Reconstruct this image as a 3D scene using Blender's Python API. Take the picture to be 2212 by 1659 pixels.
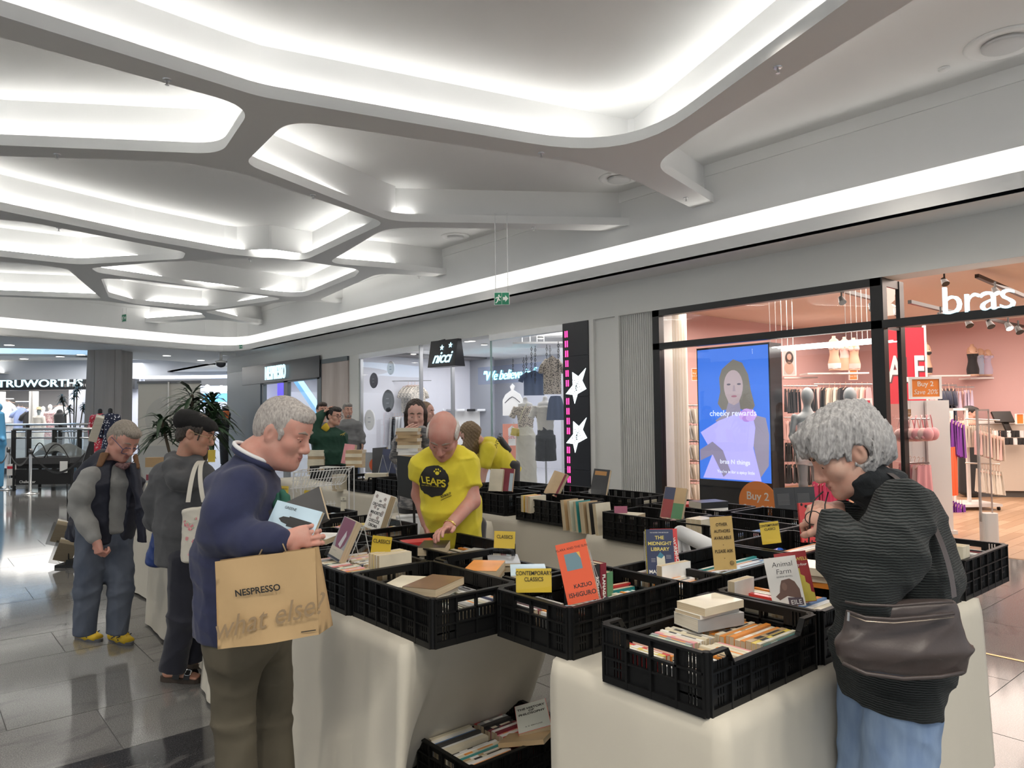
import bpy,math,random
import numpy as np
from mathutils import Vector,Matrix
for _o in list(bpy.data.objects):bpy.data.objects.remove(_o,do_unlink=True)
SC=bpy.context.scene
COL=SC.collection
rnd=random.Random(7)
PI=math.pi
R=math.radians
# -- camera
FPX=1568.44
PITCH,ROLL,YAW,CAMZ=R(2.411),R(-0.6747),R(40.08),1.6
_f=Vector((math.sin(YAW)*math.cos(PITCH),math.cos(YAW)*math.cos(PITCH),math.sin(PITCH)))
_r=Vector((math.cos(YAW),-math.sin(YAW),0));_u=_r.cross(_f)
CX=math.cos(ROLL)*_r+math.sin(ROLL)*_u
CU=-math.sin(ROLL)*_r+math.cos(ROLL)*_u
CF=_f
cam_d=bpy.data.cameras.new('camera');cam=bpy.data.objects.new('camera',cam_d);COL.objects.link(cam)
cam_d.sensor_fit='HORIZONTAL';cam_d.sensor_width=36.0;cam_d.lens=36.0*FPX/2212.0
cam_d.clip_start=0.05;cam_d.clip_end=300
m=Matrix((CX,CU,-CF)).transposed().to_4x4();m.translation=(0,0,CAMZ)
cam.matrix_world=m
SC.camera=cam
# -- light of the place, plus added hall fill
SC.view_settings.view_transform='Standard'
SC.view_settings.look='None'
SC.view_settings.exposure=0.0
SC.view_settings.gamma=1.0
SC.view_settings.use_curve_mapping=False
W=bpy.data.worlds.new('mall_ambience');SC.world=W;W.use_nodes=True
W.node_tree.nodes['Background'].inputs[0].default_value=(0.86,0.93,1.0,1)
W.node_tree.nodes['Background'].inputs[1].default_value=0.78
LED=17
COVE=8
def area(name,loc,size,power,color=(1,1,1),rot=(0,0,0),size_y=None,spread=None):
 d=bpy.data.lights.new(name,'AREA');d.energy=power;d.color=color;d.size=size
 if size_y:d.shape='RECTANGLE';d.size_y=size_y
 if spread:d.spread=spread
 o=bpy.data.objects.new(name,d);COL.objects.link(o);o.location=loc;o.rotation_euler=rot
 return o
area('shop_lamp',(11.6,2.6,3.3),4.0,290,(1,.84,.74),(0,0,0),5.0)
area('shop_lamp',(10.6,6.2,3.25),1.6,100,(1,.88,.80),(0,0,0),2.4)
area('shop_lamp',(14.2,5.0,3.3),3.0,230,(1,.84,.74),(0,0,0),5.0)
area('shop_lamp',(11.6,12.2,3.3),3.6,120,(.96,.97,1),(0,0,0),5.0)
area('shop_lamp',(11.6,16.4,3.3),3.6,110,(.94,.96,1),(0,0,0),3.0)
area('shop_lamp',(11.2,22.5,3.2),3.0,320,(.9,.95,1),(0,0,0),7.0)
HALL_FILL=[(1.0,1.2),(3.6,.8),(2.2,3.6),(5.2,3.0),(3.4,7.8),(6.6,7.6),(1.0,7.8),(3.4,11.0),(2.0,14.2),(6.0,15.0),(7.6,3.2),(7.4,10.6),(-2.2,-2.4),(.2,-3.2),(2.6,-2.6),(-3.2,.6),(-3.,3.4),(5.,-2.6),(-1.2,-.8),(-2.6,6.4),(.9,-1.4),(2.,18.2),(5.4,19.),(1.5,21.2)]
for _x,_y in HALL_FILL:  # unseen fill spots, added to brighten tables, camera-facing cloth and the far column
 d=bpy.data.lights.new('hall_fill_spot','SPOT');d.energy=260 if _y>17 else 70 if _y>.7 and _x>0 else 270;d.spot_size=R(140);d.spot_blend=.8;d.shadow_soft_size=.30;d.color=(1,.93,.83)
 o=bpy.data.objects.new('hall_fill_spot',d);COL.objects.link(o);o.location=(_x,_y,4.5)
# -- pixel -> place
def ray(px,py):return CF+CX*((px-1106)/FPX)-CU*((py-829.5)/FPX)
def _at(d,t):return Vector((d.x*t,d.y*t,CAMZ+d.z*t))
def onz(px,py,z):d=ray(px,py);return _at(d,(z-CAMZ)/d.z)
def onx(px,py,x):d=ray(px,py);return _at(d,x/d.x)
def ony(px,py,y):d=ray(px,py);return _at(d,y/d.y)
FH=Vector((math.sin(YAW),math.cos(YAW),0));XH=Vector((math.cos(YAW),-math.sin(YAW),0));UP=Vector((0,0,1))
def PV(px,py,D):d=ray(px,py);return _at(d,D/d.dot(FH))
def LD(l,D,z):return FH*D+XH*l+UP*z
V=Vector
# -- materials
_M={}
def mat(name,col=(.8,.8,.8),rough=.6,metal=0.,emit=None,es=1.,alpha=None,trans=0.,ior=1.45,noise=None,bump=None,spec=None,sheen=0.,coat=0.,nodes=None):
 if name in _M:return _M[name]
 m=bpy.data.materials.new(name);m.use_nodes=True;_M[name]=m
 nt=m.node_tree;b=nt.nodes['Principled BSDF']
 c=(*col,1)
 b.inputs['Base Color'].default_value=c;b.inputs['Roughness'].default_value=rough;b.inputs['Metallic'].default_value=metal
 m.diffuse_color=c
 if trans:b.inputs['Transmission Weight'].default_value=trans;b.inputs['IOR'].default_value=ior
 if spec is not None:b.inputs['Specular IOR Level'].default_value=spec
 if sheen:b.inputs['Sheen Weight'].default_value=sheen
 if coat:b.inputs['Coat Weight'].default_value=coat;b.inputs['Coat Roughness'].default_value=.08
 if emit:b.inputs['Emission Color'].default_value=(*emit,1);b.inputs['Emission Strength'].default_value=es
 if alpha is not None:b.inputs['Alpha'].default_value=alpha
 tc=None
 def coord(scale):
  tc=nt.nodes.new('ShaderNodeTexCoord');mp=nt.nodes.new('ShaderNodeMapping');mp.inputs['Scale'].default_value=scale if hasattr(scale,'__len__')else(scale,)*3
  nt.links.new(tc.outputs['Object'],mp.inputs['Vector']);return mp
 if noise:
  mp=coord(noise[0]);n=nt.nodes.new('ShaderNodeTexNoise');n.inputs['Scale'].default_value=1.0;n.inputs['Detail'].default_value=noise[3]if len(noise)>3 else 4
  nt.links.new(mp.outputs[0],n.inputs['Vector'])
  r=nt.nodes.new('ShaderNodeValToRGB');k=noise[2]
  r.color_ramp.elements[0].position=.5-k;r.color_ramp.elements[1].position=.5+k
  r.color_ramp.elements[0].color=c;r.color_ramp.elements[1].color=(*noise[1],1)
  nt.links.new(n.outputs['Fac'],r.inputs[0]);nt.links.new(r.outputs[0],b.inputs['Base Color'])
 if bump:
  mp=coord(bump[0]);n=nt.nodes.new('ShaderNodeTexNoise');n.inputs['Scale'].default_value=1.0;n.inputs['Detail'].default_value=bump[3]if len(bump)>3 else 3
  nt.links.new(mp.outputs[0],n.inputs['Vector'])
  bp=nt.nodes.new('ShaderNodeBump');bp.inputs['Strength'].default_value=bump[1];bp.inputs['Distance'].default_value=bump[2]
  nt.links.new(n.outputs['Fac'],bp.inputs['Height']);nt.links.new(bp.outputs[0],b.inputs['Normal'])
 return m
def emis(name,col,s):return mat(name,tuple(min(1,c)for c in col),.5,emit=col,es=s)
def glass(name,col=(1,1,1),rough=0.0,mix=.12,tint=None):
 if name in _M:return _M[name]
 m=bpy.data.materials.new(name);m.use_nodes=True;_M[name]=m;nt=m.node_tree
 nt.nodes.remove(nt.nodes['Principled BSDF']);out=nt.nodes['Material Output']
 t=nt.nodes.new('ShaderNodeBsdfTransparent');t.inputs[0].default_value=(*(tint or col),1)
 g=nt.nodes.new('ShaderNodeBsdfGlossy');g.inputs['Roughness'].default_value=rough;g.inputs['Color'].default_value=(*col,1)
 fr=nt.nodes.new('ShaderNodeFresnel');fr.inputs[0].default_value=1.45
 ad=nt.nodes.new('ShaderNodeMath');ad.operation='MULTIPLY_ADD';ad.inputs[1].default_value=1.0;ad.inputs[2].default_value=mix
 nt.links.new(fr.outputs[0],ad.inputs[0]);ge=nt.nodes.new('ShaderNodeNewGeometry');iv=nt.nodes.new('ShaderNodeMath');iv.operation='SUBTRACT';iv.inputs[0].default_value=1.0;nt.links.new(ge.outputs['Backfacing'],iv.inputs[1])
 mu=nt.nodes.new('ShaderNodeMath');mu.operation='MULTIPLY';mu.use_clamp=True;nt.links.new(ad.outputs[0],mu.inputs[0]);nt.links.new(iv.outputs[0],mu.inputs[1]);ad=mu
 mx=nt.nodes.new('ShaderNodeMixShader');nt.links.new(ad.outputs[0],mx.inputs[0]);nt.links.new(t.outputs[0],mx.inputs[1]);nt.links.new(g.outputs[0],mx.inputs[2])
 nt.links.new(mx.outputs[0],out.inputs[0]);return m
# -- mesh building
def frame(x,y,z,o):
 m=Matrix((x,y,z)).transposed().to_4x4();m.translation=o;return m
def look(o,n,up=UP):
 n=V(n).normalized();x=V(up).cross(n).normalized();y=n.cross(x);return frame(x,y,n,o)
class MB:
 def __init__(s):s.v=[];s.f=[];s.mi=[];s.cur=0;s.xf=None
 def mat(s,i):s.cur=i;return s
 def at(s,m):s.xf=m;return s
 def add(s,vs,fs):
  b=len(s.v)
  s.v+=[tuple(s.xf@V(p))if s.xf is not None else tuple(p)for p in vs]
  for f in fs:s.f.append([b+i for i in f]);s.mi.append(s.cur)
  return s
 def box(s,lo,hi):
  x0,y0,z0=lo;x1,y1,z1=hi
  return s.add([(x0,y0,z0),(x1,y0,z0),(x1,y1,z0),(x0,y1,z0),(x0,y0,z1),(x1,y0,z1),(x1,y1,z1),(x0,y1,z1)],[(0,3,2,1),(4,5,6,7),(0,1,5,4),(1,2,6,5),(2,3,7,6),(3,0,4,7)])
 def cbox(s,c,sz):return s.box([c[i]-sz[i]/2 for i in range(3)],[c[i]+sz[i]/2 for i in range(3)])
 def quad(s,a,b,c,d):return s.add([a,b,c,d],[(0,1,2,3)])
 def prism(s,poly,z0,z1,cap=True):
  n=len(poly);vs=[(p[0],p[1],z0)for p in poly]+[(p[0],p[1],z1)for p in poly]
  fs=[(i,(i+1)%n,n+(i+1)%n,n+i)for i in range(n)]
  if cap:fs+=[tuple(range(n))[::-1],tuple(range(n,2*n))]
  return s.add(vs,fs)
 def cyl(s,a,b,r0,r1=None,n=10,cap=True):
  a=V(a);b=V(b);r1=r0 if r1 is None else r1;z=(b-a).normalized();x=z.orthogonal().normalized();y=z.cross(x)
  vs=[]
  for p,r in((a,r0),(b,r1)):
   for i in range(n):t=2*PI*i/n;vs.append(p+x*(r*math.cos(t))+y*(r*math.sin(t)))
  fs=[(i,(i+1)%n,n+(i+1)%n,n+i)for i in range(n)]
  if cap:fs+=[tuple(range(n))[::-1],tuple(range(n,2*n))]
  return s.add(vs,fs)
 def tube(s,pts,r,n=6,closed=False):
  pts=[V(p)for p in pts];m=len(pts);vs=[];px=None
  for k,p in enumerate(pts):
   if closed:t=pts[(k+1)%m]-pts[k-1]
   else:t=pts[min(k+1,m-1)]-pts[max(k-1,0)]
   t=t.normalized()
   x=t.orthogonal().normalized()if px is None else(px-t*px.dot(t)).normalized()
   px=x;y=t.cross(x);rr=r[k]if hasattr(r,'__len__')else r
   for i in range(n):a=2*PI*i/n;vs.append(p+x*(rr*math.cos(a))+y*(rr*math.sin(a)))
  fs=[]
  for k in range(m if closed else m-1):
   a=k*n;b=((k+1)%m)*n
   fs+=[(a+i,a+(i+1)%n,b+(i+1)%n,b+i)for i in range(n)]
  if not closed:fs+=[tuple(range(n))[::-1],tuple((m-1)*n+i for i in range(n))]
  return s.add(vs,fs)
 def ball(s,c,r,nu=12,nv=8):
  r=r if hasattr(r,'__len__')else(r,r,r);vs=[(c[0],c[1],c[2]+r[2])]
  for j in range(1,nv):
   p=PI*j/nv
   for i in range(nu):t=2*PI*i/nu;vs.append((c[0]+r[0]*math.sin(p)*math.cos(t),c[1]+r[1]*math.sin(p)*math.sin(t),c[2]+r[2]*math.cos(p)))
  vs.append((c[0],c[1],c[2]-r[2]));fs=[]
  for i in range(nu):fs.append((0,1+i,1+(i+1)%nu));fs.append((len(vs)-1,1+(nv-2)*nu+(i+1)%nu,1+(nv-2)*nu+i))
  for j in range(nv-2):
   a=1+j*nu;b=a+nu
   fs+=[(a+i,b+i,b+(i+1)%nu,a+(i+1)%nu)for i in range(nu)]
  return s.add(vs,fs)
 def lathe(s,prof,c=(0,0,0),n=20):
  vs=[]
  for r,z in prof:
   for i in range(n):t=2*PI*i/n;vs.append((c[0]+r*math.cos(t),c[1]+r*math.sin(t),c[2]+z))
  fs=[]
  for k in range(len(prof)-1):
   a=k*n;b=a+n;fs+=[(a+i,a+(i+1)%n,b+(i+1)%n,b+i)for i in range(n)]
  fs+=[tuple(range(n))[::-1],tuple((len(prof)-1)*n+i for i in range(n))]
  return s.add(vs,fs)
 def grid(s,fn,nu,nv):
  vs=[fn(i/nu,j/nv)for j in range(nv+1)for i in range(nu+1)]
  fs=[(j*(nu+1)+i,j*(nu+1)+i+1,(j+1)*(nu+1)+i+1,(j+1)*(nu+1)+i)for j in range(nv)for i in range(nu)]
  return s.add(vs,fs)
 def mesh(s,name,mats,smooth=False):
  me=bpy.data.meshes.new(name);me.from_pydata(s.v,[],s.f)
  for m in(mats if isinstance(mats,(list,tuple))else[mats]):me.materials.append(m)
  if any(s.mi):me.polygons.foreach_set('material_index',s.mi)
  if smooth:me.polygons.foreach_set('use_smooth',[True]*len(s.f))
  me.update();return me
 def build(s,name,mats,parent=None,smooth=False,local=False,bev=0):
  o=bpy.data.objects.new(name,s.mesh(name,mats,smooth));COL.objects.link(o)
  if parent is not None:attach(o,parent,local)
  if bev:
   b=o.modifiers.new('edge','BEVEL');b.width=bev;b.segments=2;b.limit_method='ANGLE'
  return o
def attach(o,parent,local=False):
 o.parent=parent
 if not local:o.matrix_parent_inverse=wm(parent).inverted()
def wm(o):
 m=o.matrix_basis.copy()
 if o.parent is not None:m=wm(o.parent)@o.matrix_parent_inverse@m
 return m
def tag(o,label=None,cat=None,group=None,kind=None):
 if label:o['label']=label
 if cat:o['category']=cat
 if group:o['group']=group
 if kind:o['kind']=kind
 return o
def thing(name,label,cat,loc=(0,0,0),rz=0,group=None):
 o=bpy.data.objects.new(name,None);COL.objects.link(o);o.location=loc;o.rotation_euler=(0,0,rz);o.empty_display_size=.1
 return tag(o,label,cat,group)
def struct(o):o['kind']='structure';return o
def dup(root,loc=None,rz=None,label=None,group=None):
 r=root.copy();COL.objects.link(r)
 if loc is not None:r.location=loc
 if rz is not None:r.rotation_euler=(0,0,rz)
 if label:r['label']=label
 if group:r['group']=group
 for ch in list(root.children):
  c=ch.copy();COL.objects.link(c);c.parent=r
  for g in list(ch.children):
   d=g.copy();COL.objects.link(d);d.parent=c
 return r
def text(s,mtx,size,m,parent=None,name='lettering',ex=.001,bold=0.,shear=0.,align='CENTER',sx=1.,spacing=1.,valign='CENTER',label=None,line=1.,local=False):
 c=bpy.data.curves.new(name,'FONT');c.body=s;c.size=size;c.extrude=ex;c.offset=bold;c.shear=shear
 c.align_x=align;c.align_y=valign;c.space_character=spacing;c.space_line=line;c.resolution_u=3
 c.materials.append(m)
 o=bpy.data.objects.new(name,c);COL.objects.link(o)
 o.matrix_basis=mtx@Matrix.Diagonal((sx,1,1,1))
 if parent is not None:
  o.parent=parent
  if not local:o.matrix_parent_inverse=wm(parent).inverted()
 if label:o['label']=label
 return o
def rounded(poly,rad,n=6):
 out=[];N=len(poly)
 for i,p in enumerate(poly):
  p=V((*p[:2],));a=V((*poly[i-1][:2],));b=V((*poly[(i+1)%N][:2],));r=rad[i]if hasattr(rad,'__len__')else rad
  if r<=0:out.append(tuple(p));continue
  d1=(a-p).normalized();d2=(b-p).normalized();ang=d1 .angle(d2);t=min(r/math.tan(ang/2),.48*(a-p).length,.48*(b-p).length)
  q0=p+d1*t;q1=p+d2*t
  for k in range(n+1):
   u=k/n;out.append(tuple(q0*(1-u)**2+p*2*u*(1-u)+q1*u*u))
 return out
def smooth_closed(pts,it=2):
 for _ in range(it):
  q=[]
  for i in range(len(pts)):
   a=pts[i];b=pts[(i+1)%len(pts)]
   q+=[tuple(.75*x+.25*y for x,y in zip(a,b)),tuple(.25*x+.75*y for x,y in zip(a,b))]
  pts=q
 return pts
def offset_poly(poly,d):
 n=len(poly);A=sum(poly[i][0]*poly[(i+1)%n][1]-poly[(i+1)%n][0]*poly[i][1]for i in range(n))
 s=1 if A>0 else-1;out=[]
 for i in range(n):
  p=V(poly[i]);a=V(poly[i-1]);b=V(poly[(i+1)%n])
  e1=(p-a).normalized();e2=(b-p).normalized();n1=V((e1 .y,-e1 .x))*s;n2=V((e2 .y,-e2 .x))*s
  m=n1+n2;k=max(.35,m.length_squared/2)
  out.append(tuple(p+m*(d/k)))
 return out
# == shell of the mall
M_white=mat('white_plaster',(.80,.80,.79),.75)
M_beam=mat('white_ceiling_paint',(.78,.78,.77),.8)
M_wall=mat('warm_white_wall_paint',(.74,.74,.71),.7)
M_grout=mat('dark_grout',(.10,.10,.10),.6)
def granite(name,a,b,vein,vs=.9):
 if name in _M:return _M[name]
 m=mat(name,a,.09);nt=m.node_tree;bs=nt.nodes['Principled BSDF'];L=nt.links.new
 tc=nt.nodes.new('ShaderNodeTexCoord');mp=nt.nodes.new('ShaderNodeMapping');L(tc.outputs['Object'],mp.inputs[0])
 n1=nt.nodes.new('ShaderNodeTexNoise');n1 .inputs['Scale'].default_value=170;n1 .inputs['Detail'].default_value=3;L(mp.outputs[0],n1 .inputs[0])
 r1=nt.nodes.new('ShaderNodeValToRGB');r1 .color_ramp.elements[0].position=.38;r1 .color_ramp.elements[1].position=.62
 r1 .color_ramp.elements[0].color=(*a,1);r1 .color_ramp.elements[1].color=(*b,1);L(n1 .outputs['Fac'],r1 .inputs[0])
 mp2=nt.nodes.new('ShaderNodeMapping');mp2 .inputs['Scale'].default_value=(.7,1.9,1);L(tc.outputs['Object'],mp2 .inputs[0])
 n2=nt.nodes.new('ShaderNodeTexNoise');n2 .inputs['Scale'].default_value=vs;n2 .inputs['Detail'].default_value=9;n2 .inputs['Roughness'].default_value=.62;n2 .inputs['Distortion'].default_value=1.6;L(mp2 .outputs[0],n2 .inputs[0])
 r2=nt.nodes.new('ShaderNodeValToRGB');r2 .color_ramp.elements[0].position=.50;r2 .color_ramp.elements[1].position=.66
 r2 .color_ramp.elements[0].color=(0,0,0,1);r2 .color_ramp.elements[1].color=(.75,.75,.75,1);L(n2 .outputs['Fac'],r2 .inputs[0])
 mx=nt.nodes.new('ShaderNodeMix');mx.data_type='RGBA';L(r2 .outputs[0],mx.inputs[0]);L(r1 .outputs[0],mx.inputs[6]);mx.inputs[7].default_value=(*vein,1)
 L(mx.outputs[2],bs.inputs['Base Color']);return m
G1=granite('grey_granite',(.125,.125,.122),(.225,.222,.215),(.10,.10,.10))
G2=granite('veined_granite',(.14,.138,.135),(.24,.235,.228),(.06,.06,.064),1.4)
G3=granite('dark_granite',(.02,.02,.022),(.06,.06,.064),(.2,.195,.19),2.2)
floor=struct(MB().box((-14,-7,-.2),(34,60,-.004)).build('floor',M_grout))
far_floor=MB().box((-14,-7,-.15),(34,.17,0));far_floor.box((-14,.17,-.15),(-1.6,60,0));far_floor.box((9.15,.17,-.15),(34,60,-.001))
far_floor.box((-1.6,20.5,-.15),(9.15,60,0))
far_floor.build('floor_slab',G1,floor)
rt=random.Random(3)
k=0;y=.181
while y<20.4:
 y1=y+.633;x=.855+.022*(y-4)-.4222*((y-3.98)/.633);x=(x%1.2666)-1.2666*2
 while x<9.15:
  xa=max(x,-1.6);xb=min(x+1.2666,9.15)
  if xb>xa+.03:
   g=2.4e-3
   dark=(abs(y-3.347)<.05 and.2<x+.6<1.7)or(abs(y-2.714)<.05 and.2<x+.5<1.6)
   mm=G3 if dark else(G2 if rt.random()<.4 else G1)
   z=rt.uniform(-.0006,.0006)
   t=MB().box((-(xb-xa)/2+g,-.3165+g,-.02),((xb-xa)/2-g,.3165-g,z)).build('tile',mm,floor,local=True)
   t.location=((xa+xb)/2,y+.3165,0)
  x+=1.2666
 y=y1
tag(MB().box((5.45,-1.5,0),(5.475,1.72,.003)).build('floor_strip',mat('brass',(.65,.42,.18),.3,1.)),'thin brass strip set into the granite floor beside the book tables','strip')
# ---- suspended lattice ceiling ------------------------------------------------------------
ZB,ZT,ZC=4.52,4.64,5.07
XU=8.615
def fill2d(name,loops,z0,z1,m):
 c=bpy.data.curves.new(name,'CURVE');c.dimensions='2D';c.fill_mode='BOTH';c.extrude=(z1-z0)/2
 for lp in loops:
  s=c.splines.new('POLY');s.points.add(len(lp)-1);s.use_cyclic_u=True
  for i,p in enumerate(lp):s.points[i].co=(p[0],p[1],0,1)
 t=bpy.data.objects.new(name,c);COL.objects.link(t)
 bpy.context.view_layer.update()
 me=bpy.data.meshes.new_from_object(t);me.name=name
 bpy.data.objects.remove(t,do_unlink=True);bpy.data.curves.remove(c)
 me.materials.clear();me.materials.append(m)
 o=bpy.data.objects.new(name,me);COL.objects.link(o);o.location=(0,0,(z0+z1)/2);return o
CELLS={'A':([(-5.5,6.05),(.5,6.28),(2.45,6.43),(6.38,5.45),(5.11,2.30),(4.0,-.6),(-1.5,-3.2),(-6.5,0)],[.6,0,.9,1.15,0,.6,.6,.6]),'B':([(-3.5,6.5),(2.48,6.70),(2.66,8.12),(.75,9.29),(-1.6,10.3),(-5,8.6)],[.5,.42,.45,0,.6,.6]),'C':([(-.1,10.25),(2.35,8.66),(3.1,8.62),(5.55,9.52),(5.72,12.9),(4.4,13.08),(2.90,12.80),(1.0,12.2),(-.6,11.2)],[.4,.4,.5,.42,.55,.5,0,.6,.3]),'D':([(2.86,6.76),(6.05,5.86),(6.75,5.84),(8.75,6.21),(8.75,7.27),(5.6,9.40),(2.97,8.26)],[.42,.4,.5,0,0,.55,.36]),'E':([(5.70,9.72),(8.75,7.70),(8.75,12.29),(7.42,12.42),(6.15,12.75)],[.8,0,0,.8,.38]),'F':([(2.75,15.85),(3.6,14.55),(5.1,12.85),(6.95,12.88),(7.2,13.6),(7.50,16.95),(5.24,16.8),(2.95,16.28)],[.25,0,.8,.45,0,.6,0,.3]),'G':([(-.6,13.0),(1.47,12.70),(3.78,13.35),(3.9,13.95),(2.5,15.64),(.2,15.7),(-1.4,14.4)],[.4,.4,.3,.35,.5,.6,.4]),'H':([(.2,16.4),(1.9,16.08),(2.42,16.22),(3.66,19.72),(1.71,20.5),(-1.6,21.0),(-1.8,17.2)],[.5,.3,.35,.18,0,.5,.6]),'I':([(3.12,16.9),(3.6,16.70),(5.26,16.85),(7.2,17.2),(6.3,20.3),(4.5,20.2),(3.75,19.4)],[.2,.2,0,.35,.5,.6,.5]),'J':([(6.3,20.6),(7.5,17.3),(8.75,17.05),(8.75,22.3),(7.6,21.75)],[.3,.6,0,0,.6]),'K':([(7.42,13.0),(8.75,12.58),(8.75,16.98),(7.95,17.0)],[.5,0,0,.4]),'L':([(-1.8,21.5),(1.85,20.75),(3.7,20.1),(6.3,20.85),(6.75,21.8),(5.35,24.2),(1.9,22.9),(-2,21.6)],[.1,.2,.3,.4,.4,0,0,.1]),'M':([(3.9,-2.5),(6.35,4.5),(6.75,5.38),(8.75,5.86),(8.75,-4),(5,-4)],[0,.6,.75,0,0,0]),'N':([(6.9,22.2),(7.5,22.1),(8.75,22.7),(8.75,24.6),(5.8,24.3)],[.2,.4,0,0,0]),}
WALLPATH=[(XU,-6),(XU,22.9),(8.58,23.5),(8.40,23.98),(8.05,24.27),(7.5,24.33),(6.73,24.18),(4.3,23.38),(1.89,22.56),(-2,21.25),(-9,18.9)]
def off_path(p,d):
 out=[]
 for i in range(len(p)):
  a=V(p[max(i-1,0)]);b=V(p[min(i+1,len(p)-1)]);t=(b-a).normalized();out.append(tuple(V(p[i])+V((t.y,-t.x))*d))
 return out
def strip(name,pa,za,pb,zb,m,mb=None):
 mb=mb or MB();n=len(pa)
 mb.add([(*p,za)for p in pa]+[(*p,zb)for p in pb],[(i,i+1,n+i+1,n+i)for i in range(n-1)])
 return mb
ceil=struct(MB().box((-9,-6,ZC),(9,25,ZC+.05)).build('ceiling',M_beam))
M_led=emis('led_strip',(1,.985,.95),LED)
outer=[(-9,-6),(8.95,-6),(8.95,24.9),(6.0,24.9),(-9,19.6)]
holes={k:rounded(p,r,9)for k,(p,r)in CELLS.items()}
slab=fill2d('trim_1',[outer]+list(holes.values()),ZB,ZT,M_beam);struct(slab)
webs=MB();leds=MB()
for kk,(p,r)in CELLS.items():
 w=rounded(offset_poly(p,.14),[min(q,.05)for q in r],1);n=len(w)
 webs.add([(*q,ZT-.01)for q in w]+[(*q,ZC)for q in w],[(i,(i+1)%n,n+(i+1)%n,n+i)for i in range(n)])
 sh=holes[kk];a=offset_poly(smooth_closed(sh,0),.045);b=offset_poly(sh,.085)
 n=len(a)
 for i in range(n):
  q=[a[i],a[(i+1)%n],b[(i+1)%n],b[i]]
  if max(v[0]for v in q)>8.55:continue
  leds.add([(*v,ZT+.012)for v in q],[(0,1,2,3)])
webs.build('ceiling_web',M_beam,ceil);leds.build('light_strip',M_led,ceil)
for i,(px,py)in enumerate([(361,171),(1169,330),(124,333),(676,421),(127,492),(541,560),(1153,491),(905,597),(1680,145),(1482,427)]):
 p=onz(px,py,ZB);s=thing('sprinkler','small steel sprinkler head under the white ceiling lattice','sprinkler',p,group='sprinklers under the lattice')
 mm=mat('brushed_steel',(.6,.6,.6),.35,1.)
 MB().lathe([(.038,0),(.034,-.010),(.012,-.012)],n=14).build('escutcheon',mm,s,local=True)
 MB().cyl((0,0,-.01),(0,0,-.05),.008).lathe([(.018,-.05),(.018,-.054)],n=10).build('nozzle',mm,s,local=True)
for(px,py,r,nm)in[(2170,92,.34,'above the lingerie shop wall'),(1337,384,.30,'beside the forked ceiling beam'),(984,510,.28,'behind the narrow ceiling beam')]:
 p=onz(px,py,ZC);t=thing('ceiling_diffuser','round white air diffuser in the high ceiling '+nm,'diffuser',p)
 MB().lathe([(r,0),(r*.97,-.02),(r*.80,-.03),(r*.70,-.005)],n=36).build('ring',M_white,t,True,local=True)
 MB().lathe([(r*.56,-.0),(r*.56,-.04),(r*.50,-.05),(.01,-.052)],n=36).build('core',mat('diffuser_core',(.6,.6,.6),.6),t,True,local=True)
p=onz(2039,147,ZC);t=thing('smoke_detector','small white smoke detector on the ceiling beside the large diffuser','detector',p)
MB().lathe([(.055,0),(.055,-.02),(.035,-.035),(.02,-.045)],n=20).build('body',M_white,t,True,local=True)
# ---- bulkhead: upper wall, light slot, lip, soffit
w0=WALLPATH;wl=off_path(w0,-.1);wr=off_path(w0,.35)
strip('',w0,4.25,w0,ZC+.02,None).build('wall_right',M_white);struct(bpy.data.objects['wall_right'])
rec=strip('',w0,4.25,wr,4.25,None);strip('',wr,4.25,wr,3.9,None,rec);strip('',off_path(w0,.06),3.93,wr,3.93,None,rec)
struct(rec.build('trim_2',M_white));
strip('',off_path(w0,.08),3.945,off_path(w0,.16),3.945,None).build('light_strip',emis('slot_led',(1,.97,.92),COVE),bpy.data.objects['trim_2'])
lip=strip('',wl,3.762,wl,3.97,None);strip('',wl,3.97,off_path(w0,.06),3.97,None,lip);strip('',off_path(w0,.06),3.97,off_path(w0,.06),3.9,None,lip)
strip('',off_path(w0,-.105),3.757,off_path(w0,.1),3.757,None,lip);struct(lip.build('trim_3',M_white))
tr=strip('',off_path(w0,-.02),ZC-.16,w0,ZC-.16,None);strip('',off_path(w0,-.02),ZC-.16,off_path(w0,-.02),ZC,None,tr);struct(tr.build('trim_4',M_white))
hall=[(-9,-6)]+[(p[0],p[1])for p in wl]
def ell(c,a,b,rot,n=48):
 return[(c[0]+a*math.cos(t)*math.cos(rot)-b*math.sin(t)*math.sin(rot),c[1]+a*math.cos(t)*math.sin(rot)+b*math.sin(t)*math.cos(rot))for t in[2*PI*i/n for i in range(n)]]
cA=LD(-18.2,30.2,0);cB=LD(-19.3,23.4,0)
elA=ell(cA,6.2,6.0,-YAW);elB=ell(cB,6.6,2.5,-YAW+R(3))
soff=fill2d('ceiling_soffit',[[(-34,-6.2),(9.6,-6.2),(9.6,60),(-34,60)],hall,elA,elB],3.762,3.80,M_white);struct(soff)
rm=MB();n=len(elA)
inn=ell(cA,6.75,6.55,-YAW)
rm.add([(*p,3.80)for p in elA]+[(*p,3.80)for p in inn]+[(*p,4.35)for p in inn],[(i,(i+1)%n,n+(i+1)%n,n+i)for i in range(n)]+[(n+i,n+(i+1)%n,2*n+(i+1)%n,2*n+i)for i in range(n)]+[tuple(2*n+i for i in range(n))])
struct(rm.build('ceiling_recess',M_white))
ia,ib=ell(cA,6.4,6.2,-YAW),ell(cA,6.5,6.3,-YAW)
MB().add([(*p,3.83)for p in ia]+[(*p,3.83)for p in ib],[(i,(i+1)%n,n+(i+1)%n,n+i)for i in range(n)]).build('light_strip',emis('recess_led',(1,.95,.85),16.),bpy.data.objects['ceiling_recess'])
sk=MB();e2=elB;n=len(e2)
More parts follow.
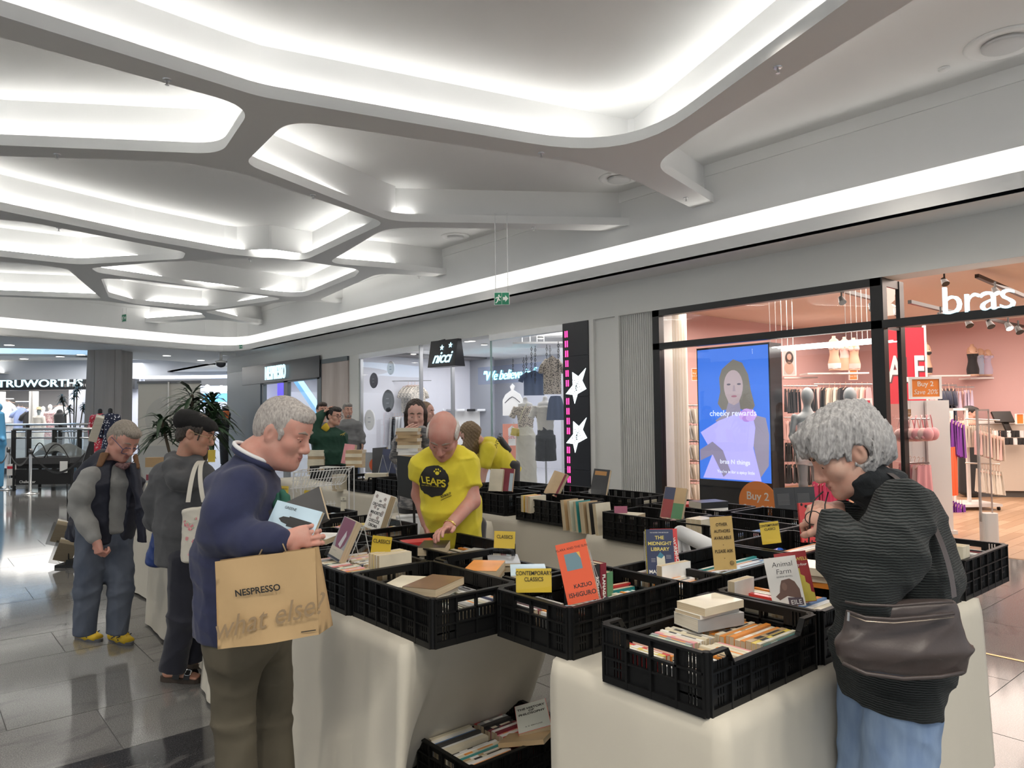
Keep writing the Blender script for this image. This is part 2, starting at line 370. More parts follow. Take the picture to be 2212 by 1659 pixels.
sk.add([(*p,3.80)for p in e2]+[(*p,7)for p in e2],[(i,(i+1)%n,n+(i+1)%n,n+i)for i in range(n)])
struct(sk.build('skylight_well',M_white))
struct(MB().add([(*p,7)for p in e2],[tuple(range(n))]).build('window_9',emis('skylight_glass',(.30,.62,.95),2.2)))
for i,(px,py)in enumerate([(20,745),(228,758),(130,770),(175,766),(360,768),(434,778),(475,784),(52,775)]):
 p=onz(px,py,3.762);t=thing('downlight','round recessed downlight glowing in the low soffit','downlight',p,group='downlights in the far soffit')
 MB().lathe([(.16,0),(.16,-.008),(.13,-.01)],n=20).build('trim_ring',M_white,t,local=True)
 MB().lathe([(.125,-.011),(.01,-.012)],n=20).build('lamp',emis('downlight_glow',(1,.97,.9),9),t,local=True)
# ---- right wall: fascia, piers, fluted panel
ZF=3.22;XW=9.1
yc={n:onx(px,800,XW).y for n,px in dict(nes0=492,nes1=690,nes2=750,pil=765,nic0=775,nic1=905,d0=945,d1=1052,nic2=1057,star0=1218,star1=1273,p1=1283,p2=1330,flu=1338,bras=1411).items()}
Yc=3.81
fas=MB().box((XW,-4,ZF),(XW+.4,17.35,3.77)).box((XW+.04,17.35,ZF),(XW+.4,27.1,3.77));struct(fas.build('wall_fascia',M_wall))
pier=MB().box((XW,yc['p1'],0),(XW+.5,yc['star1'],ZF)).box((XW+.05,yc['p2'],0),(XW+.5,yc['p1'],ZF)).box((XW,yc['flu'],0),(XW+.5,yc['p2'],ZF))
struct(pier.build('wall_pier',M_wall))
fl=MB();y0,y1=yc['bras'],yc['flu'];nf=16
for i in range(nf):
 c=y0+(y1-y0)*(i+.5)/nf;w=(y1-y0)/nf*.42
 fl.prism([(XW+.1,c-w),(XW+.062,c-w*.7),(XW+.05,c),(XW+.062,c+w*.7),(XW+.1,c+w)][::-1],0,ZF)
fl.box((XW+.095,y0,0),(XW+.5,y1,ZF));struct(fl.build('wall_fluted',M_wall))
pl=MB().box((XW,yc['nic0'],0),(XW+.14,yc['pil'],ZF)).box((XW+.06,yc['pil'],0),(XW+.14,yc['nes2'],ZF));struct(pl.build('wall_pilaster',M_wall))
# == lingerie shop (right)
M_blk=mat('black_shopfront_steel',(.016,.015,.014),.35)
M_glass=glass('shop_glass',(1,1,1),0.0,.015)
M_pink=mat('dusty_pink_paint',(.62,.40,.38),.8)
M_sign_w=emis('letter_white',(.62,.90,1),1.15)
M_gloss=mat('white_gloss_board',(.82,.80,.77),.3)
M_steel=mat('brushed_steel',(.6,.6,.6),.35,1.)
M_cream=mat('warm_shop_wall',(.74,.66,.58),.7)
yb=yc['bras'];zt=onx(1425,748,XW).z;Yc=onx(1903,640,XW).y
w1=struct(MB().box((XW,Yc+.0,zt-.05),(XW+.1,yb,zt+.05)).build('window_1',M_blk))
fr=MB().box((XW,yb-.13,0),(XW+.12,yb,ZF)).box((XW,Yc,ZF-.1),(XW+.12,yb,ZF)).box((XW,Yc,0),(XW+.12,yb,.12));fr.build('window_frame',M_blk,w1)
MB().box((XW,Yc-.02,0),(XW+.12,Yc+.13,ZF)).build('corner_post',M_blk,w1)
xr=XW+.62
MB().box((xr-.13,Yc-.02,0),(xr,Yc+.03,ZF)).box((XW+.12,Yc-.01,ZF-.1),(xr-.13,Yc+.03,ZF)).box((XW+.12,Yc-.01,zt-.05),(xr-.13,Yc+.03,zt+.05)).build('return_frame',M_blk,w1)
MB().box((XW+.055,Yc+.13,zt+.05),(XW+.063,yb-.13,ZF-.1)).build('glass_pane',M_glass,w1)
ym=onx(1624,900,XW).y
MB().box((XW+.055,Yc+.13,.12),(XW+.063,ym-.003,zt-.05)).build('glass_pane',M_glass,w1)
MB().box((XW+.055,ym+.003,.12),(XW+.063,yb-.13,zt-.05)).build('glass_pane',M_glass,w1)
MB().box((XW+.12,Yc+.005,zt+.05),(xr-.13,Yc+.012,ZF-.1)).box((XW+.12,Yc+.005,.1),(xr-.13,Yc+.012,zt-.05)).build('glass_pane',M_glass,w1)
MB().box((XW,-2,zt-.05),(XW+.12,Yc-.02,zt+.05)).build('header_beam',M_blk,w1)
XB=17.5
struct(MB().box((XW,-4,-.1),(XB,9.0,.0)).build('floor_shop',mat('floor_board_dark',(.30,.17,.09),.5)))
M_oak=[mat('oak_board_%d'%i,c,.32,noise=((14,1.4,1),tuple(v*.78 for v in c),.3,4))for i,c in enumerate([(.47,.29,.17),(.52,.34,.21),(.42,.26,.15)])]
rp=random.Random(5);y=-1.2;fs_=bpy.data.objects['floor_shop']
while y<5.2:
 x=XW+.02-rp.random()*1.2
 while x<15.5:
  xa=max(x,XW+.02);xb=x+1.25
  if xb>xa+.05:
   o=MB().box((-(xb-xa)/2+.002,-.0735,-.01),((xb-xa)/2-.002,.0735,.004)).build('plank',M_oak[rp.randrange(3)],fs_,local=True);o.location=((xa+xb)/2,y,0)
  x=xb
 y+=.15
struct(MB().box((XW+.4,-4,3.45),(XB,9.0,3.5)).build('ceiling_shop',mat('peach_ceiling',(.70,.58,.50),.8)))
struct(MB().box((XB-.1,-4,0),(XB,8.3,3.5)).build('wall_shop_back',M_pink));struct(MB().box((XW+.45,8.2,0),(XB,8.3,3.5)).build('wall_shop_side',M_pink))
ff=MB()
for i in range(10):
 c=XW+.2+.075*i;ff.prism([(c-.03,7.40),(c-.02,7.36),(c,7.345),(c+.02,7.36),(c+.03,7.40)],0,3.3)
ff.box((XW+.1,7.38,0),(XW+.95,7.6,3.3));struct(ff.build('wall_fluted_return',mat('warm_flutes',(.78,.74,.66),.6)))
xs=XW+.42
def on(px,py,x=None):return onx(px,py,xs if x is None else x)
ya,yb2=on(1510,900).y,on(1663,900).y;z1,z0=on(1510,757).z,on(1518,1034).z
yo=on(1690,900).y
tt=thing('video_totem','tall black video totem with a blue advert of a woman behind the shop glass','screen',(xs,(ya+yb2)/2,0))
MB().box((xs,yb2-.02,0),(xs+.32,ya+.02,z1+.03)).build('housing',mat('totem_black',(.012,.012,.013),.25),tt)
sc_=MB().box((xs-.006,yb2,z0),(xs-.001,ya,z1)).build('display',emis('screen_blue',(.045,.17,.70),.9),tt)
MS=look(V((xs-.008,(ya+yb2)/2,(z0+z1)/2)),(-1,0,0));sw,sh=(ya-yb2),z1-z0
def scr(poly,col,dz,s=1.,nm='print_shape'):
 mb=MB().at(MS);mb.add([(p[0]*sw/2,p[1]*sh/2,dz)for p in poly],[tuple(range(len(poly)))]);return mb.build(nm,emis('scr_%d_%d_%d'%tuple(int(c*99)for c in col),col,s),tt)
def el(cx,cy,rx,ry,n=22,a0=0,a1=2*PI):return[(cx+rx*math.cos(a0+(a1-a0)*i/n),cy+ry*math.sin(a0+(a1-a0)*i/n))for i in range(n)]
scr([(-.15,.74),(.05,.82),(.3,.76),(.46,.58),(.52,.35),(.62,.12),(.5,.0),(.2,.08),(-.3,.06),(-.42,.16),(-.34,.34),(-.36,.55),(-.28,.68)],(.16,.15,.13),.0006)
scr([(-.1,.2),(.2,.2),(.24,.0),(.62,-.02),(.9,-.06),(.98,-.3),(.95,-.75),(.7,-.95),(.6,-.6),(.5,-.3),(-.3,-.2),(-.5,-.1),(-.2,.02)],(.24,.22,.30),.0010)
scr(el(.04,.42,.27,.24),(.38,.31,.33),.0014)
scr([(-.2,.30),(.28,.30),(.18,.17),(.05,.13),(-.1,.17)],(.36,.29,.31),.0015)
for sx in(-.09,.2):scr(el(sx,.445,.055,.014),(.10,.09,.12),.0018)
scr(el(.055,.265,.08,.016),(.28,.12,.16),.0018);scr([(.04,.43),(.08,.43),(.10,.34),(.02,.34)],(.30,.24,.28),.0017)
scr([(-.95,-.28),(-.4,-.1),(.2,.02),(.52,.04),(.62,-.2),(.55,-.5),(.75,-.98),(-.9,-.98),(-.6,-.6)],(.40,.38,.80),.0012)
scr([(-.98,-.55),(-.6,-.42),(-.3,-.55),(-.1,-.85),(-.3,-.95),(-.6,-.62),(-.98,-.72)],(.22,.20,.30),.0016)
for i in range(7):scr(el(.42+.12*math.cos(i*.9),-.02+.05*math.sin(i*.9),.13,.05,12),((.48,.32,.70),(.38,.22,.58))[i%2],.0018+.0001*i)
mw=emis('scr_text',(.75,.82,1),1.)
text('cheeky rewards',MS@Matrix.Translation((0,.05*sh-.045*sh,.004)),.125,mw,tt,ex=.0002)
text('bras N things',MS@Matrix.Translation((.02,-.36*sh,.004)),.095,mw,tt,ex=.0002)
text("You're in for a spicy little",MS@Matrix.Translation((.03,-.435*sh,.004)),.062,mw,tt,ex=.0002)
def orange_sign(nm,label,M,w,h,r=None,fs=.1):
 t=thing(nm,label,'sign',M.translation)
 mb=MB().at(M)
 mo=mat('orange_print',(.80,.24,.04),.6)
 if r:mb.prism([(r*math.cos(a),r*math.sin(a))for a in[2*PI*i/40 for i in range(40)]],-.006,0)
 else:mb.box((-w/2,-h/2,-.01),(w/2,h/2,0))
 mb.build('panel',mo,t)
 if not r:
  f=MB().at(M);e=.045*min(1,w/.5)
  f.box((-w/2-e,-h/2-e,-.03),(-w/2,h/2+e,.012)).box((w/2,-h/2-e,-.03),(w/2+e,h/2+e,.012)).box((-w/2,-h/2-e,-.03),(w/2,-h/2,.012)).box((-w/2,h/2,-.03),(w/2,h/2+e,.012));f.build('frame',M_gloss,t)
 mp=mat('print_cream',(.82,.76,.68),.6)
 text('Buy 2',M@Matrix.Translation((0,fs*.55,.002)),fs,mp,t,bold=fs*.012,ex=.0004)
 text('Save 20%',M@Matrix.Translation((0,-fs*.6,.002)),fs*.98,mp,t,shear=.25,sx=.9,ex=.0004)
 return t
pO=on(1637,1086,XW+.30);rO=(on(1596,1080,XW+.3)-on(1679,1080,XW+.3)).length/2*1.0
tO=orange_sign('round_floor_sign','round orange buy two sign standing before the black video totem',look(pO,(-1,0,0)),0,0,rO,rO*.52)
MB().box((XW+.30,pO.y-.05,0),(XW+.33,pO.y+.05,pO.z-rO+.05)).build('foot',M_gloss,tO)
def card(nm,label,px,py,D,w,h,fs,n=None):
 p=PV(px,py,D);return orange_sign(nm,label,look(p,n or(-FH-XH*.1)),w,h,None,fs)
def Dx(px,x):d=ray(px,900);return x/d.x*d.dot(FH)
def sz(px,D):return px*D/FPX
D1=Dx(1998,10.2)
s1=card('framed_shop_sign','large framed orange buy two sign on top of the white display pillar',1999,838,D1,sz(56,D1),sz(38,D1),sz(15,D1))
card('framed_shop_sign','small framed orange sign above the hanging black and cream lingerie',1843,810,Dx(1843,14.5),sz(15,Dx(1843,14.5)),sz(19,Dx(1843,14.5)),sz(5,Dx(1843,14.5)))
card('framed_shop_sign','small framed orange sign left of the video totem',1502,809,Dx(1502,10.6),sz(14,Dx(1502,10.6)),sz(24,Dx(1502,10.6)),sz(5,Dx(1502,10.6)))
D2=Dx(1950,11.3);pS=PV(1945,790,D2)
tS=thing('sale_banner','tall red sale banner with big white letters behind the corner window','banner',(pS.x,pS.y,0));MSa=look(pS,-FH)
wS,hS=sz(106,D2),sz(165,D2)
MB().at(MSa).box((-wS/2,-hS/2,-.03),(wS/2,hS/2,0)).build('panel',mat('sale_red',(.62,.02,.045),.5),tS)
MB().at(MSa).box((wS/2,-hS/2,-.04),(wS/2+.03,hS/2+.03,.01)).box((-wS/2-.03,-hS/2,-.04),(-wS/2,hS/2+.03,.01)).build('frame',M_gloss,tS)
MB().at(MSa).cyl((-wS/2,-hS/2,-.02),(-wS/2,-pS.z,-.02),.02).cyl((wS/2,-hS/2,-.02),(wS/2,-pS.z,-.02),.02).build('post',M_gloss,tS)
for i,ch in enumerate('SALE'):
 text(ch,MSa@Matrix.Translation((wS*(-.36+.245*i)+.02,-.06*hS-.02,.003)),sz(78,D2),mat('sale_shadow',(.12,.05,.06),.6),tS,name='letter_shadow',bold=.012,sx=.62,ex=.0005)
 text(ch,MSa@Matrix.Translation((wS*(-.36+.245*i),-.06*hS,.006)),sz(78,D2),mat('print_white',(.85,.85,.82),.5),tS,name='letter',bold=.012,sx=.62,ex=.0005)
pl_=onx(2037,690,XW+.02);
tb=thing('shop_sign','large glowing white letters of the lingerie shop standing on the black beam','sign',(XW+.03,pl_.y,zt+.05))
hb=(onx(2040,612,XW).z-onx(2040,677,XW).z)
bs=text('bras N things',look(V((XW+.02,pl_.y+.02,onx(2040,680,XW).z)),(-1,0,0)),hb*1.36,M_sign_w,tb,ex=.03,align='LEFT',valign='BOTTOM_BASELINE',bold=-.004,spacing=.93)
for k in range(5):
 x=XW+.5+k*.16
 t=thing('linear_lamp',['white strip lamp at the window top nearest the glass','white strip lamp second from the glass at the window top','white strip lamp in the middle of the window top raft','white strip lamp fourth from the glass at the window top','white strip lamp deepest behind the window top'][k],'lamp',(x,5.0,zt-.12),group='strip lamps in the shop window')
 MB().box((x-.012,4.1,zt-.13),(x+.012,5.95,zt-.115)).build('tube',emis('strip_lamp',(1,.97,.92),7),t)
 MB().cyl((x,4.5,zt-.115),(x,4.5,3.45),.004,n=6).cyl((x,5.6,zt-.115),(x,5.6,3.45),.004,n=6).build('hanger',M_gloss,t)
def spot(px,py,D,label,lit=False):
 p=PV(px,py,D);t=thing('track_spot',label,'spotlight',p,group='black track spots in the lingerie shop');s=sz(9,D)
 mb=MB().at(look(p,(-FH*.6-UP*.8)))
 mb.cyl((0,0,-s*.9),(0,0,s*.9),s*.55,s*.9,n=12);mb.build('can',M_blk,t)
 mb=MB().cyl(p+UP*s*.5,p+UP*s*2.2,s*.22,n=8);mb.build('stem',M_blk,t)
 if lit:MB().at(look(p,(-FH*.6-UP*.8))).lathe([(s*.8,s*.91),(.001,s*.92)],n=12).build('lens',emis('spot_lens',(1,.95,.85),6),t)
for i,(px,py,D,lit)in enumerate([(1818,648,9.5,0),(1883,662,9.8,0),(1937,672,9.8,0),(2138,700,12.5,0),(2178,704,12.5,1),(2200,712,12.5,0),(2092,698,12,0),(2040,608,9.4,0),(2150,628,9.6,1),(2032,682,10,0)]):
 spot(px,py,D,['black track spot nearest the middle of the shop window top','black track spot beside the corner post inside the window','black track spot in the narrow return pane','black track spot left of the lit one past the glowing letters','lit black track spot past the glowing letters','black track spot at the end of the row past the glowing letters','small black track spot below the letter a','black track spot above the first glowing letter','lit black track spot behind the last visible letter','black track spot just left of the glowing letters'][i],bool(lit))
for i,(a,b)in enumerate([((1820,628),(1905,650)),((1965,652),(2060,675)),((2110,596),(2212,640)),((2130,688),(2212,706))]):
 D=[9.7,9.9,9.5,12.5][i];pa,pb=PV(*a,D),PV(*b,D+1.0)
 tag(MB().tube([pa,pb],.035,4).build('lighting_track',M_blk),['black lighting track above the shop window lamps','black lighting track left of the glowing letters','black lighting track above the glowing letters','black lighting track deep in the shop past the letters'][i],'track')
p=onz(2018,591,3.44);t=thing('downlight','bright round downlight in the peach ceiling above the glowing letters','downlight',(p.x,p.y,3.45))
MB().lathe([(.11,0),(.11,-.012),(.09,-.013)],(p.x,p.y,3.45),n=20).build('trim_ring',M_gloss,t);MB().lathe([(.088,-.014),(.01,-.015)],(p.x,p.y,3.45),n=20).build('lamp',emis('downlight_glow',(1,.97,.9),9),t)
# -- garments
_gm={}
def garment_mesh(kind,w,h,fold,seed):
 """hanging garment in local x (width), z (down from 0), with neckline, sleeves and folds"""
 mb=MB();r=random.Random(seed);ph=r.random()*6
 def prof(v):
  if kind=='top':return 1.if v>.25 else.62+.38*math.sin(v/.25*PI/2)
  if kind=='dress':return.55+.45*v
  if kind=='skirt':return.7+.3*v
  if kind=='bra':return 1.-.35*v
  if kind=='slip':return.5+.5*math.sqrt(v)
  return 1.
 for side in(1,-1):
  def fn(u,v,s=side):
   x=(u-.5)*w*prof(v);y=s*(.018+.05*h*0+fold*(.4+v)*math.sin(u*17+ph)*.5+.02*math.sin(PI*u))
   zz=-v*h-.10*h*abs(u-.5)*2*(1-v)*(1 if kind in('top','dress')else.1)
   return(x,y,zz)
  mb.grid(fn,18,8)
 if kind=='top':
  for sx in(-1,1):mb.tube([(sx*w*.30,0,-.10*h),(sx*w*.58,0,-.28*h),(sx*w*.66,0,-.46*h)],[w*.09,w*.12,w*.13],8)
 return mb
def hanger_mb(w):return MB().tube([(-w*.4,0,-.05),(0,0,.01),(w*.4,0,-.05)],.006,5).tube([(0,0,.01),(0,0,.05),(.02,0,.075),(0,0,.095),(-.018,0,.08)],.003,5)
def garment(px,py,D,kind,w,h,m,label,group=None,yaw=0.,fold=.02,seed=0,hang=True,cat='garment'):
 p=PV(px,py,D);t=thing('hanging_garment',label,cat,p,-YAW+yaw,group)
 k=(kind,round(w,2),round(h,2),fold,seed%3,m.name)
 if k not in _gm:_gm[k]=garment_mesh(kind,w,h,fold,seed%3).mesh('garment',m,True)
 o=bpy.data.objects.new('garment',_gm[k]);COL.objects.link(o);o.parent=t
 if hang:
  k2=('hanger',round(w,2))
  if k2 not in _gm:_gm[k2]=hanger_mb(w).mesh('hanger',mat('rose_hanger',(.75,.45,.33),.4),True)
  o=bpy.data.objects.new('hanger',_gm[k2]);COL.objects.link(o);o.parent=t
 return t
def spots_mat(name,a,b,scale,th=.5):
 if name in _M:return _M[name]
 m=mat(name,a,.75);nt=m.node_tree;bs=nt.nodes['Principled BSDF'];tc=nt.nodes.new('ShaderNodeTexCoord');v=nt.nodes.new('ShaderNodeTexVoronoi');v.inputs['Scale'].default_value=scale
 nt.links.new(tc.outputs['Object'],v.inputs[0]);r=nt.nodes.new('ShaderNodeValToRGB');r.color_ramp.elements[0].position=th;r.color_ramp.elements[1].position=th+.04
 r.color_ramp.elements[0].color=(*b,1);r.color_ramp.elements[1].color=(*a,1);nt.links.new(v.outputs['Distance'],r.inputs[0]);nt.links.new(r.outputs[0],bs.inputs['Base Color']);return m
def fab(n,c):return mat('fabric_'+n,c,.8,sheen=.2)
F_blk,F_wht,F_cream,F_pink,F_pal,F_nav,F_pur,F_org,F_lil,F_red=[fab(*a)for a in[('black',(.018,.018,.02)),('white',(.80,.80,.80)),('cream',(.72,.66,.56)),('pink',(.80,.36,.38)),('pale_pink',(.80,.54,.50)),('navy',(.022,.028,.055)),('purple',(.20,.03,.32)),('orange_red',(.85,.12,.03)),('lilac',(.55,.46,.58)),('hot_pink',(.80,.05,.16))]]
def rail(pxa,pxb,py,D,label,DB=None,r=.012):
 a,b=PV(pxa,py,D),PV(pxb,py,DB or D);return tag(MB().tube([a,b],r,6).build('clothes_rail',M_steel),label,'rail')
def rack(pxa,pxb,py,D,seq,kind,w,h,label,group,cat='garment',yaw=1.1,jit=2,rl=True):
 r=random.Random(int(pxa));n=len(seq)
 if rl:rail(pxa-4,pxb+4,py-sz(0,D)-6,D,'steel clothes rail carrying '+group)
 for i,m in enumerate(seq):
  px=pxa+(pxb-pxa)*(i+.5)/n
  garment(px,py+r.uniform(0,jit),D+r.uniform(-.05,.05),kind,w*r.uniform(.92,1.08),h*r.uniform(.93,1.05),m,label[m.name]if isinstance(label,dict)else label,group,yaw+r.uniform(-.15,.15),.03,i,cat=cat)
rack(1948,2002,838,14.2,[F_pal,F_pink,F_pal,F_pink,F_pal,F_pal,F_pink,F_pal,F_pink],'top',.34,.78,'pink nightdress hanging on the shop back rail','pink nightdresses on the back rail')
rack(2006,2062,838,14.2,[F_pink,F_pal,F_nav,F_nav,F_nav,F_nav,F_nav],'top',.36,.72,{'fabric_pink':'pink gown hanging beside the navy pyjamas','fabric_pale_pink':'pale pink gown hanging beside the navy pyjamas','fabric_navy':'navy satin pyjama top hanging at the shop back'},'navy pyjamas on the back rail')
rack(2066,2100,842,14.2,[F_lil,F_pal,F_lil,F_lil],'bra',.26,.34,{'fabric_lilac':'lilac bra hanging at the end of the back rail','fabric_pale_pink':'pale bra hanging at the end of the back rail'},'lilac bras at the rail end',jit=4)
rack(1696,1762,840,13.2,[F_blk]*4+[F_pal,F_blk]+[F_blk]*3,'bra',.30,.42,{'fabric_black':'black bra on the rail behind the grey mannequins','fabric_pale_pink':'pale bra among the black ones behind the mannequins'},'black bras behind the mannequins')
rack(1762,1880,836,13.6,[F_pal,F_blk,F_cream,F_cream,F_blk,F_blk,F_cream,F_pal,F_cream,F_pink],'slip',.40,.62,{'fabric_black':'black slip hanging behind the grey mannequins','fabric_cream':'cream slip hanging behind the grey mannequins','fabric_pale_pink':'peach slip hanging behind the grey mannequins','fabric_pink':'pink print slip at the rail end behind the mannequins'},'slips behind the mannequins',yaw=.8)
for j,(py,mm,nm)in enumerate([(908,F_pal,'pale'),(955,F_blk,'black'),(1002,F_blk,'black')]):
 rack(1697,1755,py,12.6,[mm,F_blk,mm,F_blk,mm,F_blk],'bra',.26,.34,{mm.name:f'{nm} bra on the {["upper", "middle", "lower"][j]} rail beside the totem','fabric_black':f'black bra on the {["upper", "middle", "lower"][j]} rail beside the totem'},f'bras on the {["upper", "middle", "lower"][j]} rail beside the totem')
for j,py in enumerate([882,918,960,1002,1045]):
 rack(1488,1508,py,Dx(1498,10.2),[F_cream,F_wht,F_cream],'bra',.26,.24,{'fabric_cream':f'cream bra left of the totem, {["top", "second", "third", "fourth", "bottom"][j]} row','fabric_white':f'white bra left of the totem, {["top", "second", "third", "fourth", "bottom"][j]} row'},f'bras left of the totem, {["top", "second", "third", "fourth", "bottom"][j]} row',yaw=.5)
D3=Dx(2000,10.15)
pil=thing('display_pillar','white gloss display pillar with pink bras on side arms','display',PV(2000,1100,D3).to_2d().to_3d())
pa=PV(2003,900,D3);
zt3=PV(2003,865,D3).z
Mp=frame(XH,-FH,UP,V((pa.x,pa.y,0)))
MB().at(Mp).box((-.02,-.4,.0),(sz(45,D3),.03,zt3)).build('pillar_body',M_gloss,pil)
MB().at(Mp).box((-sz(33,D3),-.3,.0),(-.03,-.02,zt3)).build('slat_panel',M_gloss,pil)
MB().at(Mp).box((-.05,-.45,.0),(sz(52,D3),.05,.05)).build('plinth',M_gloss,pil)
for py in(905,1000,1130):MB().tube([PV(1948,py,D3-.05),PV(2008,py,D3-.28)],.012,6).build('arm',M_steel,pil)
def bra(px,py,D,s,m,label,group,yaw=0.):
 t=thing('hanging_bra',label,'bra',PV(px,py,D),-YAW+yaw,group)
 k=('bra3',round(s,2),m.name)
 if k not in _gm:
  mb=MB()
  for sx in(-1,1):
   mb.ball((sx*s*.24,-.02,-s*.38),(s*.25,s*.17,s*.25),12,8)
   mb.tube([(sx*s*.30,0,-s*.2),(sx*s*.2,0,s*.2),(sx*s*.12,0,s*.34)],.008,5)
  mb.tube([(-s*.48,.02,-s*.5),(-s*.2,0,-s*.6),(s*.2,0,-s*.6),(s*.48,.02,-s*.5)],.018,6);_gm[k]=mb.mesh('bra',m,True)
 o=bpy.data.objects.new('cups',_gm[k]);COL.objects.link(o);o.parent=t
 return t
for i in range(6):bra(1952+i*11,918-i*.5,D3-.06-.05*i,.33,F_pink if i%2 else F_pal,'pink bra on the upper arm of the white display pillar','pink bras on the upper arm',.25+.08*i)
for i in range(5):garment(1958+i*9,1000+i,D3-.05-.04*i,'skirt',.32,.50,F_pal if i%2 else F_pink,'pink slip on the lower arm of the white display pillar','pink slips on the lower arm',.3,.03,i)
for i in range(4):garment(1990+i*8,1100+i*6,D3-.1-.04*i,'slip',.3,.5,F_pink,'pink camisole low on the white display pillar','pink camisoles low on the pillar',.5,.03,i)
for i in range(5):garment(2053+i*6,905+i*3,11.4,'slip',.30,.52,F_pur,'purple slip behind the white display pillar','purple slips behind the pillar',1.0,.03,i)
for i in range(5):garment(2054+i*6,1082+i*2,11.4,'slip',.26,.45,F_pur,'purple brief set low behind the white display pillar','purple briefs low behind the pillar',.9,.04,i)
garment(2056,965,11.3,'bra',.26,.75,F_org,'orange-red bodysuit hanging between the purple pieces',None,.6)
D4=11.6
for i in range(6):garment(2088+i*4,920,D4+.1,'bra',.26,.34,F_cream,'cream bra on the left arm of the rolling stand','cream bras on the rolling stand',1.1,.03,i)
for i in range(8):garment(2112+i*7,930+i*2,D4-.1,'bra',.28,.38,F_cream if i%3 else F_pal,'ivory bra on the front arm of the rolling stand','ivory bras on the front arm',1.2,.03,i)
for i in range(8):garment(2116+i*6,1012+i,D4-.1,'skirt',.26,.36,F_cream,'ivory fringed skirt on the low arm of the rolling stand','ivory skirts on the low arm',1.2,.05,i)
st=thing('rolling_stand','white rolling garment stand with cream lingerie on the wooden floor','stand',PV(2110,1095,D4).to_2d().to_3d())
c=PV(2110,1000,D4);Mq=frame(XH,-FH,UP,V((c.x,c.y,0)))
MB().at(Mq).box((-.30,-.5,.06),(.32,.1,.10)).build('base',M_gloss,st)
MB().at(Mq).box((-.28,-.25,.10),(-.22,-.2,1.62)).box((-.02,-.25,.10),(.02,-.2,1.62)).box((-.28,-.25,1.58),(.02,-.2,1.62)).build('frame',M_gloss,st)
for y_ in(905,1000):MB().tube([PV(2085,y_,D4),PV(2160,y_+3,D4-.2)],.012,6).build('arm',M_steel,st)
for q in((-.26,.06),(.28,.06),(-.26,-.45),(.28,-.45)):MB().at(Mq).cyl((q[0]-.012,q[1],.03),(q[0]+.012,q[1],.03),.03,n=12).build('caster',M_blk,st)
D5=9.2;pg=onz(2140,1183,.0);Mg=frame(XH,-FH,UP,V((pg.x,pg.y,0)));D5=pg.dot(FH)
tg=thing('security_gate','clear acrylic security gate with a white foot at the shop entrance','gate',(pg.x,pg.y,0))
MB().at(Mg).prism(rounded([(-sz(18,D5),-.07),(sz(14,D5),-.07),(sz(14,D5),.07),(-sz(18,D5),.07)],.05,5),0,PV(2130,1108,D5).z).build('foot',M_gloss,tg)
z5=PV(2120,884,D5).z
gl=MB().at(Mg);gl.box((-sz(18,D5),-.012,.3),(sz(7,D5),.012,z5));gl.build('acrylic_panel',glass('acrylic',(1,1,1),0,.04,(.95,.93,.92)),tg)
ed=MB().at(Mg).box((-sz(20,D5),-.015,.3),(-sz(17,D5),.015,z5)).box((sz(6,D5),-.012,.3),(sz(7,D5),.012,z5)).box((-sz(18,D5),-.012,z5-.02),(sz(7,D5),.012,z5));ed.build('acrylic_edge',mat('acrylic_edge',(.62,.56,.52),.15,alpha=.7),tg)
pd=PV(2160,1050,13.2);Mc=frame((XH-FH*.25).normalized(),(-FH-XH*.25).normalized(),UP,V((pd.x,pd.y,0)))
td=thing('cash_desk','glossy beige cash desk with lingerie rails before it','counter',(pd.x,pd.y,0))
zc=PV(2160,915,13.2).z
MB().at(Mc).box((-.5,-2.0,.12),(3.2,0,zc)).build('counter_front',mat('beige_gloss',(.62,.53,.44),.15),td);MB().at(Mc).box((-.45,-1.9,0),(3.2,-.05,.12)).build('kick_plate',mat('dark_kick',(.10,.09,.08),.5),td)
MB().at(Mc).box((-.55,-2.05,zc),(3.2,.03,zc+.04)).build('worktop',M_gloss,td)
for i in range(14):
 garment(2150+i*4.6,930+(i%2)*16,12.9,'bra',.10,.12,F_blk if i%3 else F_wht,'small striped brief clipped on the cash desk front','striped briefs on the cash desk',.2,.01,i,hang=False)
tm=thing('till_terminal','black payment terminal on the cash desk','terminal',PV(2170,905,13.0));Mk=look(PV(2170,902,13.0),-FH+UP*.6)
MB().at(Mk).box((-.2,-.1,-.02),(.14,.12,.02)).build('screen',M_blk,tm);MB().at(Mk).box((-.05,-.3,-.06),(.05,-.08,-.02)).build('stand',M_blk,tm)
ps=orange_sign('framed_shop_sign','white framed pink notice on the cash desk',look(PV(2203,905,12.8),-FH),sz(14,12.8),sz(20,12.8),None,.001)
def shelf(px0,px1,py,D,label,dep=.3):
 a,b=PV(px0,py,D),PV(px1,py,D);Ms=frame(XH,-FH,UP,a);return tag(MB().at(Ms).box((0,-dep,-.03),((b-a).length,.1,.0)).build('wall_shelf',M_gloss),label,'shelf')
shelf(1690,1762,815,14.4,'white wall shelf under the framed portrait');shelf(1740,1872,806,14.0,'white wall shelf under the three torsos');shelf(2000,2090,811,15.0,'white wall shelf under the black bodysuit torso');shelf(2090,2155,816,15.2,'white wall shelf end at the back corner')
M_torso=mat('skin_mannequin',(.66,.42,.29),.4)
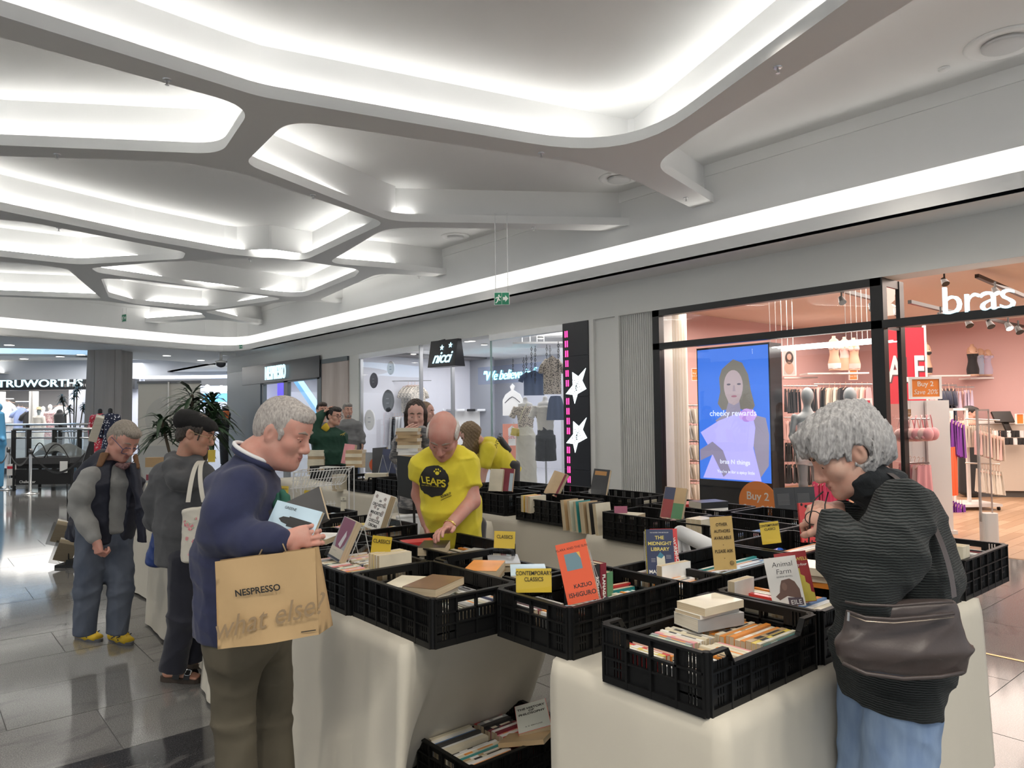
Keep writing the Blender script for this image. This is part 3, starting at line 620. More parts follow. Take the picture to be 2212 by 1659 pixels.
def torso(px,py,D,h,label,col,style):
 p=PV(px,py,D);t=thing('torso_form',label,'mannequin',p,-YAW+R(-25));f=h
 prof=[(.30,0),(.33,.12),(.335,.22),(.27,.36),(.235,.46),(.255,.58),(.30,.68),(.30,.76),(.24,.86),(.10,.92),(.095,.98)]
 mb=MB();n=20;vs=[]
 for r_,z_ in prof:
  for i in range(n):a=2*PI*i/n;vs.append((r_*.5*f*math.cos(a),r_*.36*f*math.sin(a)*(1.15 if math.sin(a)<0 else 1),z_*f))
 fs=[(k*n+i,k*n+(i+1)%n,(k+1)*n+(i+1)%n,(k+1)*n+i)for k in range(len(prof)-1)for i in range(n)]+[tuple((len(prof)-1)*n+i for i in range(n))]
 mb.add(vs,fs)
 for sx in(-1,1):mb.ball((sx*.075*f,-.085*f,.66*f),(.075*f,.07*f,.075*f),10,8)
 mb.build('form',M_torso,t,True,local=True)
 g=MB()
 if style in('set','corset','body'):
  for sx in(-1,1):g.ball((sx*.076*f,-.09*f,.645*f),(.08*f,.072*f,.068*f),10,8);g.tube([(sx*.09*f,-.11*f,.7*f),(sx*.09*f,-.05*f,.86*f)],.008,4)
 z0_,z1_={'set':(.02,.20),'corset':(.36,.64),'body':(.05,.68)}[style]
 m2=8;vs=[]
 for k in range(m2+1):
  z_=z0_+(z1_-z0_)*k/m2;r_=np.interp(z_,[q[1]for q in prof],[q[0]for q in prof])*1.03
  for i in range(n):a=2*PI*i/n;zz=z_ if style!='set' else z_+(.10*abs(math.cos(a))if k==0 else 0);vs.append((r_*.5*f*math.cos(a),r_*.36*f*math.sin(a)*(1.15 if math.sin(a)<0 else 1),zz*f))
 g.add(vs,[(k*n+i,k*n+(i+1)%n,(k+1)*n+(i+1)%n,(k+1)*n+i)for k in range(m2)for i in range(n)])
 g.build('lingerie',col,t,True,local=True);return t
torso(1803,800,13.9,sz(76,13.9),'tan torso in white lace set, leftmost of three on the window shelf',F_wht,'set');torso(1826,800,14.1,sz(74,14.1),'tan torso in a pink corset between two others on the window shelf',F_pal,'corset');torso(1846,800,14.0,sz(72,14.0),'tan torso in a pale pink set, rightmost of three on the window shelf',F_pal,'set')
torso(2102,812,15.0,sz(70,15),'tan torso in a black lace bodysuit on the back shelf',F_blk,'body');torso(2121,812,15.3,sz(66,15.3),'tan torso in a pale blue set behind the black bodysuit one',mat('fabric_pale_blue',(.45,.52,.66),.8),'body');torso(2137,812,15.2,sz(64,15.2),'tan torso in a lilac corset, last on the back shelf',F_lil,'body')
torso(2001,809,14.8,sz(72,14.8),'tan torso in black behind the red sale banner',F_blk,'set')
D6=14.3;t=thing('framed_picture','white framed portrait of a dark-haired woman on the shop shelf','picture',PV(1705,780,D6));Mf=look(PV(1705,781,D6),-FH)
MB().at(Mf).box((-sz(15,D6),-sz(31,D6),-.03),(sz(15,D6),sz(31,D6),0)).build('frame',M_gloss,t);MB().at(Mf).box((-sz(12,D6),-sz(28,D6),0),(sz(12,D6),sz(28,D6),.004)).build('print',mat('portrait_ground',(.55,.53,.51),.6),t)
for cx_,cy_,rx,ry,c_ in[(0,8,9,14,(.05,.035,.03)),(0,10,5,7,(.5,.33,.26)),(-1,-14,10,14,(.52,.35,.27))]:
 MB().at(Mf).prism([(sz(cx_+rx*math.cos(a),D6),sz(cy_+ry*math.sin(a),D6))for a in[2*PI*i/18 for i in range(18)]],.004,.005+.001*(cx_==0 and cy_==10)).build('print_shape',mat('pp_%d'%int(c_[0]*99+ry),c_,.6),t)
def red_card(px,py,D,w,h,s,label,fs,r=None):
 t=thing('price_sign',label,'sign',PV(px,py,D));M_=look(PV(px,py,D),-FH)
 mb=MB().at(M_)
 if r:mb.prism([(r*math.cos(a),r*math.sin(a))for a in[2*PI*i/36 for i in range(36)]],-.01,0)
 else:mb.box((-w/2,-h/2,-.01),(w/2,h/2,0))
 mb.build('panel',mat('sale_red',(.62,.02,.045),.5),t)
 if not r:MB().at(M_).box((-w/2-.03,-h/2-.03,-.03),(-w/2,h/2+.03,.005)).box((w/2,-h/2-.03,-.03),(w/2+.03,h/2+.03,.005)).box((-w/2,h/2,-.03),(w/2,h/2+.03,.005)).box((-w/2,-h/2-.03,-.03),(w/2,-h/2,.005)).build('frame',M_gloss,t)
 zz=PV(px,py,D).z;MB().at(M_).cyl((0,-(r or h/2),-.02),(0,-zz,-.02),.012).build('post',M_gloss,t)
 text(s,M_@Matrix.Translation((fs*.3,0,.002)),fs,mat('print_white',(.85,.85,.82),.5),t,bold=fs*.012,ex=.0005)
red_card(1862,882,10.6,sz(36,10.6),sz(34,10.6),'500','white framed red price sign beside the second grey mannequin',sz(19,10.6))
red_card(1798,1072,Dx(1798,9.75),0,0,'50','round red fifty sign low in the window by the mannequin legs',sz(20,9.4),sz(38,9.4))
for i in range(4):garment(1765+i*9,1040,9.9,'skirt',.3,.5,F_red,'hot pink slip low in the window behind the mannequin','hot pink slips low in the window',.8,.05,i)
MB_=MB().at(look(PV(1960,892,D3-.1),-FH)).box((-sz(8,D3),-sz(8,D3),-.01),(sz(8,D3),sz(8,D3),0));tc_=tag(MB_.build('price_tag',mat('kraft_tag',(.36,.20,.09),.6)),'small brown price tag above the pink bras on the pillar','tag')
text('Buy 2\nSave 20%',look(PV(1960,892,D3-.1),-FH)@Matrix.Translation((0,0,.002)),sz(4,D3),mat('print_cream',(.82,.76,.68),.6),tc_,ex=.0003)
# == fashion shop with the star panel
def ox(px,py,x=XW):return onx(px,py,x)
S0,S1=yc['star0'],yc['star1']
M_matb=mat('matt_black_panel',(.012,.012,.016),.3)
tp=thing('star_panel','tall black panel with pink dashes and two glowing white stars','panel',(XW,(S0+S1)/2,0))
for i,(za,zb_)in enumerate([(0,.62),(.625,1.9),(1.905,2.62),(2.625,ZF)]):MB().box((XW-.02,S1,za),(XW+.3,S0,zb_)).build('black_tile',M_matb,tp)
Mst=look(V((XW-.022,0,0)),(-1,0,0));M_pk=emis('pink_neon',(1,.06,.30),2.2);M_star=emis('star_bulbs',(.85,.98,1),2.0)
dz=[(1223+(i*.55),722+i*21.2)for i in range(6)]+[(1226.5+i*.5,867+i*21.3)for i in range(4)]+[(1228+i*.5,972+i*21.2)for i in range(5)]
for px,py in dz:
 p=ox(px,py,XW-.022)
 for s_ in(-1,1):MB().cbox((XW-.024,p.y+s_*.024,p.z),(.008,.022,.115)).build('pink_dash',M_pk,tp)
st_px=[[(1265,795),(1257,822),(1266,840),(1247,851),(1241,872),(1237,853),(1222,851),(1237,832),(1236,804),(1249,813)],[(1266.5,902),(1258,928),(1267.5,946),(1247.5,957),(1242,978),(1238,959),(1223,957),(1238,938),(1238,910),(1250,921)]]
for pts in st_px:
 poly=[ox(*q,XW-.03)for q in pts]
 MB().add([(q.x,q.y,q.z)for q in poly]+[(q.x+.02,q.y,q.z)for q in poly],[tuple(range(10))]+[(i,10+i,10+(i+1)%10,(i+1)%10)for i in range(10)]).build('star',M_star,tp)
 c=sum(poly,V((0,0,0)))/10;mb=MB();rr=random.Random(4)
 for _ in range(70):
  i=rr.randrange(10);a,b=poly[i],poly[(i+1)%10];u,v=rr.random(),rr.random()
  q=c+(a-c)*u*(1-v)*.95+(b-c)*u*v*.95;mb.cbox((q.x-.004,q.y,q.z),(.004,.012,.012))
 tag(mb.build('bulb_gap',mat('bulb_gap',(.25,.3,.32),.5),tp),kind='stuff')
XN=14.6;yA,yB_=S0,yc['nic0']
struct(MB().box((XN,yA-.1,0),(XN+.1,yB_+1.5,3.4)).build('wall_shop_back',mat('lilac_white',(.76,.75,.80),.7)))
struct(MB().box((XW+.3,yA-.25,0),(XN,yA-.12,3.4)).build('wall_shop_side',mat('grey_shop_wall',(.52,.52,.55),.7)))
struct(MB().box((XW+.3,yB_+1.2,0),(XN,yB_+1.3,3.4)).build('wall_shop_side',mat('lilac_white',(.76,.75,.80),.7)))
struct(MB().box((XW+.02,yA-.1,-.05),(XN,yB_+1.3,.008)).build('floor_shop',mat('pale_terrazzo',(.62,.61,.62),.2,noise=((30,30,30),(.5,.5,.52),.2))))
struct(MB().box((XW+.4,yA-.3,3.35),(XN,yB_+1.3,3.4)).build('ceiling_shop',M_white))
struct(MB().box((12.8,11.9,0),(12.95,13.3,3.35)).build('wall_shop_partition',mat('grey_shop_wall',(.52,.52,.55),.7)))
w2=struct(MB().box((XW,yc['nic2'],ZF-.12),(XW+.12,S0,ZF)).build('window_2',M_steel));MB().box((XW+.05,yc['nic2'],.05),(XW+.06,S0-.03,ZF-.12)).build('glass_pane',M_glass,w2)
MB().box((XW+.03,S0-.035,0),(XW+.09,S0,ZF)).build('window_frame',M_steel,w2);MB().box((XW+.04,yc['nic2'],0),(XW+.075,yc['nic2']+.02,ZF)).build('pane_edge',mat('green_glass_edge',(.35,.5,.48),.15),w2)
w3=struct(MB().box((XW,yc['nic1'],ZF-.12),(XW+.12,yc['nic0'],ZF)).build('window_3',M_steel));MB().box((XW+.05,yc['nic1'],.05),(XW+.06,yc['nic0']-.03,ZF-.12)).build('glass_pane',glass('shop_glass_reflective',(1,1,1),0.,.06),w3)
MB().box((XW+.02,yc['nic0']-.06,0),(XW+.10,yc['nic0']-.0,ZF)).box((XW+.02,yc['nic1']-.02,0),(XW+.10,yc['nic1']+.03,ZF)).build('window_frame',M_steel,w3)
MB().box((XW+.06,yc['nic1']-.01,.05),(XW+.95,yc['nic1'],ZF-.12)).build('glass_return',M_glass,w3);MB().box((XW+.9,yc['nic1']-.04,0),(XW+.98,yc['nic1']+.02,ZF)).build('steel_post',M_steel,w3)
for px,py,r,m_,lab in[(844,795,.17,M_gloss,'small white button disc high on the left shop window'),(807,822,.20,mat('dark_button',(.10,.09,.12),.4),'dark translucent button disc on the left shop window'),(838,866,.28,mat('black_button',(.015,.015,.018),.3),'black button disc behind the leopard print tops'),(798,907,.27,M_gloss,'large white button disc low on the left shop window')]:
 p=ox(px,py,XW+.16);t=thing('window_disc',lab,'disc',p);Mb=look(p,(-1,0,0))
 MB().at(Mb).lathe([(r*.97,-.02),(r,0),(r*.93,.012),(r*.80,.004),(r*.5,.004)],n=30).build('button',m_,t,True)
 for s_ in(-1,1):MB().at(Mb).box((-.06*r/.25,s_*.05*r/.25-.012,.004),(.06*r/.25,s_*.05*r/.25+.012,.012)).build('button_slot',mat('slot_grey',(.4,.4,.44),.5),t)
pa_,pb_=ox(935,740,XW-.25),ox(985,735,XW-.25);pc_=ox(935,797,XW-.25)
ts=thing('hanging_sign','black hanging sign with a glowing white script name and two stars','sign',(XW-.25,(pa_.y+pb_.y)/2,pa_.z));wS_=pa_.y-pb_.y;hS_=pa_.z-pc_.z
Mh=look(V((XW-.25,(pa_.y+pb_.y)/2,(pa_.z+pc_.z)/2+.02)),(-1,-.12,0))
mb=MB().at(Mh);mb.add([(-wS_/2,hS_/2,0),(wS_/2,hS_/2,0),(wS_/2,-hS_/2,.10),(-wS_/2,-hS_/2,.10),(-wS_/2,hS_/2,-.1),(wS_/2,hS_/2,-.1),(wS_/2,-hS_/2,-.2),(-wS_/2,-hS_/2,-.2)],[(0,3,2,1),(4,5,6,7),(0,1,5,4),(2,3,7,6),(1,2,6,5),(3,0,4,7)])
mb.build('sign_box',M_matb,ts)
Mh2=Mh@Matrix.Translation((0,0,.056))@Matrix.Rotation(-math.atan2(.10,hS_),4,'X')
text('nicci',Mh2@Matrix.Translation((0,-.10,.01)),hS_*.62,M_sign_w,ts,bold=.004,shear=.35,ex=.006,spacing=.9)
for sx,sy in((-.02,.13),(.26,.17)):
 c_=[(.065*(1 if k%2==0 else.45)*math.sin(2*PI*k/10),.065*(1 if k%2==0 else.45)*math.cos(2*PI*k/10))for k in range(10)]
 MB().at(Mh2@Matrix.Translation((sx*wS_*1.1,sy*hS_/.62,.01))).prism([(-q[0],q[1])for q in c_],0,.01).build('star',M_sign_w,ts)
for k in range(9):
 for j in range(2):MB().at(Mh2@Matrix.Translation((-wS_*.44+k*wS_*.11,hS_*(.40+.05*j),-.02))).box((-.02,-.008,0),(.03,.008,.012)).build('red_dash',emis('red_dash',(.9,.03,.1),1.4),ts)
MB().cyl((XW-.2,pa_.y-.1,ZF-.02),(XW+.05,pa_.y-.1,ZF+.05),.02).build('bracket',M_blk,ts)
XI=12.75;mn=emis('neon_blue',(.25,.85,1),3)
pn=ox(1095,810,XI);tn=thing('neon_sign','blue neon script sign on the grey shop wall behind the window','sign',pn)
text('"We believe in f',look(pn,(-1,0,0)),.38,mn,tn,shear=.35,ex=.012,bold=-.001,spacing=.92)
MB().at(look(pn+V((.03,0,0)),(-1,0,0))).box((-1.35,-.22,-.02),(1.35,.28,0)).build('backing',glass('neon_backing',(1,1,1),.1,.05,(.8,.85,.95)),tn)
struct(MB().box((XI+.05,9.55,0),(XI+.15,14.2,3.35)).build('wall_shop_inner',mat('grey_shop_wall',(.52,.52,.55),.7)))if False else None
struct(MB().box((XI+.05,9.4,0),(XI+.17,13.2,3.35)).build('wall_shop_inner',mat('grey_inner_wall',(.46,.46,.49),.7)))
pe=ox(1108,862,XI);te=thing('hanger_emblem','white coat hanger emblem on the grey shop wall','emblem',pe);Me=look(pe,(-1,0,0))
MB().at(Me).prism([(-.42,-.45),(.42,-.45),(.42,-.02),(.30,.13),(.05,.24),(.10,.34),(.0,.42),(-.10,.34),(-.05,.24),(-.30,.13),(-.42,-.02)],0,.02).build('panel',M_gloss,te)
MB().at(Me).tube([(-.32,-.10,.02),(-.12,.02,.025),(0,.06,.025),(.12,.02,.025),(.32,-.10,.02)],.012,5).build('hanger_line',mat('dark_line',(.05,.05,.06),.5),te)
F_leo=spots_mat('fabric_leopard',(.55,.42,.30),(.03,.02,.02),46,.34);F_leo2=spots_mat('fabric_leopard_pale',(.66,.58,.48),(.04,.03,.03),40,.36);F_ab=spots_mat('fabric_abstract',(.72,.62,.56),(.015,.015,.02),16,.42);F_den=fab('denim',(.08,.12,.22));F_gr=fab('grey_print',(.35,.34,.36))
rail(828,905,823,Dx(866,11.),'steel rail of leopard print tops behind the left window');rail(905,932,822,Dx(915,11.5),'steel rail end beside the hanging sign')
for i in range(7):garment(850+i*5,842+i*.5,Dx(850+i*5,11+.1*i),'top',.55,.85,F_leo,'leopard print top on the rail behind the left window','leopard tops behind the window',.9,.03,i)
for i in range(4):garment(882+i*7,832,Dx(882+i*7,11.2),'top',.5,.8,F_leo2,'pale leopard top nearer the shop door','pale leopard tops by the door',.8,.03,i)
for i in range(5):garment(852+i*6,900,Dx(852+i*6,10.8),'skirt',.45,1.05,[F_wht,F_blk,F_wht,F_wht,F_gr][i],['white skirt, nearest the glass under the leopard tops','black skirt under the leopard tops','white skirt in the middle under the leopard tops','white skirt fourth under the leopard tops','grey print skirt under the leopard tops'][i],None,.8,.04,i)
garment(925,832,Dx(925,12.3),'dress',.5,1.15,F_blk,'long black dress on the rail under the hanging sign',None,.7);garment(944,836,Dx(944,12.8),'top',.62,1.0,F_ab,'black and white print blouse beside the long black dress',None,.3)
garment(983,838,Dx(983,14.3),'top',.72,1.0,F_blk,'black kimono top with a pink bead necklace on the shop wall',None,.0);garment(1030,836,Dx(1030,14.3),'top',.70,1.0,F_wht,'white top hung right of the black kimono',None,.0)
pnk=PV(988,862,Dx(988,14.15));tag(MB().tube([pnk+XH*(.11*math.sin(a))+UP*(.36*math.cos(a)-.1)for a in[2*PI*i/20 for i in range(20)]],.022,5,True).build('bead_necklace',fab('pink_bead',(.72,.42,.36))),'long pink bead necklace over the black kimono top','necklace')
rail(950,1050,818,Dx(1000,14.35),'steel wall rail above the black kimono top');
tag(MB().at(look(PV(1000,905,Dx(1000,13.2)),-FH)).box((-.9,-.9,-.4),(.9,.25,0)).build('display_table',M_gloss),'white display table with folded tops below the black kimono','table')
for i in range(5):
 p=PV(952+i*22,886,Dx(1000,13.1));tag(MB().at(frame(XH,FH,UP,p)).cbox((0,0,0),(.26,.26,.07)).build('folded_top',[F_wht,F_gr,F_wht,F_blk,F_wht][i],None,bev=.02),['white folded top at the left end of the display table','grey folded top on the display table','white folded top in the middle of the display table','black folded top on the display table','white folded top at the right end of the display table'][i],'clothing')
garment(1153,800,Dx(1153,10.6),'top',.45,.55,F_den,'denim top hung on chains in the right window',None,.1,hang=False);garment(1192,768,Dx(1192,10.),'top',.36,.78,F_leo2,'leopard blouse hung on chains beside the star panel',None,.1,hang=False)
garment(1200,855,Dx(1200,10.3),'slip',.4,.5,F_den,'dark denim piece below the hung leopard blouse',None,.2,hang=False)
def chain(px,py0,py1,D,label):
 D=Dx(px,10.+(D-11.6))
 a,b=PV(px,py0,D),PV(px,py1,D);n=int((a-b).length/.05);mb=MB()
 for i in range(n):
  c=a.lerp(b,(i+.5)/n);d1=XH if i%2 else FH
  mb.tube([c+d1*(.016*math.cos(t))+UP*(.032*math.sin(t))for t in[2*PI*k/8 for k in range(8)]],.006,4,True)
 return tag(mb.build('hanging_chain',M_blk),label,'chain')
for px,y0_,y1_,D,lab in[(1108,772,802,12.4,'black chain farthest left in the right shop window'),(1131,772,805,12.2,'black chain left of the denim top'),(1137,768,815,12,'black chain at the left of the denim top shoulders'),(1148,746,815,12,'black chain in front of the denim top'),(1156,748,828,11.9,'longest black chain before the denim top'),(1181,745,775,11.6,'black chain at the left of the hung leopard blouse'),(1188,746,772,11.6,'black chain in the middle of the hung leopard blouse'),(1206,738,800,11.4,'black chain nearest the star panel')]:chain(px,y0_,y1_,D,lab)
tag(MB().at(look(PV(1170,745,Dx(1170,10.5)),-UP,FH)).box((-.62,-.5,-.02),(.62,.5,.02)).build('ceiling_grid',M_gloss),'white hanging ceiling grid above the chains','grid')
for i,px in enumerate((1128,1145,1160,1175)):tag(MB().cyl(PV(px,745,Dx(px,10.5)),PV(px,712,Dx(px,10.5)),.012,n=6).build('grid_hanger',M_steel),['first','second','third','fourth'][i]+' steel hanger rod of the ceiling grid from the left','rod')
mb=MB().at(look(PV(1100,945,Dx(1100,11.4)),-FH));t=thing('pinafore_stand','coral pink skirt stand with a white sale tag behind the mannequins','stand',PV(1100,1010,Dx(1100,11.4)).to_2d().to_3d())
mb.box((-.16,-.7,-.08),(.22,.33,0)).build('coral_skirt',fab('coral',(.80,.30,.20)),t);MB().at(look(PV(1105,940,Dx(1105,11.3)),-FH)).prism([(-.08,-.25),(.10,-.25),(.10,.16),(.01,.23),(-.08,.16)],0,.01).build('sale_tag',M_gloss,t)
text('50%',look(PV(1105,945,Dx(1105,11.28)),-FH),.10,mat('sale_red',(.62,.02,.045),.5),t,ex=.0005)
for i,(px,py,D)in enumerate([(830,776,16),(893,764,15),(1010,737,15.5),(1020,736,15.5),(1046,744,17),(1169,730,12.6)]):
 p=onz(px,py,3.34);tt_=thing('shop_downlight',['round downlight behind the left shop window','round downlight over the leopard tops','left of two round downlights behind the hanging sign','right of two round downlights behind the hanging sign','round downlight deep behind the shop door','round downlight above the right shop window'][i],'downlight',p)
 MB().lathe([(.09,0),(.085,-.012)],n=16).build('trim_ring',M_gloss,tt_,local=True);MB().lathe([(.075,-.013),(.005,-.014)],n=16).build('lamp',emis('downlight_glow',(1,.97,.9),9),tt_,local=True)
def exit_sign(px,py,D,w,label,yaw=0.,zt_=4.5):
 p=PV(px,py,D);t=thing('exit_sign',label,'sign',p);n=(Matrix.Rotation(yaw,3,'Z')@-FH);M_=look(p,n);h=w*.95 if w<.5 else w
 g=mat('exit_green',(.02,.22,.12),.5);wm_=mat('exit_white',(.85,.9,.86),.5)
 MB().at(M_).box((-w/2,-w*.42,-.02),(w/2,w*.42,0)).build('panel',wm_,t)
 MB().at(M_).box((-w*.47,-w*.39,0),(-w*.01,w*.39,.003)).box((w*.01,-w*.39,0),(w*.47,w*.39,.003)).build('green_field',g,t)
 a=w/.4
 MB().at(M_).prism([(q[0]*a,q[1]*a)for q in[(.03,-.04),(.09,-.04),(.09,-.09),(.17,0),(.09,.09),(.09,.04),(.03,.04)]],.003,.006).build('arrow',wm_,t)
 f=MB().at(M_@Matrix.Translation((-.095*a,0,0)))
 for poly in([(-.015,.03),(.02,.055),(.015,-.01),(-.02,-.02)],[(.0,-.01),(.03,-.05),(.055,-.05),(.02,.0)],[(-.02,-.01),(-.03,-.06),(-.07,-.10),(-.05,-.11),(-.005,-.065),(.01,-.02)],[(.01,.05),(.05,.02),(.07,.04),(.06,.05),(.045,.04),(.015,.065)],[(-.015,.045),(-.06,.02),(-.055,-.01),(-.04,.0),(-.04,.015),(-.005,.025)]):f.prism([(q[0]*a*1.15,q[1]*a*1.15)for q in poly],.003,.006)
 f.prism([((.02+.02*math.cos(k*PI/5))*a,(.085+.02*math.sin(k*PI/5))*a)for k in range(10)],.003,.006);f.build('running_figure',wm_,t)
 for sx in(-1,1):MB().cyl(M_@V((sx*w*.4,w*.42,-.01)),V(((M_@V((sx*w*.4,0,-.01))).x,(M_@V((sx*w*.4,0,-.01))).y,zt_)),.0035,n=5).build('wire',M_steel,t)
 return t
exit_sign(1084,645,10.5,sz(33,10.5),'green running man exit sign hung before the white fascia',zt_=4.55)
exit_sign(268,687,19.5,sz(19,19.5),'edge-on green exit sign hung at the far lattice',R(-35),4.6);exit_sign(520,749,22.5,sz(10,22.5),'tiny far exit sign near the ceiling corner',R(-25),4.2)
# == coffee shop (far right wall) 
M_ngrey=mat('grey_shopfront_steel',(.10,.12,.13),.4)
n0,n1,n2=yc['nes0'],yc['nes1'],yc['nes2'];zt2=ox(600,824).z
w4=struct(MB().box((XW,n1,zt2-.05),(XW+.12,n0,zt2+.08)).build('window_4',M_ngrey))
MB().box((XW-.02,n0-3.2,0),(XW+.12,n0,ZF)).build('wide_post',M_ngrey,w4);MB().box((XW,n2,ZF-.12),(XW+.12,n0,ZF)).box((XW,n1-.1,0),(XW+.12,n1+.15,ZF)).box((XW,ox(566,900).y-.1,0),(XW+.12,ox(566,900).y,zt2)).box((XW,ox(618,900).y-.1,0),(XW+.12,ox(618,900).y+.2,zt2)).build('window_frame',M_ngrey,w4)
gl2=glass('coffee_shop_glass',(1,1,1),0.,.14)
MB().box((XW+.05,n1+.15,zt2+.08),(XW+.06,n0-3.2,ZF-.12)).build('glass_pane',gl2,w4);MB().box((XW+.05,n1+.15,.05),(XW+.06,ox(618,900).y-.1,zt2-.05)).build('glass_pane',gl2,w4);MB().box((XW+.05,ox(566,900).y,.05),(XW+.06,n0-3.2,zt2-.05)).build('glass_pane',gl2,w4)
struct(MB().box((XW+.02,n2,0),(XW+.12,n1-.1,ZF-.12)).build('wall_poster_panel',mat('brown_gauze_print',(.40,.33,.29),.6,noise=((.1,2.2,.45),(.62,.55,.51),.22,3))))
struct(MB().box((XW+4.5,n2-.5,0),(XW+4.6,n0+6,3.4)).build('wall_shop_back',mat('cool_grey_wall',(.34,.35,.38),.6)));struct(MB().box((XW+.3,n2-.3,3.3),(XW+4.5,n0+1,3.35)).build('ceiling_shop',mat('dark_shop_ceiling',(.20,.19,.19),.7)))
struct(MB().box((XW+.12,n0-.1,0),(XW+4.5,n0,3.3)).build('wall_shop_side',mat('cool_white_wall',(.62,.62,.66),.6)))
pq=ox(594,806,XW-.1);tq=thing('shop_sign','glowing white coffee shop letters over its glass door','sign',pq);MB().at(look(pq+V((.06,0,0)),(-1,0,0))).box((-3.05,-.27,-.03),(3.05,.35,0)).build('backing',M_matb,tq)
Lq=ox(566,806,XW-.1).y-ox(613,802,XW-.1).y
text('NESPRESSO',look(pq,(-1,0,0)),.62,M_sign_w,tq,sx=Lq/3.4,bold=.0,ex=.02)
bl=emis('cool_screen',(.18,.45,.95),1.0)
tag(MB().box((XW+4.4,ox(540,900,XW+4.4).y,0.2),(XW+4.48,ox(560,900,XW+4.4).y+1.5,2.2)).build('lit_display',bl),'cool blue lit display deep in the coffee shop','display')
tag(MB().at(look(PV(612,850,27),-FH)).box((-.22,-.65,-.03),(.25,.5,0)).build('lit_display',emis('deep_blue_display',(.08,.06,.85),1.2)),'small deep blue lit display behind the coffee shop door','display')
for i,(a,b)in enumerate([((622,790),(700,905)),((655,780),(695,808))]):
 pa2,pb2=ox(*a,XW+1.5),ox(*b,XW+1.5);d=(pb2-pa2).normalized();tag(MB().tube([pa2,pb2],.15,4).build('escalator_rail',emis('blue_rail',(.16,.42,.72),.8)),['long blue lit escalator rail behind the coffee shop glass','short blue lit escalator rail at the glass top'][i],'rail')
# == far left
Dc=23.;pc=PV(241,900,Dc);zc1=PV(241,760,Dc).z;wc=sz(70,Dc)
Mco=frame(XH,-FH,UP,V((pc.x,pc.y,0)))
Moak=mat('pale_oak_cladding',(.43,.40,.37),.5,noise=((9,9,.5),(.36,.33,.30),.3,4))
colm=struct(MB().at(Mco).prism(rounded([(-wc*.42,-.5),(wc*.42,-.5),(wc*.42,.45),(-wc*.42,.45)],.12,5),0,3.77).build('column',Moak))
for a,b in((-.5,-.29),(-.28,.33),(.34,.52)):
 k_=.04;MB().at(Mco).add([(wc*a-k_*(a<-.4)*3,.47,0),(wc*b+k_*(b>.5),.47,0),(wc*b+k_*.2*(b>.5),.47,3.77),(wc*a,.47,3.77),(wc*a-k_*(a<-.4)*3,.43,0),(wc*b+k_*(b>.5),.43,0),(wc*b,.43,3.77),(wc*a,.43,3.77)],[(0,1,2,3),(0,4,5,1),(1,5,6,2),(3,7,4,0),(2,6,7,3)]).build('panel',Moak,colm)
MB().at(Mco).add([(-wc*.55,.30,0),(-wc*.50,.47,0),(-wc*.47,.47,3.77),(-wc*.5,.30,3.77)],[(0,1,2,3)]).build('panel',mat('blue_white_side',(.55,.60,.68),.4),colm)
DT=33.;Mt_=frame(XH,-FH,UP,V((0,0,0)))
def Lx(px,D):return(px-1106)/FPX*D
def tbox(mb,px0,px1,z0,z1,D,th=.2):
 c=PV(px0,900,D);a=V((c.x,c.y,0));w=sz(px1-px0,D);mb.at(frame(XH,-FH,UP,a)).box((0,-th,z0),(w,0,z1));return mb
zf1,zf0=PV(100,820,DT).z,PV(100,842,DT).z
struct(tbox(MB(),-220,290,zf0,zf1,DT,.4).build('wall_store_fascia',mat('store_black',(.010,.010,.012),.3)))
struct(tbox(MB(),-230,640,zf1,5.2,DT+.6,.3).build('wall_far_upper',mat('cool_far_wall',(.52,.56,.64),.7)))
struct(tbox(MB(),-230,640,0,5.2,DT+9,.3).build('wall_store_back',mat('store_back',(.62,.60,.60),.7)))
struct(tbox(MB(),205,300,0,zf1,DT+.5,.5).build('wall_far_pier',mat('cool_pier',(.42,.43,.50),.6)))
for px in(-2,62,66):tag(tbox(MB(),px,px+8 if px>0 else px+4,0,zf0,DT+1.5,.3).build('store_divider',M_gloss),'white shop divider panel in the far department store','panel',group='white dividers in the department store')
area('store_lamp',(PV(90,800,DT+3).x,PV(90,800,DT+3).y,3.3),7.,700,(1,.96,.93),(0,0,-YAW),6.)
area('far_lamp',(PV(400,800,33).x,PV(400,800,33).y,3.6),6.,700,(.9,.95,1),(0,0,-YAW),6.)
area('atrium_daylight',(cB.x,cB.y,6.6),6.,600,(.72,.86,1),(0,0,0),4.)
area('recess_lamp',(cA.x,cA.y,4.2),6.,500,(1,.96,.9),(0,0,0),6.)
tw=thing('store_sign','glowing white store name on the black fascia at the far left','sign',PV(60,830,DT-.05))
text('TRUWORTHS',look(PV(-6,830,DT-.05),-FH),sz(22,DT),M_sign_w,tw,align='LEFT',sx=1.36,bold=.006,ex=.02)
text('EMPORIUM',look(PV(139,833,DT-.05),-FH),sz(9,DT),mat('sign_dim',(.35,.34,.34),.5),tw,align='LEFT',sx=1.05,spacing=1.4,ex=.01)
Fl=lambda n,c:fab(n,c)
F_bl=fab('soft_blue',(.28,.36,.62));F_flo=spots_mat('fabric_floral',(.55,.30,.33),(.75,.66,.62),22,.45);F_sag=fab('sage_green',(.36,.50,.36));F_stripe=fab('cream_stripe',(.66,.62,.56))
seq=[(8,865,F_wht,'top'),(18,868,F_wht,'dress'),(40,878,F_bl,'top'),(48,880,F_bl,'top'),(50,898,F_cream,'skirt'),(64,896,F_sag,'skirt'),(68,886,F_blk,'top'),(72,884,F_wht,'top'),(128,876,F_wht,'dress'),(136,876,F_wht,'top'),(186,878,F_sag,'dress'),(196,880,F_wht,'dress'),(180,900,F_pal,'skirt'),(30,900,F_wht,'skirt'),(120,884,F_cream,'top')]
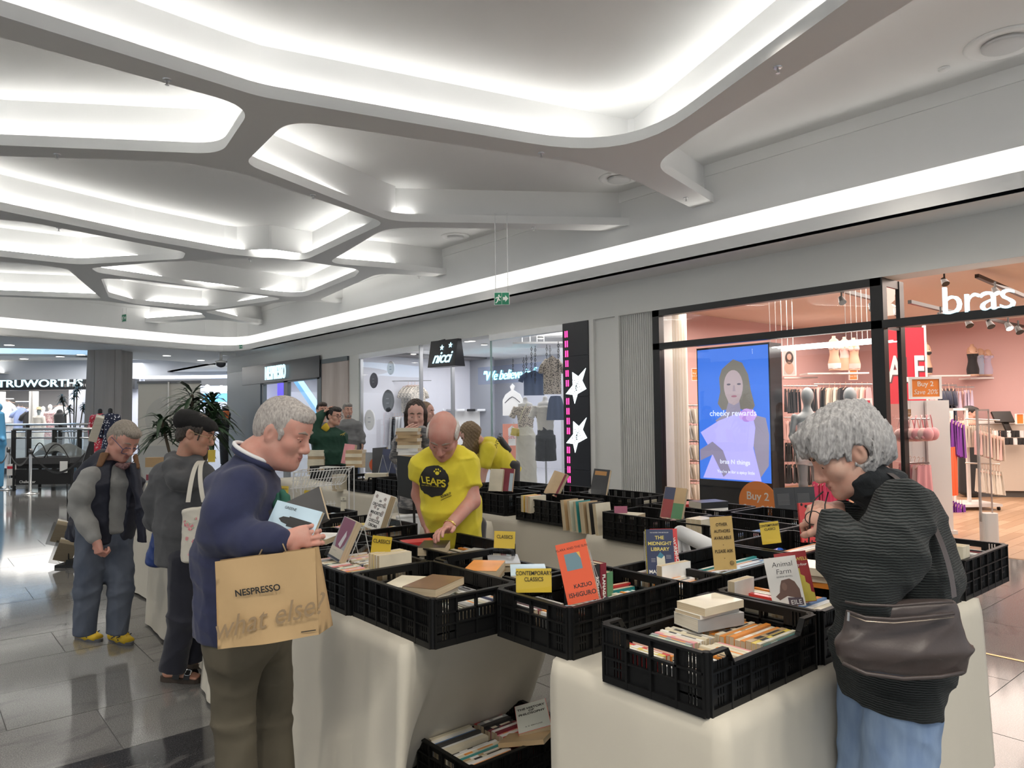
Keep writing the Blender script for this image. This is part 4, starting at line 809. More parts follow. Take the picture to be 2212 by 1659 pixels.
nm_={id(F_wht):'white',id(F_bl):'soft blue',id(F_cream):'cream',id(F_sag):'sage green',id(F_blk):'black striped',id(F_pal):'pale pink'}
for i,(px,py,m_,kd)in enumerate(seq):garment(px,py,DT+3.2+(i%3)*.4,kd,.75,1.1,m_,f'{nm_[id(m_)]} {"skirt" if kd == "skirt" else "garment"} on the department store display, {["leftmost","second","third","fourth","fifth","sixth","seventh","eighth","ninth","tenth","eleventh","twelfth","thirteenth","fourteenth","last"][i]} of those hung there',None,.2,.04,i)
rail(0,30,862,DT+3.4,'white clothes rail at the far left of the department store',r=.03);rail(34,78,868,DT+3.4,'white clothes rail over the soft blue tops',r=.03);rail(176,202,872,DT+3.4,'clothes rail right of the store column',r=.03)
struct(tbox(MB(),148,178,0,3.2,DT+2.4,.6).build('wall_store_pillar',mat('store_pillar',(.50,.53,.60),.6)))
def glassrail(pts,lab,zt_=1.1):
 t=thing('glass_balustrade',lab,'railing',pts[0]);mb=MB().tube([V((p.x,p.y,zt_))for p in pts],.035,8);mb.build('handrail',M_steel,t,True)
 MB().tube([V((p.x,p.y,zt_-.22))for p in pts],.022,8).build('lower_rail',M_steel,t,True)
 for a,b in zip(pts,pts[1:]):MB().quad((a.x,a.y,.12),(b.x,b.y,.12),(b.x,b.y,zt_-.26),(a.x,a.y,zt_-.26)).build('glass_panel',glass('rail_glass',(1,1,1),0.,.08,(.80,.88,.90)),t)
 for p in pts:MB().box((p.x-.05,p.y-.05,0),(p.x+.05,p.y+.05,zt_-.02)).build('post',M_blk,t)
 MB().add([(p.x,p.y,z)for p in pts for z in(0,.16)],[(2*i,2*i+2,2*i+3,2*i+1)for i in range(len(pts)-1)]).build('kerb',mat('dark_kerb',(.06,.07,.08),.4),t)
def fl(px,D):p=PV(px,900,D);return V((p.x,p.y,0))
glassrail([fl(30,18.6),fl(63,18.5),fl(118,18.3),fl(172,18.0),fl(198,17.6)],'nearer glass balustrade with steel handrail behind the display cot',PV(100,927,18.3).z)
glassrail([fl(-20,22),fl(60,22),fl(130,22),fl(196,21.6)],'farther glass balustrade before the department store',PV(100,917,22).z)
def stanchion(px,py,lab,h=.98):
 p=onz(px,py,0);t=thing('barrier_post',lab,'post',p)
 MB().lathe([(.17,0),(.17,.012),(.06,.03),(.03,.05),(.028,h-.12),(.028,h)],n=20).build('post',M_steel,t,True,local=True);MB().lathe([(.036,h-.12),(.04,h-.06),(.036,h)],n=16).build('belt_head',mat('dark_steel',(.2,.2,.2),.4,1.),t,True,local=True);return p
q1=stanchion(65,1067,'steel barrier post in front of the black display cot');q2=stanchion(17,1058,'steel barrier post left of the display cot');q3=stanchion(-15,1050,'steel barrier post at the frame edge beyond the other two')
for a,b,nm2 in((q1,q2,'black barrier belt sagging between the two steel posts'),(q2,q3,'black barrier belt at the frame edge')):
 tag(MB().grid(lambda u,v:(a.lerp(b,u).x,a.lerp(b,u).y,.92-.30*math.sin(PI*u)-.05*v),12,1).build('barrier_belt',fab('black',(.018,.018,.02))),nm2,'belt')
tag(MB().grid(lambda u,v:((q1+(fl(185,15.2)-q1)*u).x,(q1+(fl(185,15.2)-q1)*u).y,.92-.42*math.sin(PI*u)-.05*v),12,1).build('barrier_belt',fab('black',(.018,.018,.02))),'black barrier belt hanging before the display cot','belt')
Dk=16.6;a_,b_=fl(33,Dk),fl(158,Dk);Lk=(b_-a_).length;Mk_=frame(XH,FH,UP,a_)
tk=thing('camp_cot','black off-ground pet cot with a mesh canopy standing behind the barrier','cot',a_);mk=mat('black_webbing',(.012,.012,.013),.7);mesh_m=mat('grey_mesh',(.10,.11,.11),.7,alpha=.72)
zc2=.62
MB().at(Mk_).box((0,0,zc2-.12),(Lk,.9,zc2)).build('bed',mk,tk);MB().at(Mk_).box((-.02,-.02,.14),(Lk+.02,.02,zc2-.14)).build('storage_skirt',mk,tk)
for x_ in(0,Lk):
 for y_ in(0,.9):MB().at(Mk_).cyl((x_,y_,0),(x_,y_,zc2),.035,n=8).build('leg',mk,tk)
MB().at(Mk_).box((Lk*.03,-.03,zc2-.02),(Lk*.97,.95,zc2+.12)).build('padded_rail',mat('dark_padding',(.05,.05,.052),.8),tk)
for k_,(x0_,x1_,hh)in enumerate([(.28,.58,.36),(.50,.94,.33)]):
 MB().at(Mk_).grid(lambda u,v:(Lk*(x0_+(x1_-x0_)*u),.9*v,zc2+.1+hh*math.sin(PI*min(1,.12+.88*u)if k_ else PI*(.06+.78*u))*(.55+.45*math.sin(PI*v))),12,8).build('mesh_canopy',mesh_m,tk,True)
 MB().at(Mk_).tube([(Lk*(x0_+(x1_-x0_)*u),.0,zc2+.1+hh*math.sin(PI*u))for u in[i/12 for i in range(13)]],.012,5).build('canopy_pole',mk,tk)
MB().at(Mk_).box((-.16,-.02,.35),(.05,.3,.60)).box((-.16,-.02,.12),(.05,.3,.28)).build('white_box',M_gloss,tk);MB().at(Mk_).box((-.15,-.025,.50),(-.02,-.015,.56)).build('red_mark',mat('sale_red',(.62,.02,.045),.5),tk)
MB().at(Mk_).box((Lk*.80,-.04,.40),(Lk*.93,-.03,.66)).build('paper_notice',mat('print_white',(.85,.85,.82),.5),tk);text('Challenger',Mk_@Matrix.Translation((.32,-.03,.20))@Matrix.Rotation(R(90),4,'X'),.085,mat('print_white',(.85,.85,.82),.5),tk,bold=.001)
Db=10.2;pB=PV(365,900,Db);zb1=PV(365,825,Db).z;wB=sz(134,Db);MBn=look(V((pB.x,pB.y,zb1/2+.04)),-FH)
tb_=thing('roller_banner','cream roller banner seen from its back, with a mirrored logo showing through','banner',V((pB.x,pB.y,0)));hB=zb1-.08
mcl=mat('banner_cream',(.60,.585,.53),.7);msh=mat('banner_grey_print',(.52,.515,.48),.7)
MB().at(MBn).box((-wB/2,-hB/2,-.004),(wB/2,hB/2,0)).build('banner_sheet',mcl,tb_)
MB().at(MBn).prism([(-.02+wB*.36*math.cos(a),hB*.245+wB*.36*math.sin(a))for a in[2*PI*i/36 for i in range(36)]],0,.0012).build('logo_disc',msh,tb_)
MB().at(MBn).box((-wB/2,-hB/2,0),(wB/2,hB*.06,.0008)).build('lower_print',mat('banner_grey_low',(.50,.50,.475),.7),tb_)
ml=mat('banner_pale_print',(.60,.59,.55),.7);mir=MBn@Matrix.Translation((-.02,hB*.21,.003))@Matrix.Scale(-1,4,V((1,0,0)))
text('LEAPS',mir,wB*.21,ml,tb_,ex=.0002,bold=.003);text('leaps.co.za\nor email\nvolunteer\ninfo',MBn@Matrix.Translation((-.02,-hB*.14,.003))@Matrix.Scale(-1,4,V((1,0,0))),.085,ml,tb_,ex=.0002,line=1.5)
for dx,dy,r_ in((-.02,.40,.04),(-.075,.43,.02),(-.04,.46,.02),(.01,.46,.02),(.04,.43,.02)):MB().at(MBn).prism([(dx*.9-.05+r_*math.cos(k*PI/6),dy*hB*.92+r_*math.sin(k*PI/6))for k in range(12)],.0012,.002).build('paw_mark',ml,tb_)
MB().at(MBn).cyl((0,-hB/2,.02),(0,hB/2,.02),.012,n=8).build('pole',M_gloss,tb_);MB().at(MBn).box((-wB/2-.01,hB/2-.02,-.015),(wB/2+.01,hB/2+.015,.015)).build('top_bar',mat('dark_steel',(.2,.2,.2),.4,1.),tb_);MB().at(MBn).box((-wB/2,-hB/2-.06,-.08),(wB/2,-hB/2,.08)).build('base',M_steel,tb_)
struct(tbox(MB(),392,500,0,3.2,36.,.3).build('wall_far_shop',mat('cool_far_shop',(.40,.42,.48),.6)))
tag(tbox(MB(),438,496,PV(460,868,34).z,PV(460,850,34).z,34,.1).build('lit_screen',emis('sky_screen',(.10,.36,.80),1.1)),'sky blue lit screen far behind the potted plant','screen')
tag(tbox(MB(),464,482,PV(470,924,30).z,PV(470,889,30).z,30,.1).build('notice_board',mat('navy_notice',(.02,.04,.24),.5)),'navy notice board behind the potted plant','sign')
for i,px in enumerate((448,478,492)):
 p=PV(px,836+i*1.5,30);tag(MB().ball(p,.10,8,6).build('lamp_globe',emis('downlight_glow',(1,.97,.9),9)),['left','middle','right'][i]+' bright lamp far behind the banner edge','lamp')
p=PV(477,787,24);t=thing('security_camera','dark dome camera on a bracket at the soffit corner','camera',p);MB().ball(p+UP*.02,(.16,.16,.13),14,8).build('dome',mat('dark_dome',(.06,.06,.07),.2),t,True);MB().lathe([(.18,.05),(.18,.10),(.05,.14),(.05,.45)],tuple(p),16).build('mount',M_gloss,t,True);MB().box((p.x-.05,p.y,p.z+.3),(p.x+.5,p.y+.1,p.z+.4)).build('arm',M_gloss,t)
# == covered tables
M_cloth=mat('cream_tablecloth',(.62,.58,.49),.85,sheen=.15,bump=((6,6,2.2),.35,.03,2),spec=.2)
def wav(x,s=0.):return math.sin(x*5.1+s)*.55+math.sin(x*11.3+1.7*s+1)*.3+math.sin(x*23.+s*3)*.15
def table(label,poly,bottom=None,z=.75,seed=0.,fold=.028,flare=.03,hem=.012):
 """A trestle table under a floor-length cloth: top outline, bottom outline."""
 bottom=bottom or offset_poly(poly,flare)
 cxm=sum(p[0]for p in poly)/len(poly);cym=sum(p[1]for p in poly)/len(poly)
 t=thing('covered_table',label,'table',(cxm,cym,0))
 n=len(poly);top=[];bot=[];arc=[]
 s=0
 for i in range(n):
  a,b=V(poly[i]),V(poly[(i+1)%n]);c,d=V(bottom[i]),V(bottom[(i+1)%n]);L=(b-a).length;k=max(3,int(L/.035))
  for j in range(k):
   u=j/k;top.append(a.lerp(b,u));bot.append(c.lerp(d,u));arc.append(s+L*u)
  s+=L
 N=len(top);cl=MB();rows=14;vs=[]
 ctr=V((cxm,cym))
 for r in range(rows+1):
  h=r/rows;zz=z+.004-(z-hem)*h if r>0 else z+.004
  for i in range(N):
   p=top[i].lerp(bot[i],h);tn=(top[(i+1)%N]-top[i-1]).normalized();nr=V((tn.y,-tn.x))
   w=wav(arc[i]*1.1,seed)*fold*(h**.8)*(1+.25*math.sin(h*5+arc[i]*2+seed))
   q=p+nr*(w+(.012*min(1,h*12)))
   lift=.0 if r<rows else.006*wav(arc[i],seed+2)
   vs.append((q.x,q.y,zz+lift))
 fs=[(r*N+i,r*N+(i+1)%N,(r+1)*N+(i+1)%N,(r+1)*N+i)for r in range(rows)for i in range(N)]
 A=sum(poly[i][0]*poly[(i+1)%n][1]-poly[(i+1)%n][0]*poly[i][1]for i in range(n))
 if A>0:fs=[f[::-1]for f in fs]
 fs.append(tuple(range(N))if A>0 else tuple(range(N))[::-1])
 cl.add(vs,fs);o=cl.build('tablecloth',M_cloth,t,True)
 inner=offset_poly(poly,-.03)
 MB().prism(inner if A>0 else inner[::-1],z-.03,z).build('tabletop',mat('trestle_board',(.5,.46,.4),.6),t)
 legm=mat('trestle_steel',(.25,.25,.26),.4,.8);
 for p in bottom[:2]+bottom[-2:]:
  q=ctr+(V(p)-ctr)*.72;MB().cyl((*q,0),(*q,z-.03),.016,n=8).build('leg',legm,t)
 return t
table('cream covered book table under the crates nearest the grey-haired woman',[(1.73,1.18),(3.71,1.18),(3.71,2.20),(2.40,2.20),(1.735,1.86)],[(1.715,1.165),(3.74,1.16),(3.74,2.22),(2.44,2.22),(1.725,1.85)],seed=.6,fold=.010)
table('cream covered table beside the man with the paper bag',[(1.43,2.34),(1.70,2.40),(2.43,2.52),(2.43,4.52),(1.43,4.52)],[(1.38,2.30),(1.64,2.82),(2.45,2.90),(2.44,4.53),(1.38,4.53)],seed=2.2,fold=.032)
table('cream covered table behind the woman in the grey hoodie',[(1.52,4.62),(2.50,4.62),(2.50,6.20),(1.52,6.20)],seed=4.,fold=.02)
table('cream covered table farthest along the left row, behind the man in the gilet',[(1.72,6.60),(2.6,6.60),(2.6,8.6),(1.72,8.6)],seed=5.,fold=.02)
table('long cream covered table across the enclosure, facing the lingerie shop',[(3.70,1.98+.27),(4.78,2.25),(4.78,3.60),(3.70,3.60)],seed=1.1,fold=.015)
table('cream covered table behind the man in the yellow LEAPS shirt',[(3.86,3.72),(4.86,3.72),(4.86,5.9),(3.86,5.9)],seed=7.1,fold=.02)
table('cream covered far table under the crates with the tall book piles',[(3.95,6.1),(4.85,6.1),(4.85,9.9),(3.95,9.9)],seed=3.3,fold=.03)
table('small cream covered table behind the white chair, under the blackboard',[(3.05,4.55),(3.6,4.55),(3.6,5.55),(3.05,5.55)],seed=6.2,fold=.012)
# == black crates
M_crate=mat('black_crate_plastic',(.005,.0052,.0055),.45,spec=.3,bump=((60,60,60),.12,.002))
CW,CL,CH=.395,.598,.18
def crate_side(L,H,dip,handle,seed=0):
 """a side wall in local x (length), z (height), outside towards -y"""
 mb=MB();T=.004;ht=lambda x:H
 d0,d1=(L*.13,L*.87)if dip else(0,0)
 zd=H*.74
 rim=[(-L/2,H),(-L/2+d0,H),(-L/2+d0+.03,zd),(-L/2+d1-.03,zd),(-L/2+d1,H),(L/2,H)]if dip else[(-L/2,H),(L/2,H)]
 for(xa,za),(xb,zb)in zip(rim,rim[1:]):
  mb.add([(xa,-.014,za),(xb,-.014,zb),(xb,.006,zb),(xa,.006,za),(xa,-.014,za-.007),(xb,-.014,zb-.007),(xb,.006,zb-.007),(xa,.006,za-.007)],[(0,1,2,3),(4,7,6,5),(0,4,5,1),(2,6,7,3),(1,5,6,2),(0,3,7,4)])
 top=(lambda x:zd if dip and-L/2+d0+.03<x<-L/2+d1-.03 else(H if not dip or x<-L/2+d0 or x>-L/2+d1 else H-(H-zd)*min(1,min(x-(-L/2+d0),(-L/2+d1)-x)/.03)))
 mb.box((-L/2,-.010,0),(L/2,T,.022))
 for zz,de in((.075,.009),(.118,.011)):
  if dip and zz>zd-.01:continue
  mb.box((-L/2,-de,zz),(L/2,T,zz+.006))
 nseg=max(3,round(L/.1));xs=[-L/2+L*i/nseg for i in range(nseg+1)]
 for x in xs:
  mb.box((x-.004,-.011,0),(x+.004,T,min(top(x),top(min(x+.004,L/2)))-.004))
 for i in range(nseg):
  xa,xb=xs[i]+.004,xs[i+1]-.004;hand=handle and i in((nseg-1)//2,nseg//2)and nseg>1
  mid=(xa+xb)/2
  solid=(i%2==0)if not handle else hand
  zt=min(top(xa),top(mid),top(xb))
  if hand:
   mb.box((xa,-.001,.022),(xb,T,.075));mb.box((xa,-.001,zt-.03),(xb,T,zt-.006))
   for q in range(5):mb.box((xa+(xb-xa)*(q+.15)/5,-.001,.081),(xa+(xb-xa)*(q+.7)/5,T,.112))
   mb.box((xa-.004,-.001,.112),(xb+.004,T,.120))
  else:
   nb=7
   for q in range(nb):
    a=xa+(xb-xa)*(q+.02)/nb;b=xa+(xb-xa)*(q+(.58 if 1<q<5 else.99))/nb
    mb.box((a,-.001,.022),(b,T,zt-.005))
   mb.box((xa,-.001,.046),(xb,T,.052))
 return mb
_cm={}
def crate_mesh(kind,L,dip,handle):
 k=(kind,L,dip,handle)
 if k not in _cm:_cm[k]=crate_side(L,CH,dip,handle).mesh('crate_'+kind,M_crate)
 return _cm[k]
base_mb=MB().box((-CL/2+.012,-CW/2+.012,0),(CL/2-.012,CW/2-.012,.006))
_basem=base_mb.mesh('crate_base',M_crate)
_cornm=MB().cyl((0,0,0),(0,0,CH),.0125,n=10).mesh('crate_corner',M_crate)
def crate(x0,y0,label,long='x',z=.752,dip=(0,0),rz=0.,cut=None,group='black book crates'):
 """min corner x0,y0; dip: (on -long side, on +long side)"""
 lx,ly=(CL,CW)if long=='x' else(CW,CL)
 t=thing('book_crate',label,'crate',(x0+lx/2,y0+ly/2,z),(0 if long=='x' else PI/2)+rz,group)
 def part(me,nm,loc,rot):
  o=bpy.data.objects.new(nm,me);COL.objects.link(o);o.parent=t;o.location=loc;o.rotation_euler=(0,0,rot)
 part(_basem,'base',(0,0,0),0)
 for sx in(-1,1):
  for sy in(-1,1):part(_cornm,'corner_post',(sx*(CL/2-.010),sy*(CW/2-.010),0),0)
 part(crate_mesh('long_side',CL-.02,bool(dip[0]),False),'long_side',(0,-CW/2+.002,0),0)
 part(crate_mesh('long_side',CL-.02,bool(dip[1]),False),'long_side',(0,CW/2-.002,0),PI)
 part(crate_mesh('short_side',CW-.02,False,True),'short_side',(-CL/2+.002,0,0),-PI/2)
 part(crate_mesh('short_side',CW-.02,False,True),'short_side',(CL/2-.002,0,0),PI/2)
 return t
CR={}
def C(k,*a,scale=None,**kw):CR[k]=(a[0],a[1],kw.get('long','x'),kw.get('z',.752),a[2]);t=crate(*a,**kw);(setattr(t,'scale',(scale,1,1)),setattr(t,'location',(a[0]+CL*scale/2,t.location.y,t.location.z)))if scale else None;return t
C('c1',1.725,1.222,'black crate with a cut-down long side nearest the camera, on the table corner',dip=(1,1))
C('c11',2.36,1.222,'black crate behind the clear stand showing the two novels, under the woman\'s arm')
C('g0',2.99,1.215,'black crate hidden behind the grey-haired woman')
C('g1',3.60-.18,1.16-.02,'black crate overhanging the table edge to the far side of the grey-haired woman',z=.756)if False else None
C('g1',3.60,1.205,'black crate jutting past the table end behind the leather shoulder bag')
C('c4',1.775,1.815,'black crate under the tilted orange novel')
C('c9',2.385,1.76,'black crate holding the navy novel in its clear stand',scale=.34)
C('c10',2.60,1.76,'black crate below the sign about other authors')
C('c2',1.49,2.235,'black crate with a brown covered paperback lying flat on top',long='y')
C('c3',1.47,2.845,'black crate under the purple novel and the first yellow classics sign',long='y')
C('c5',1.93,2.27,'black crate with cut-down sides between the two yellow signs',long='y',dip=(1,1))
C('c6',2.04,2.885,'black crate the man in the yellow shirt reaches into',long='y')
C('c7',2.055,3.84,'black crate under the thick white covered novel',long='y',dip=(0,1))
C('c8',1.62,3.50,'black crate just beyond the hand holding two books',long='y')
C('i1',2.08,4.66,'black crate with the small cream card, before the white wire basket',long='y')
C('i2',1.66,4.66,'black crate with the stubby yellow card beside the navy jumper',long='y')
C('i3',1.64,5.36,'black crate with the farther yellow card',long='y')
C('j1',1.95,6.85,'black crate beyond the grey hoodie on the far left table',long='y')
C('b1',3.87,4.70,'black crate with a pale and a crimson book in one stand',long='y')
C('b2',3.83,3.92,'black crate with the maroon book leaning back in a holder',long='y')
C('b3',3.67,2.82,'black crate with the tricolour book in its clear stand',long='y')
C('b4',3.66,2.20,'black crate between the tricolour book and the yellow contemporary sign',long='y')
C('b7',3.24,1.76,'black crate under the red book the woman looks at')
C('b5',4.42,3.78,'black crate with the black thriller leaning in a stand',long='y')
C('b5b',4.40,4.42,'black crate behind the maroon book, beside the star panel',long='y')
C('b6',4.25,2.86,'black crate in the back row with a thick black hardback',long='y')
C('b6b',4.25,2.20,'black crate in the back row before the orange shop sign',long='y')
C('b8',4.36,5.10,'black crate in front of the bending girl in yellow',long='y')
C('h1',4.28,8.78,'black crate in front of the man in the green jacket',long='y')
C('h2',3.95,7.06,'black crate with pale books above its cut side, beyond the wire basket',long='y',dip=(0,1))
C('h3',3.95,6.38,'black crate with the book of the orange disc',long='y')
C('h4',4.40,7.10,'black crate under the pink book in a stand',long='y')
C('fl',1.78,2.40,'black crate on the floor under the tables',z=.004)
tag(bpy.data.objects[bpy.data.objects[-1].name],None)
# == books
M_page=mat('aged_paper',(.62,.52,.36),.85,noise=((4,4,400),(.50,.40,.26),.2))
M_page2=mat('pale_paper',(.74,.69,.58),.85,noise=((4,4,400),(.6,.54,.43),.2))
PAL={'white':(.78,.77,.74),'cream':(.68,.62,.48),'grey':(.32,.33,.34),'black':(.022,.022,.024),'navy':(.02,.03,.085),'blue':(.10,.22,.46),'pale blue':(.45,.60,.70),'teal':(.03,.27,.27),'green':(.09,.24,.12),'sage':(.38,.48,.40),'yellow':(.74,.58,.10),'orange':(.72,.26,.04),'red':(.55,.04,.04),'maroon':(.20,.02,.035),'pink':(.72,.32,.34),'tan':(.46,.32,.17),'brown':(.17,.09,.05),'purple':(.20,.07,.20)}
def cov(c):return mat('cover_'+c.replace(' ','_'),PAL[c],.38,noise=((9,9,9),tuple(min(1,v*1.25+.01)for v in PAL[c]),.25,2),coat=.25)
NBOOK=[0]
def book_mb(w,h,t,hard=False):
 """closed book lying: width x (spine at -x), height y, thickness z"""
 c=.0018 if hard else.0009;o=.003 if hard else.0006
 b=MB();b.mat(0);b.box((-w/2,-h/2,0),(w/2,h/2,c)).box((-w/2,-h/2,t-c),(w/2,h/2,t)).box((-w/2,-h/2,c),(-w/2+c*1.6,h/2,t-c))
 b.mat(1);b.box((-w/2+c*1.6,-h/2+o,c),(w/2-o,h/2-o,t-c));return b
def book(mtx,w,h,t,color,label,group=None,hard=False,pale=False,stripe=None,name='book'):
 NBOOK[0]+=1
 b=book_mb(w,h,t,hard)
 if stripe:
  b.mat(2);b.box((-w/2-.0004,-h/2+h*.62,t*.1),(-w/2+.001,-h/2+h*.80,t*.9));b.box((-w/2-.0004,-h/2+h*.15,t*.25),(-w/2+.001,-h/2+h*.5,t*.75))
  b.box((-w/2+w*.12,-h/2+h*.66,t-.001),(w/2-w*.12,-h/2+h*.84,t+.0004))
 o=b.build(name,[cov(color),M_page2 if pale else M_page,cov(stripe or color)])
 o.matrix_basis=mtx;return tag(o,label,'book',group)
def Mt(x,y,z,rx=0,ry=0,rz=0):return Matrix.Translation((x,y,z))@Matrix.Rotation(rz,4,'Z')@Matrix.Rotation(ry,4,'Y')@Matrix.Rotation(rx,4,'X')
ORD=['first','second','third','fourth','fifth','sixth','seventh','eighth','ninth','tenth','eleventh','twelfth','thirteenth','fourteenth','fifteenth','sixteenth','seventeenth','eighteenth','nineteenth','twentieth','twenty-first','twenty-second','twenty-third','twenty-fourth','twenty-fifth']
M_up=Matrix(((0,0,1,0),(0,1,0,0),(-1,0,0,0),(0,0,0,1)))
STUFF=MB();STUFF_M={}
def row_up(x0,x1,y0,y1,zt,cols,where,seed,along='x',tmin=.011,tmax=.026,depth=.125,jit=.012,lean=0.,spine=True,pale=False,gap=.0008,stuff=False):
 """books standing spine up, stacked along x (or y); zt = spine height"""
 r=random.Random(seed);n=0;p=x0 if along=='x' else y0;end=x1 if along=='x' else y1;i=0
 span=(y1-y0)if along=='x' else(x1-x0)
 while True:
  t=r.uniform(tmin,tmax)
  if p+t>end:break
  c=cols[i%len(cols)]if isinstance(cols,list)else cols
  hh=span*r.uniform(.93,.99);z=zt-r.uniform(0,jit);dp=min(depth,z-(.752+.008))if zt>.5 else depth
  a=r.uniform(-.03,.03)+lean
  loc=(p+t/2,(y0+y1)/2+r.uniform(-.5,.5)*(span-hh),z)if along=='x' else((x0+x1)/2+r.uniform(-.5,.5)*(span-hh),p+t/2,z)
  B=Matrix.Translation(loc)@Matrix.Rotation(0 if along=='x' else PI/2,4,'Z')@Matrix.Rotation(a,4,'Y')@Matrix(((0,0,1,-t/2),(0,1,0,0),(-1,0,0,-dp/2),(0,0,0,1)))
  st=r.choice(['white','black','cream','orange',None,None])
  if stuff:
   bb=book_mb(dp,hh,t);ci=STUFF_M.setdefault(c,len(STUFF_M)+1)
   STUFF.at(B)
   for f,mi in zip(bb.f,bb.mi):
    STUFF.mat(0 if mi==1 else ci);
   STUFF.mat(ci);STUFF.add(bb.v[:24],[f for f in bb.f if max(f)<24]);STUFF.mat(0);STUFF.add(bb.v[24:],[[i-24 for i in f]for f in bb.f if min(f)>=24])
   STUFF.at(None);n+=1;i+=1;p+=t+gap;continue
  book(B,dp,hh,t,c,f'{c} paperback, {ORD[min(n, 24)]} {where}',group='books packed in the crates',stripe=st if st!=c else None,pale=pale)
  n+=1;i+=1;p+=t+gap
 return n
def stack(x,y,z,items,where,group=None,rz=0.,jit=.05):
 r=random.Random(int(x*100+y*10));
 for k,it in enumerate(items):
  c,w,h,t=it[:4];lab=it[4]if len(it)>4 else f'{c} book, {ORD[k]} from the bottom of {where}'
  book(Mt(x+r.uniform(-.006,.006),y+r.uniform(-.006,.006),z,0,0,rz+r.uniform(-jit,jit)),w,h,t,c,lab,group,pale=r.random()<.4);z+=t+.0004
 return z
row_up(1.745,1.90,1.245,1.40,.862,['white','grey','white','black','white','white','grey','black','white'],'from the handle end, near row of the nearest crate',11)
row_up(1.745,1.90,1.41,1.585,.868,['red','cream','yellow','red','orange','white','grey','white','sage','white'],'from the handle end, far row of the nearest crate',12,tmax=.02)
row_up(1.91,2.06,1.245,1.405,.866,['orange','tan','cream','white','cream','cream','cream','pink','tan'],'in the middle near row of the nearest crate',13,tmax=.02)
row_up(1.91,2.06,1.415,1.585,.872,['sage','grey','pink','cream','white','cream','cream','grey','cream'],'in the middle far row of the nearest crate',14,tmax=.018)
row_up(2.075,2.30,1.25,1.59,.872,['teal','cream','yellow','tan','orange','cream','orange','tan','orange','cream','orange','tan','orange','orange','tan','cream','orange'],'from the front of the orange row in the nearest crate',15,along='y',tmin=.014,tmax=.022)
stack(2.13,1.50,.874,[('grey',.125,.20,.042,'thick grey spined paperback at the bottom of the pile of three in the nearest crate'),('white',.115,.19,.013,'thin white paperback in the middle of the pile of three'),('cream',.125,.195,.026,'cream paperback with a sketched cover on top of the pile of three')],'',rz=R(80),jit=.12)
row_up(2.39,2.66,1.245,1.41,.905,['white','pale blue','cream','maroon','white','blue','orange','cream','white','brown'],'from the left, near row under the two novels in the stand',21,along='y')
row_up(2.40,2.60,1.42,1.60,.915,['cream','tan','orange','red','black','cream'],'from the left, far row under the two novels in the stand',22,stuff=True)
stack(2.86,1.45,.90,[('orange',.14,.22,.022),('cream',.15,.225,.026),('cream',.165,.24,.03,'large cream book with a grey cover picture, topmost beside the woman\'s sleeve')],'the pile beside the two novels',rz=R(12))
book(Mt(2.44,1.585,.87,0,R(-90),R(90))@Matrix.Rotation(R(90),4,'Z'),.13,.20,.03,'white','white back cover with a dark portrait, standing in the crate behind the nearest one')
row_up(1.80,2.06,1.84,2.00,.885,['white','orange','pale blue','white','black','red','white','cream','pale blue','white','cream','pink'],'from the left in the crate of the tilted orange novel',31,along='x')
row_up(1.80,1.96,2.03,2.19,.88,['black','white','maroon','grey','white','black','red'],'behind the yellow contemporary sign',32,stuff=True)
row_up(2.08,2.32,1.84,2.00,.88,['white','pink','yellow','navy','white','cream','pale blue','orange','white','teal'],'from the left, far end of the tilted novel\'s crate',33)
for i,(c,hh,lab)in enumerate([('black',.21,'dark spined hardback, leftmost of the four standing in the orange novel\'s crate'),('black',.205,'black hardback with a long white title, second of the four standing'),('maroon',.205,'near-black hardback with a maroon spine, third of the four standing'),('green',.165,'short dark green paperback, rightmost of the four standing')]):
 t=.034;B=Matrix.Translation((2.075+i*.036,2.07-.002*i,.80+hh/2))@Matrix(((0,0,1,-t/2),(1,0,0,0),(0,1,0,0),(0,0,0,1)))
 o=book(B,.13,hh,t,c,lab,'hardbacks standing in the crate',hard=True)
 if i<3:text(['OneDay','ROMANCE','FLANAGAN'][i],Matrix.Translation((2.075+i*.036,2.07-.002*i-.0665,.80+hh*.52))@Matrix.Rotation(R(90),4,'X')@Matrix.Rotation(R(-90),4,'Z'),.021,mat('print_white',(.85,.85,.82),.5),o,'spine_lettering',bold=.0006)
book(Matrix.Translation((2.27,2.06,.84))@Matrix.Rotation(R(-6),4,'Z')@Matrix(((1,0,0,0),(0,0,-1,0),(0,1,0,-.04),(0,0,0,1)))@Matrix.Rotation(R(90),4,'Z'),.15,.20,.02,'teal','teal and cream paperback with a red spine top, leaning at the back of the orange novel\'s crate')
book(Matrix.Translation((2.27,2.09,.85))@Matrix.Rotation(R(-6),4,'Z')@Matrix(((1,0,0,0),(0,0,-1,0),(0,1,0,-.04),(0,0,0,1)))@Matrix.Rotation(R(90),4,'Z'),.15,.22,.018,'red','red book behind the teal paperback at the crate back')
row_up(2.405,2.575,1.79,1.95,.905,['white','navy','white','pale blue','orange','white','navy','cream','white','maroon','pale blue','white'],'from the front, in the crate of the navy novel',41,along='y',tmin=.012,tmax=.024)
row_up(2.41,2.575,1.97,2.14,.90,['orange','brown','white','pale blue','cream'],'at the back of the navy novel\'s crate',42,along='y',stuff=True)
book(Matrix.Translation((2.53,1.965,.93))@Matrix.Rotation(R(-4),4,'Z')@Matrix(((1,0,0,0),(0,0,-1,0),(0,1,0,-.02),(0,0,0,1)))@Matrix.Rotation(R(90),4,'Z'),.10,.18,.03,'white','white paperback showing its printed back beside the navy novel')
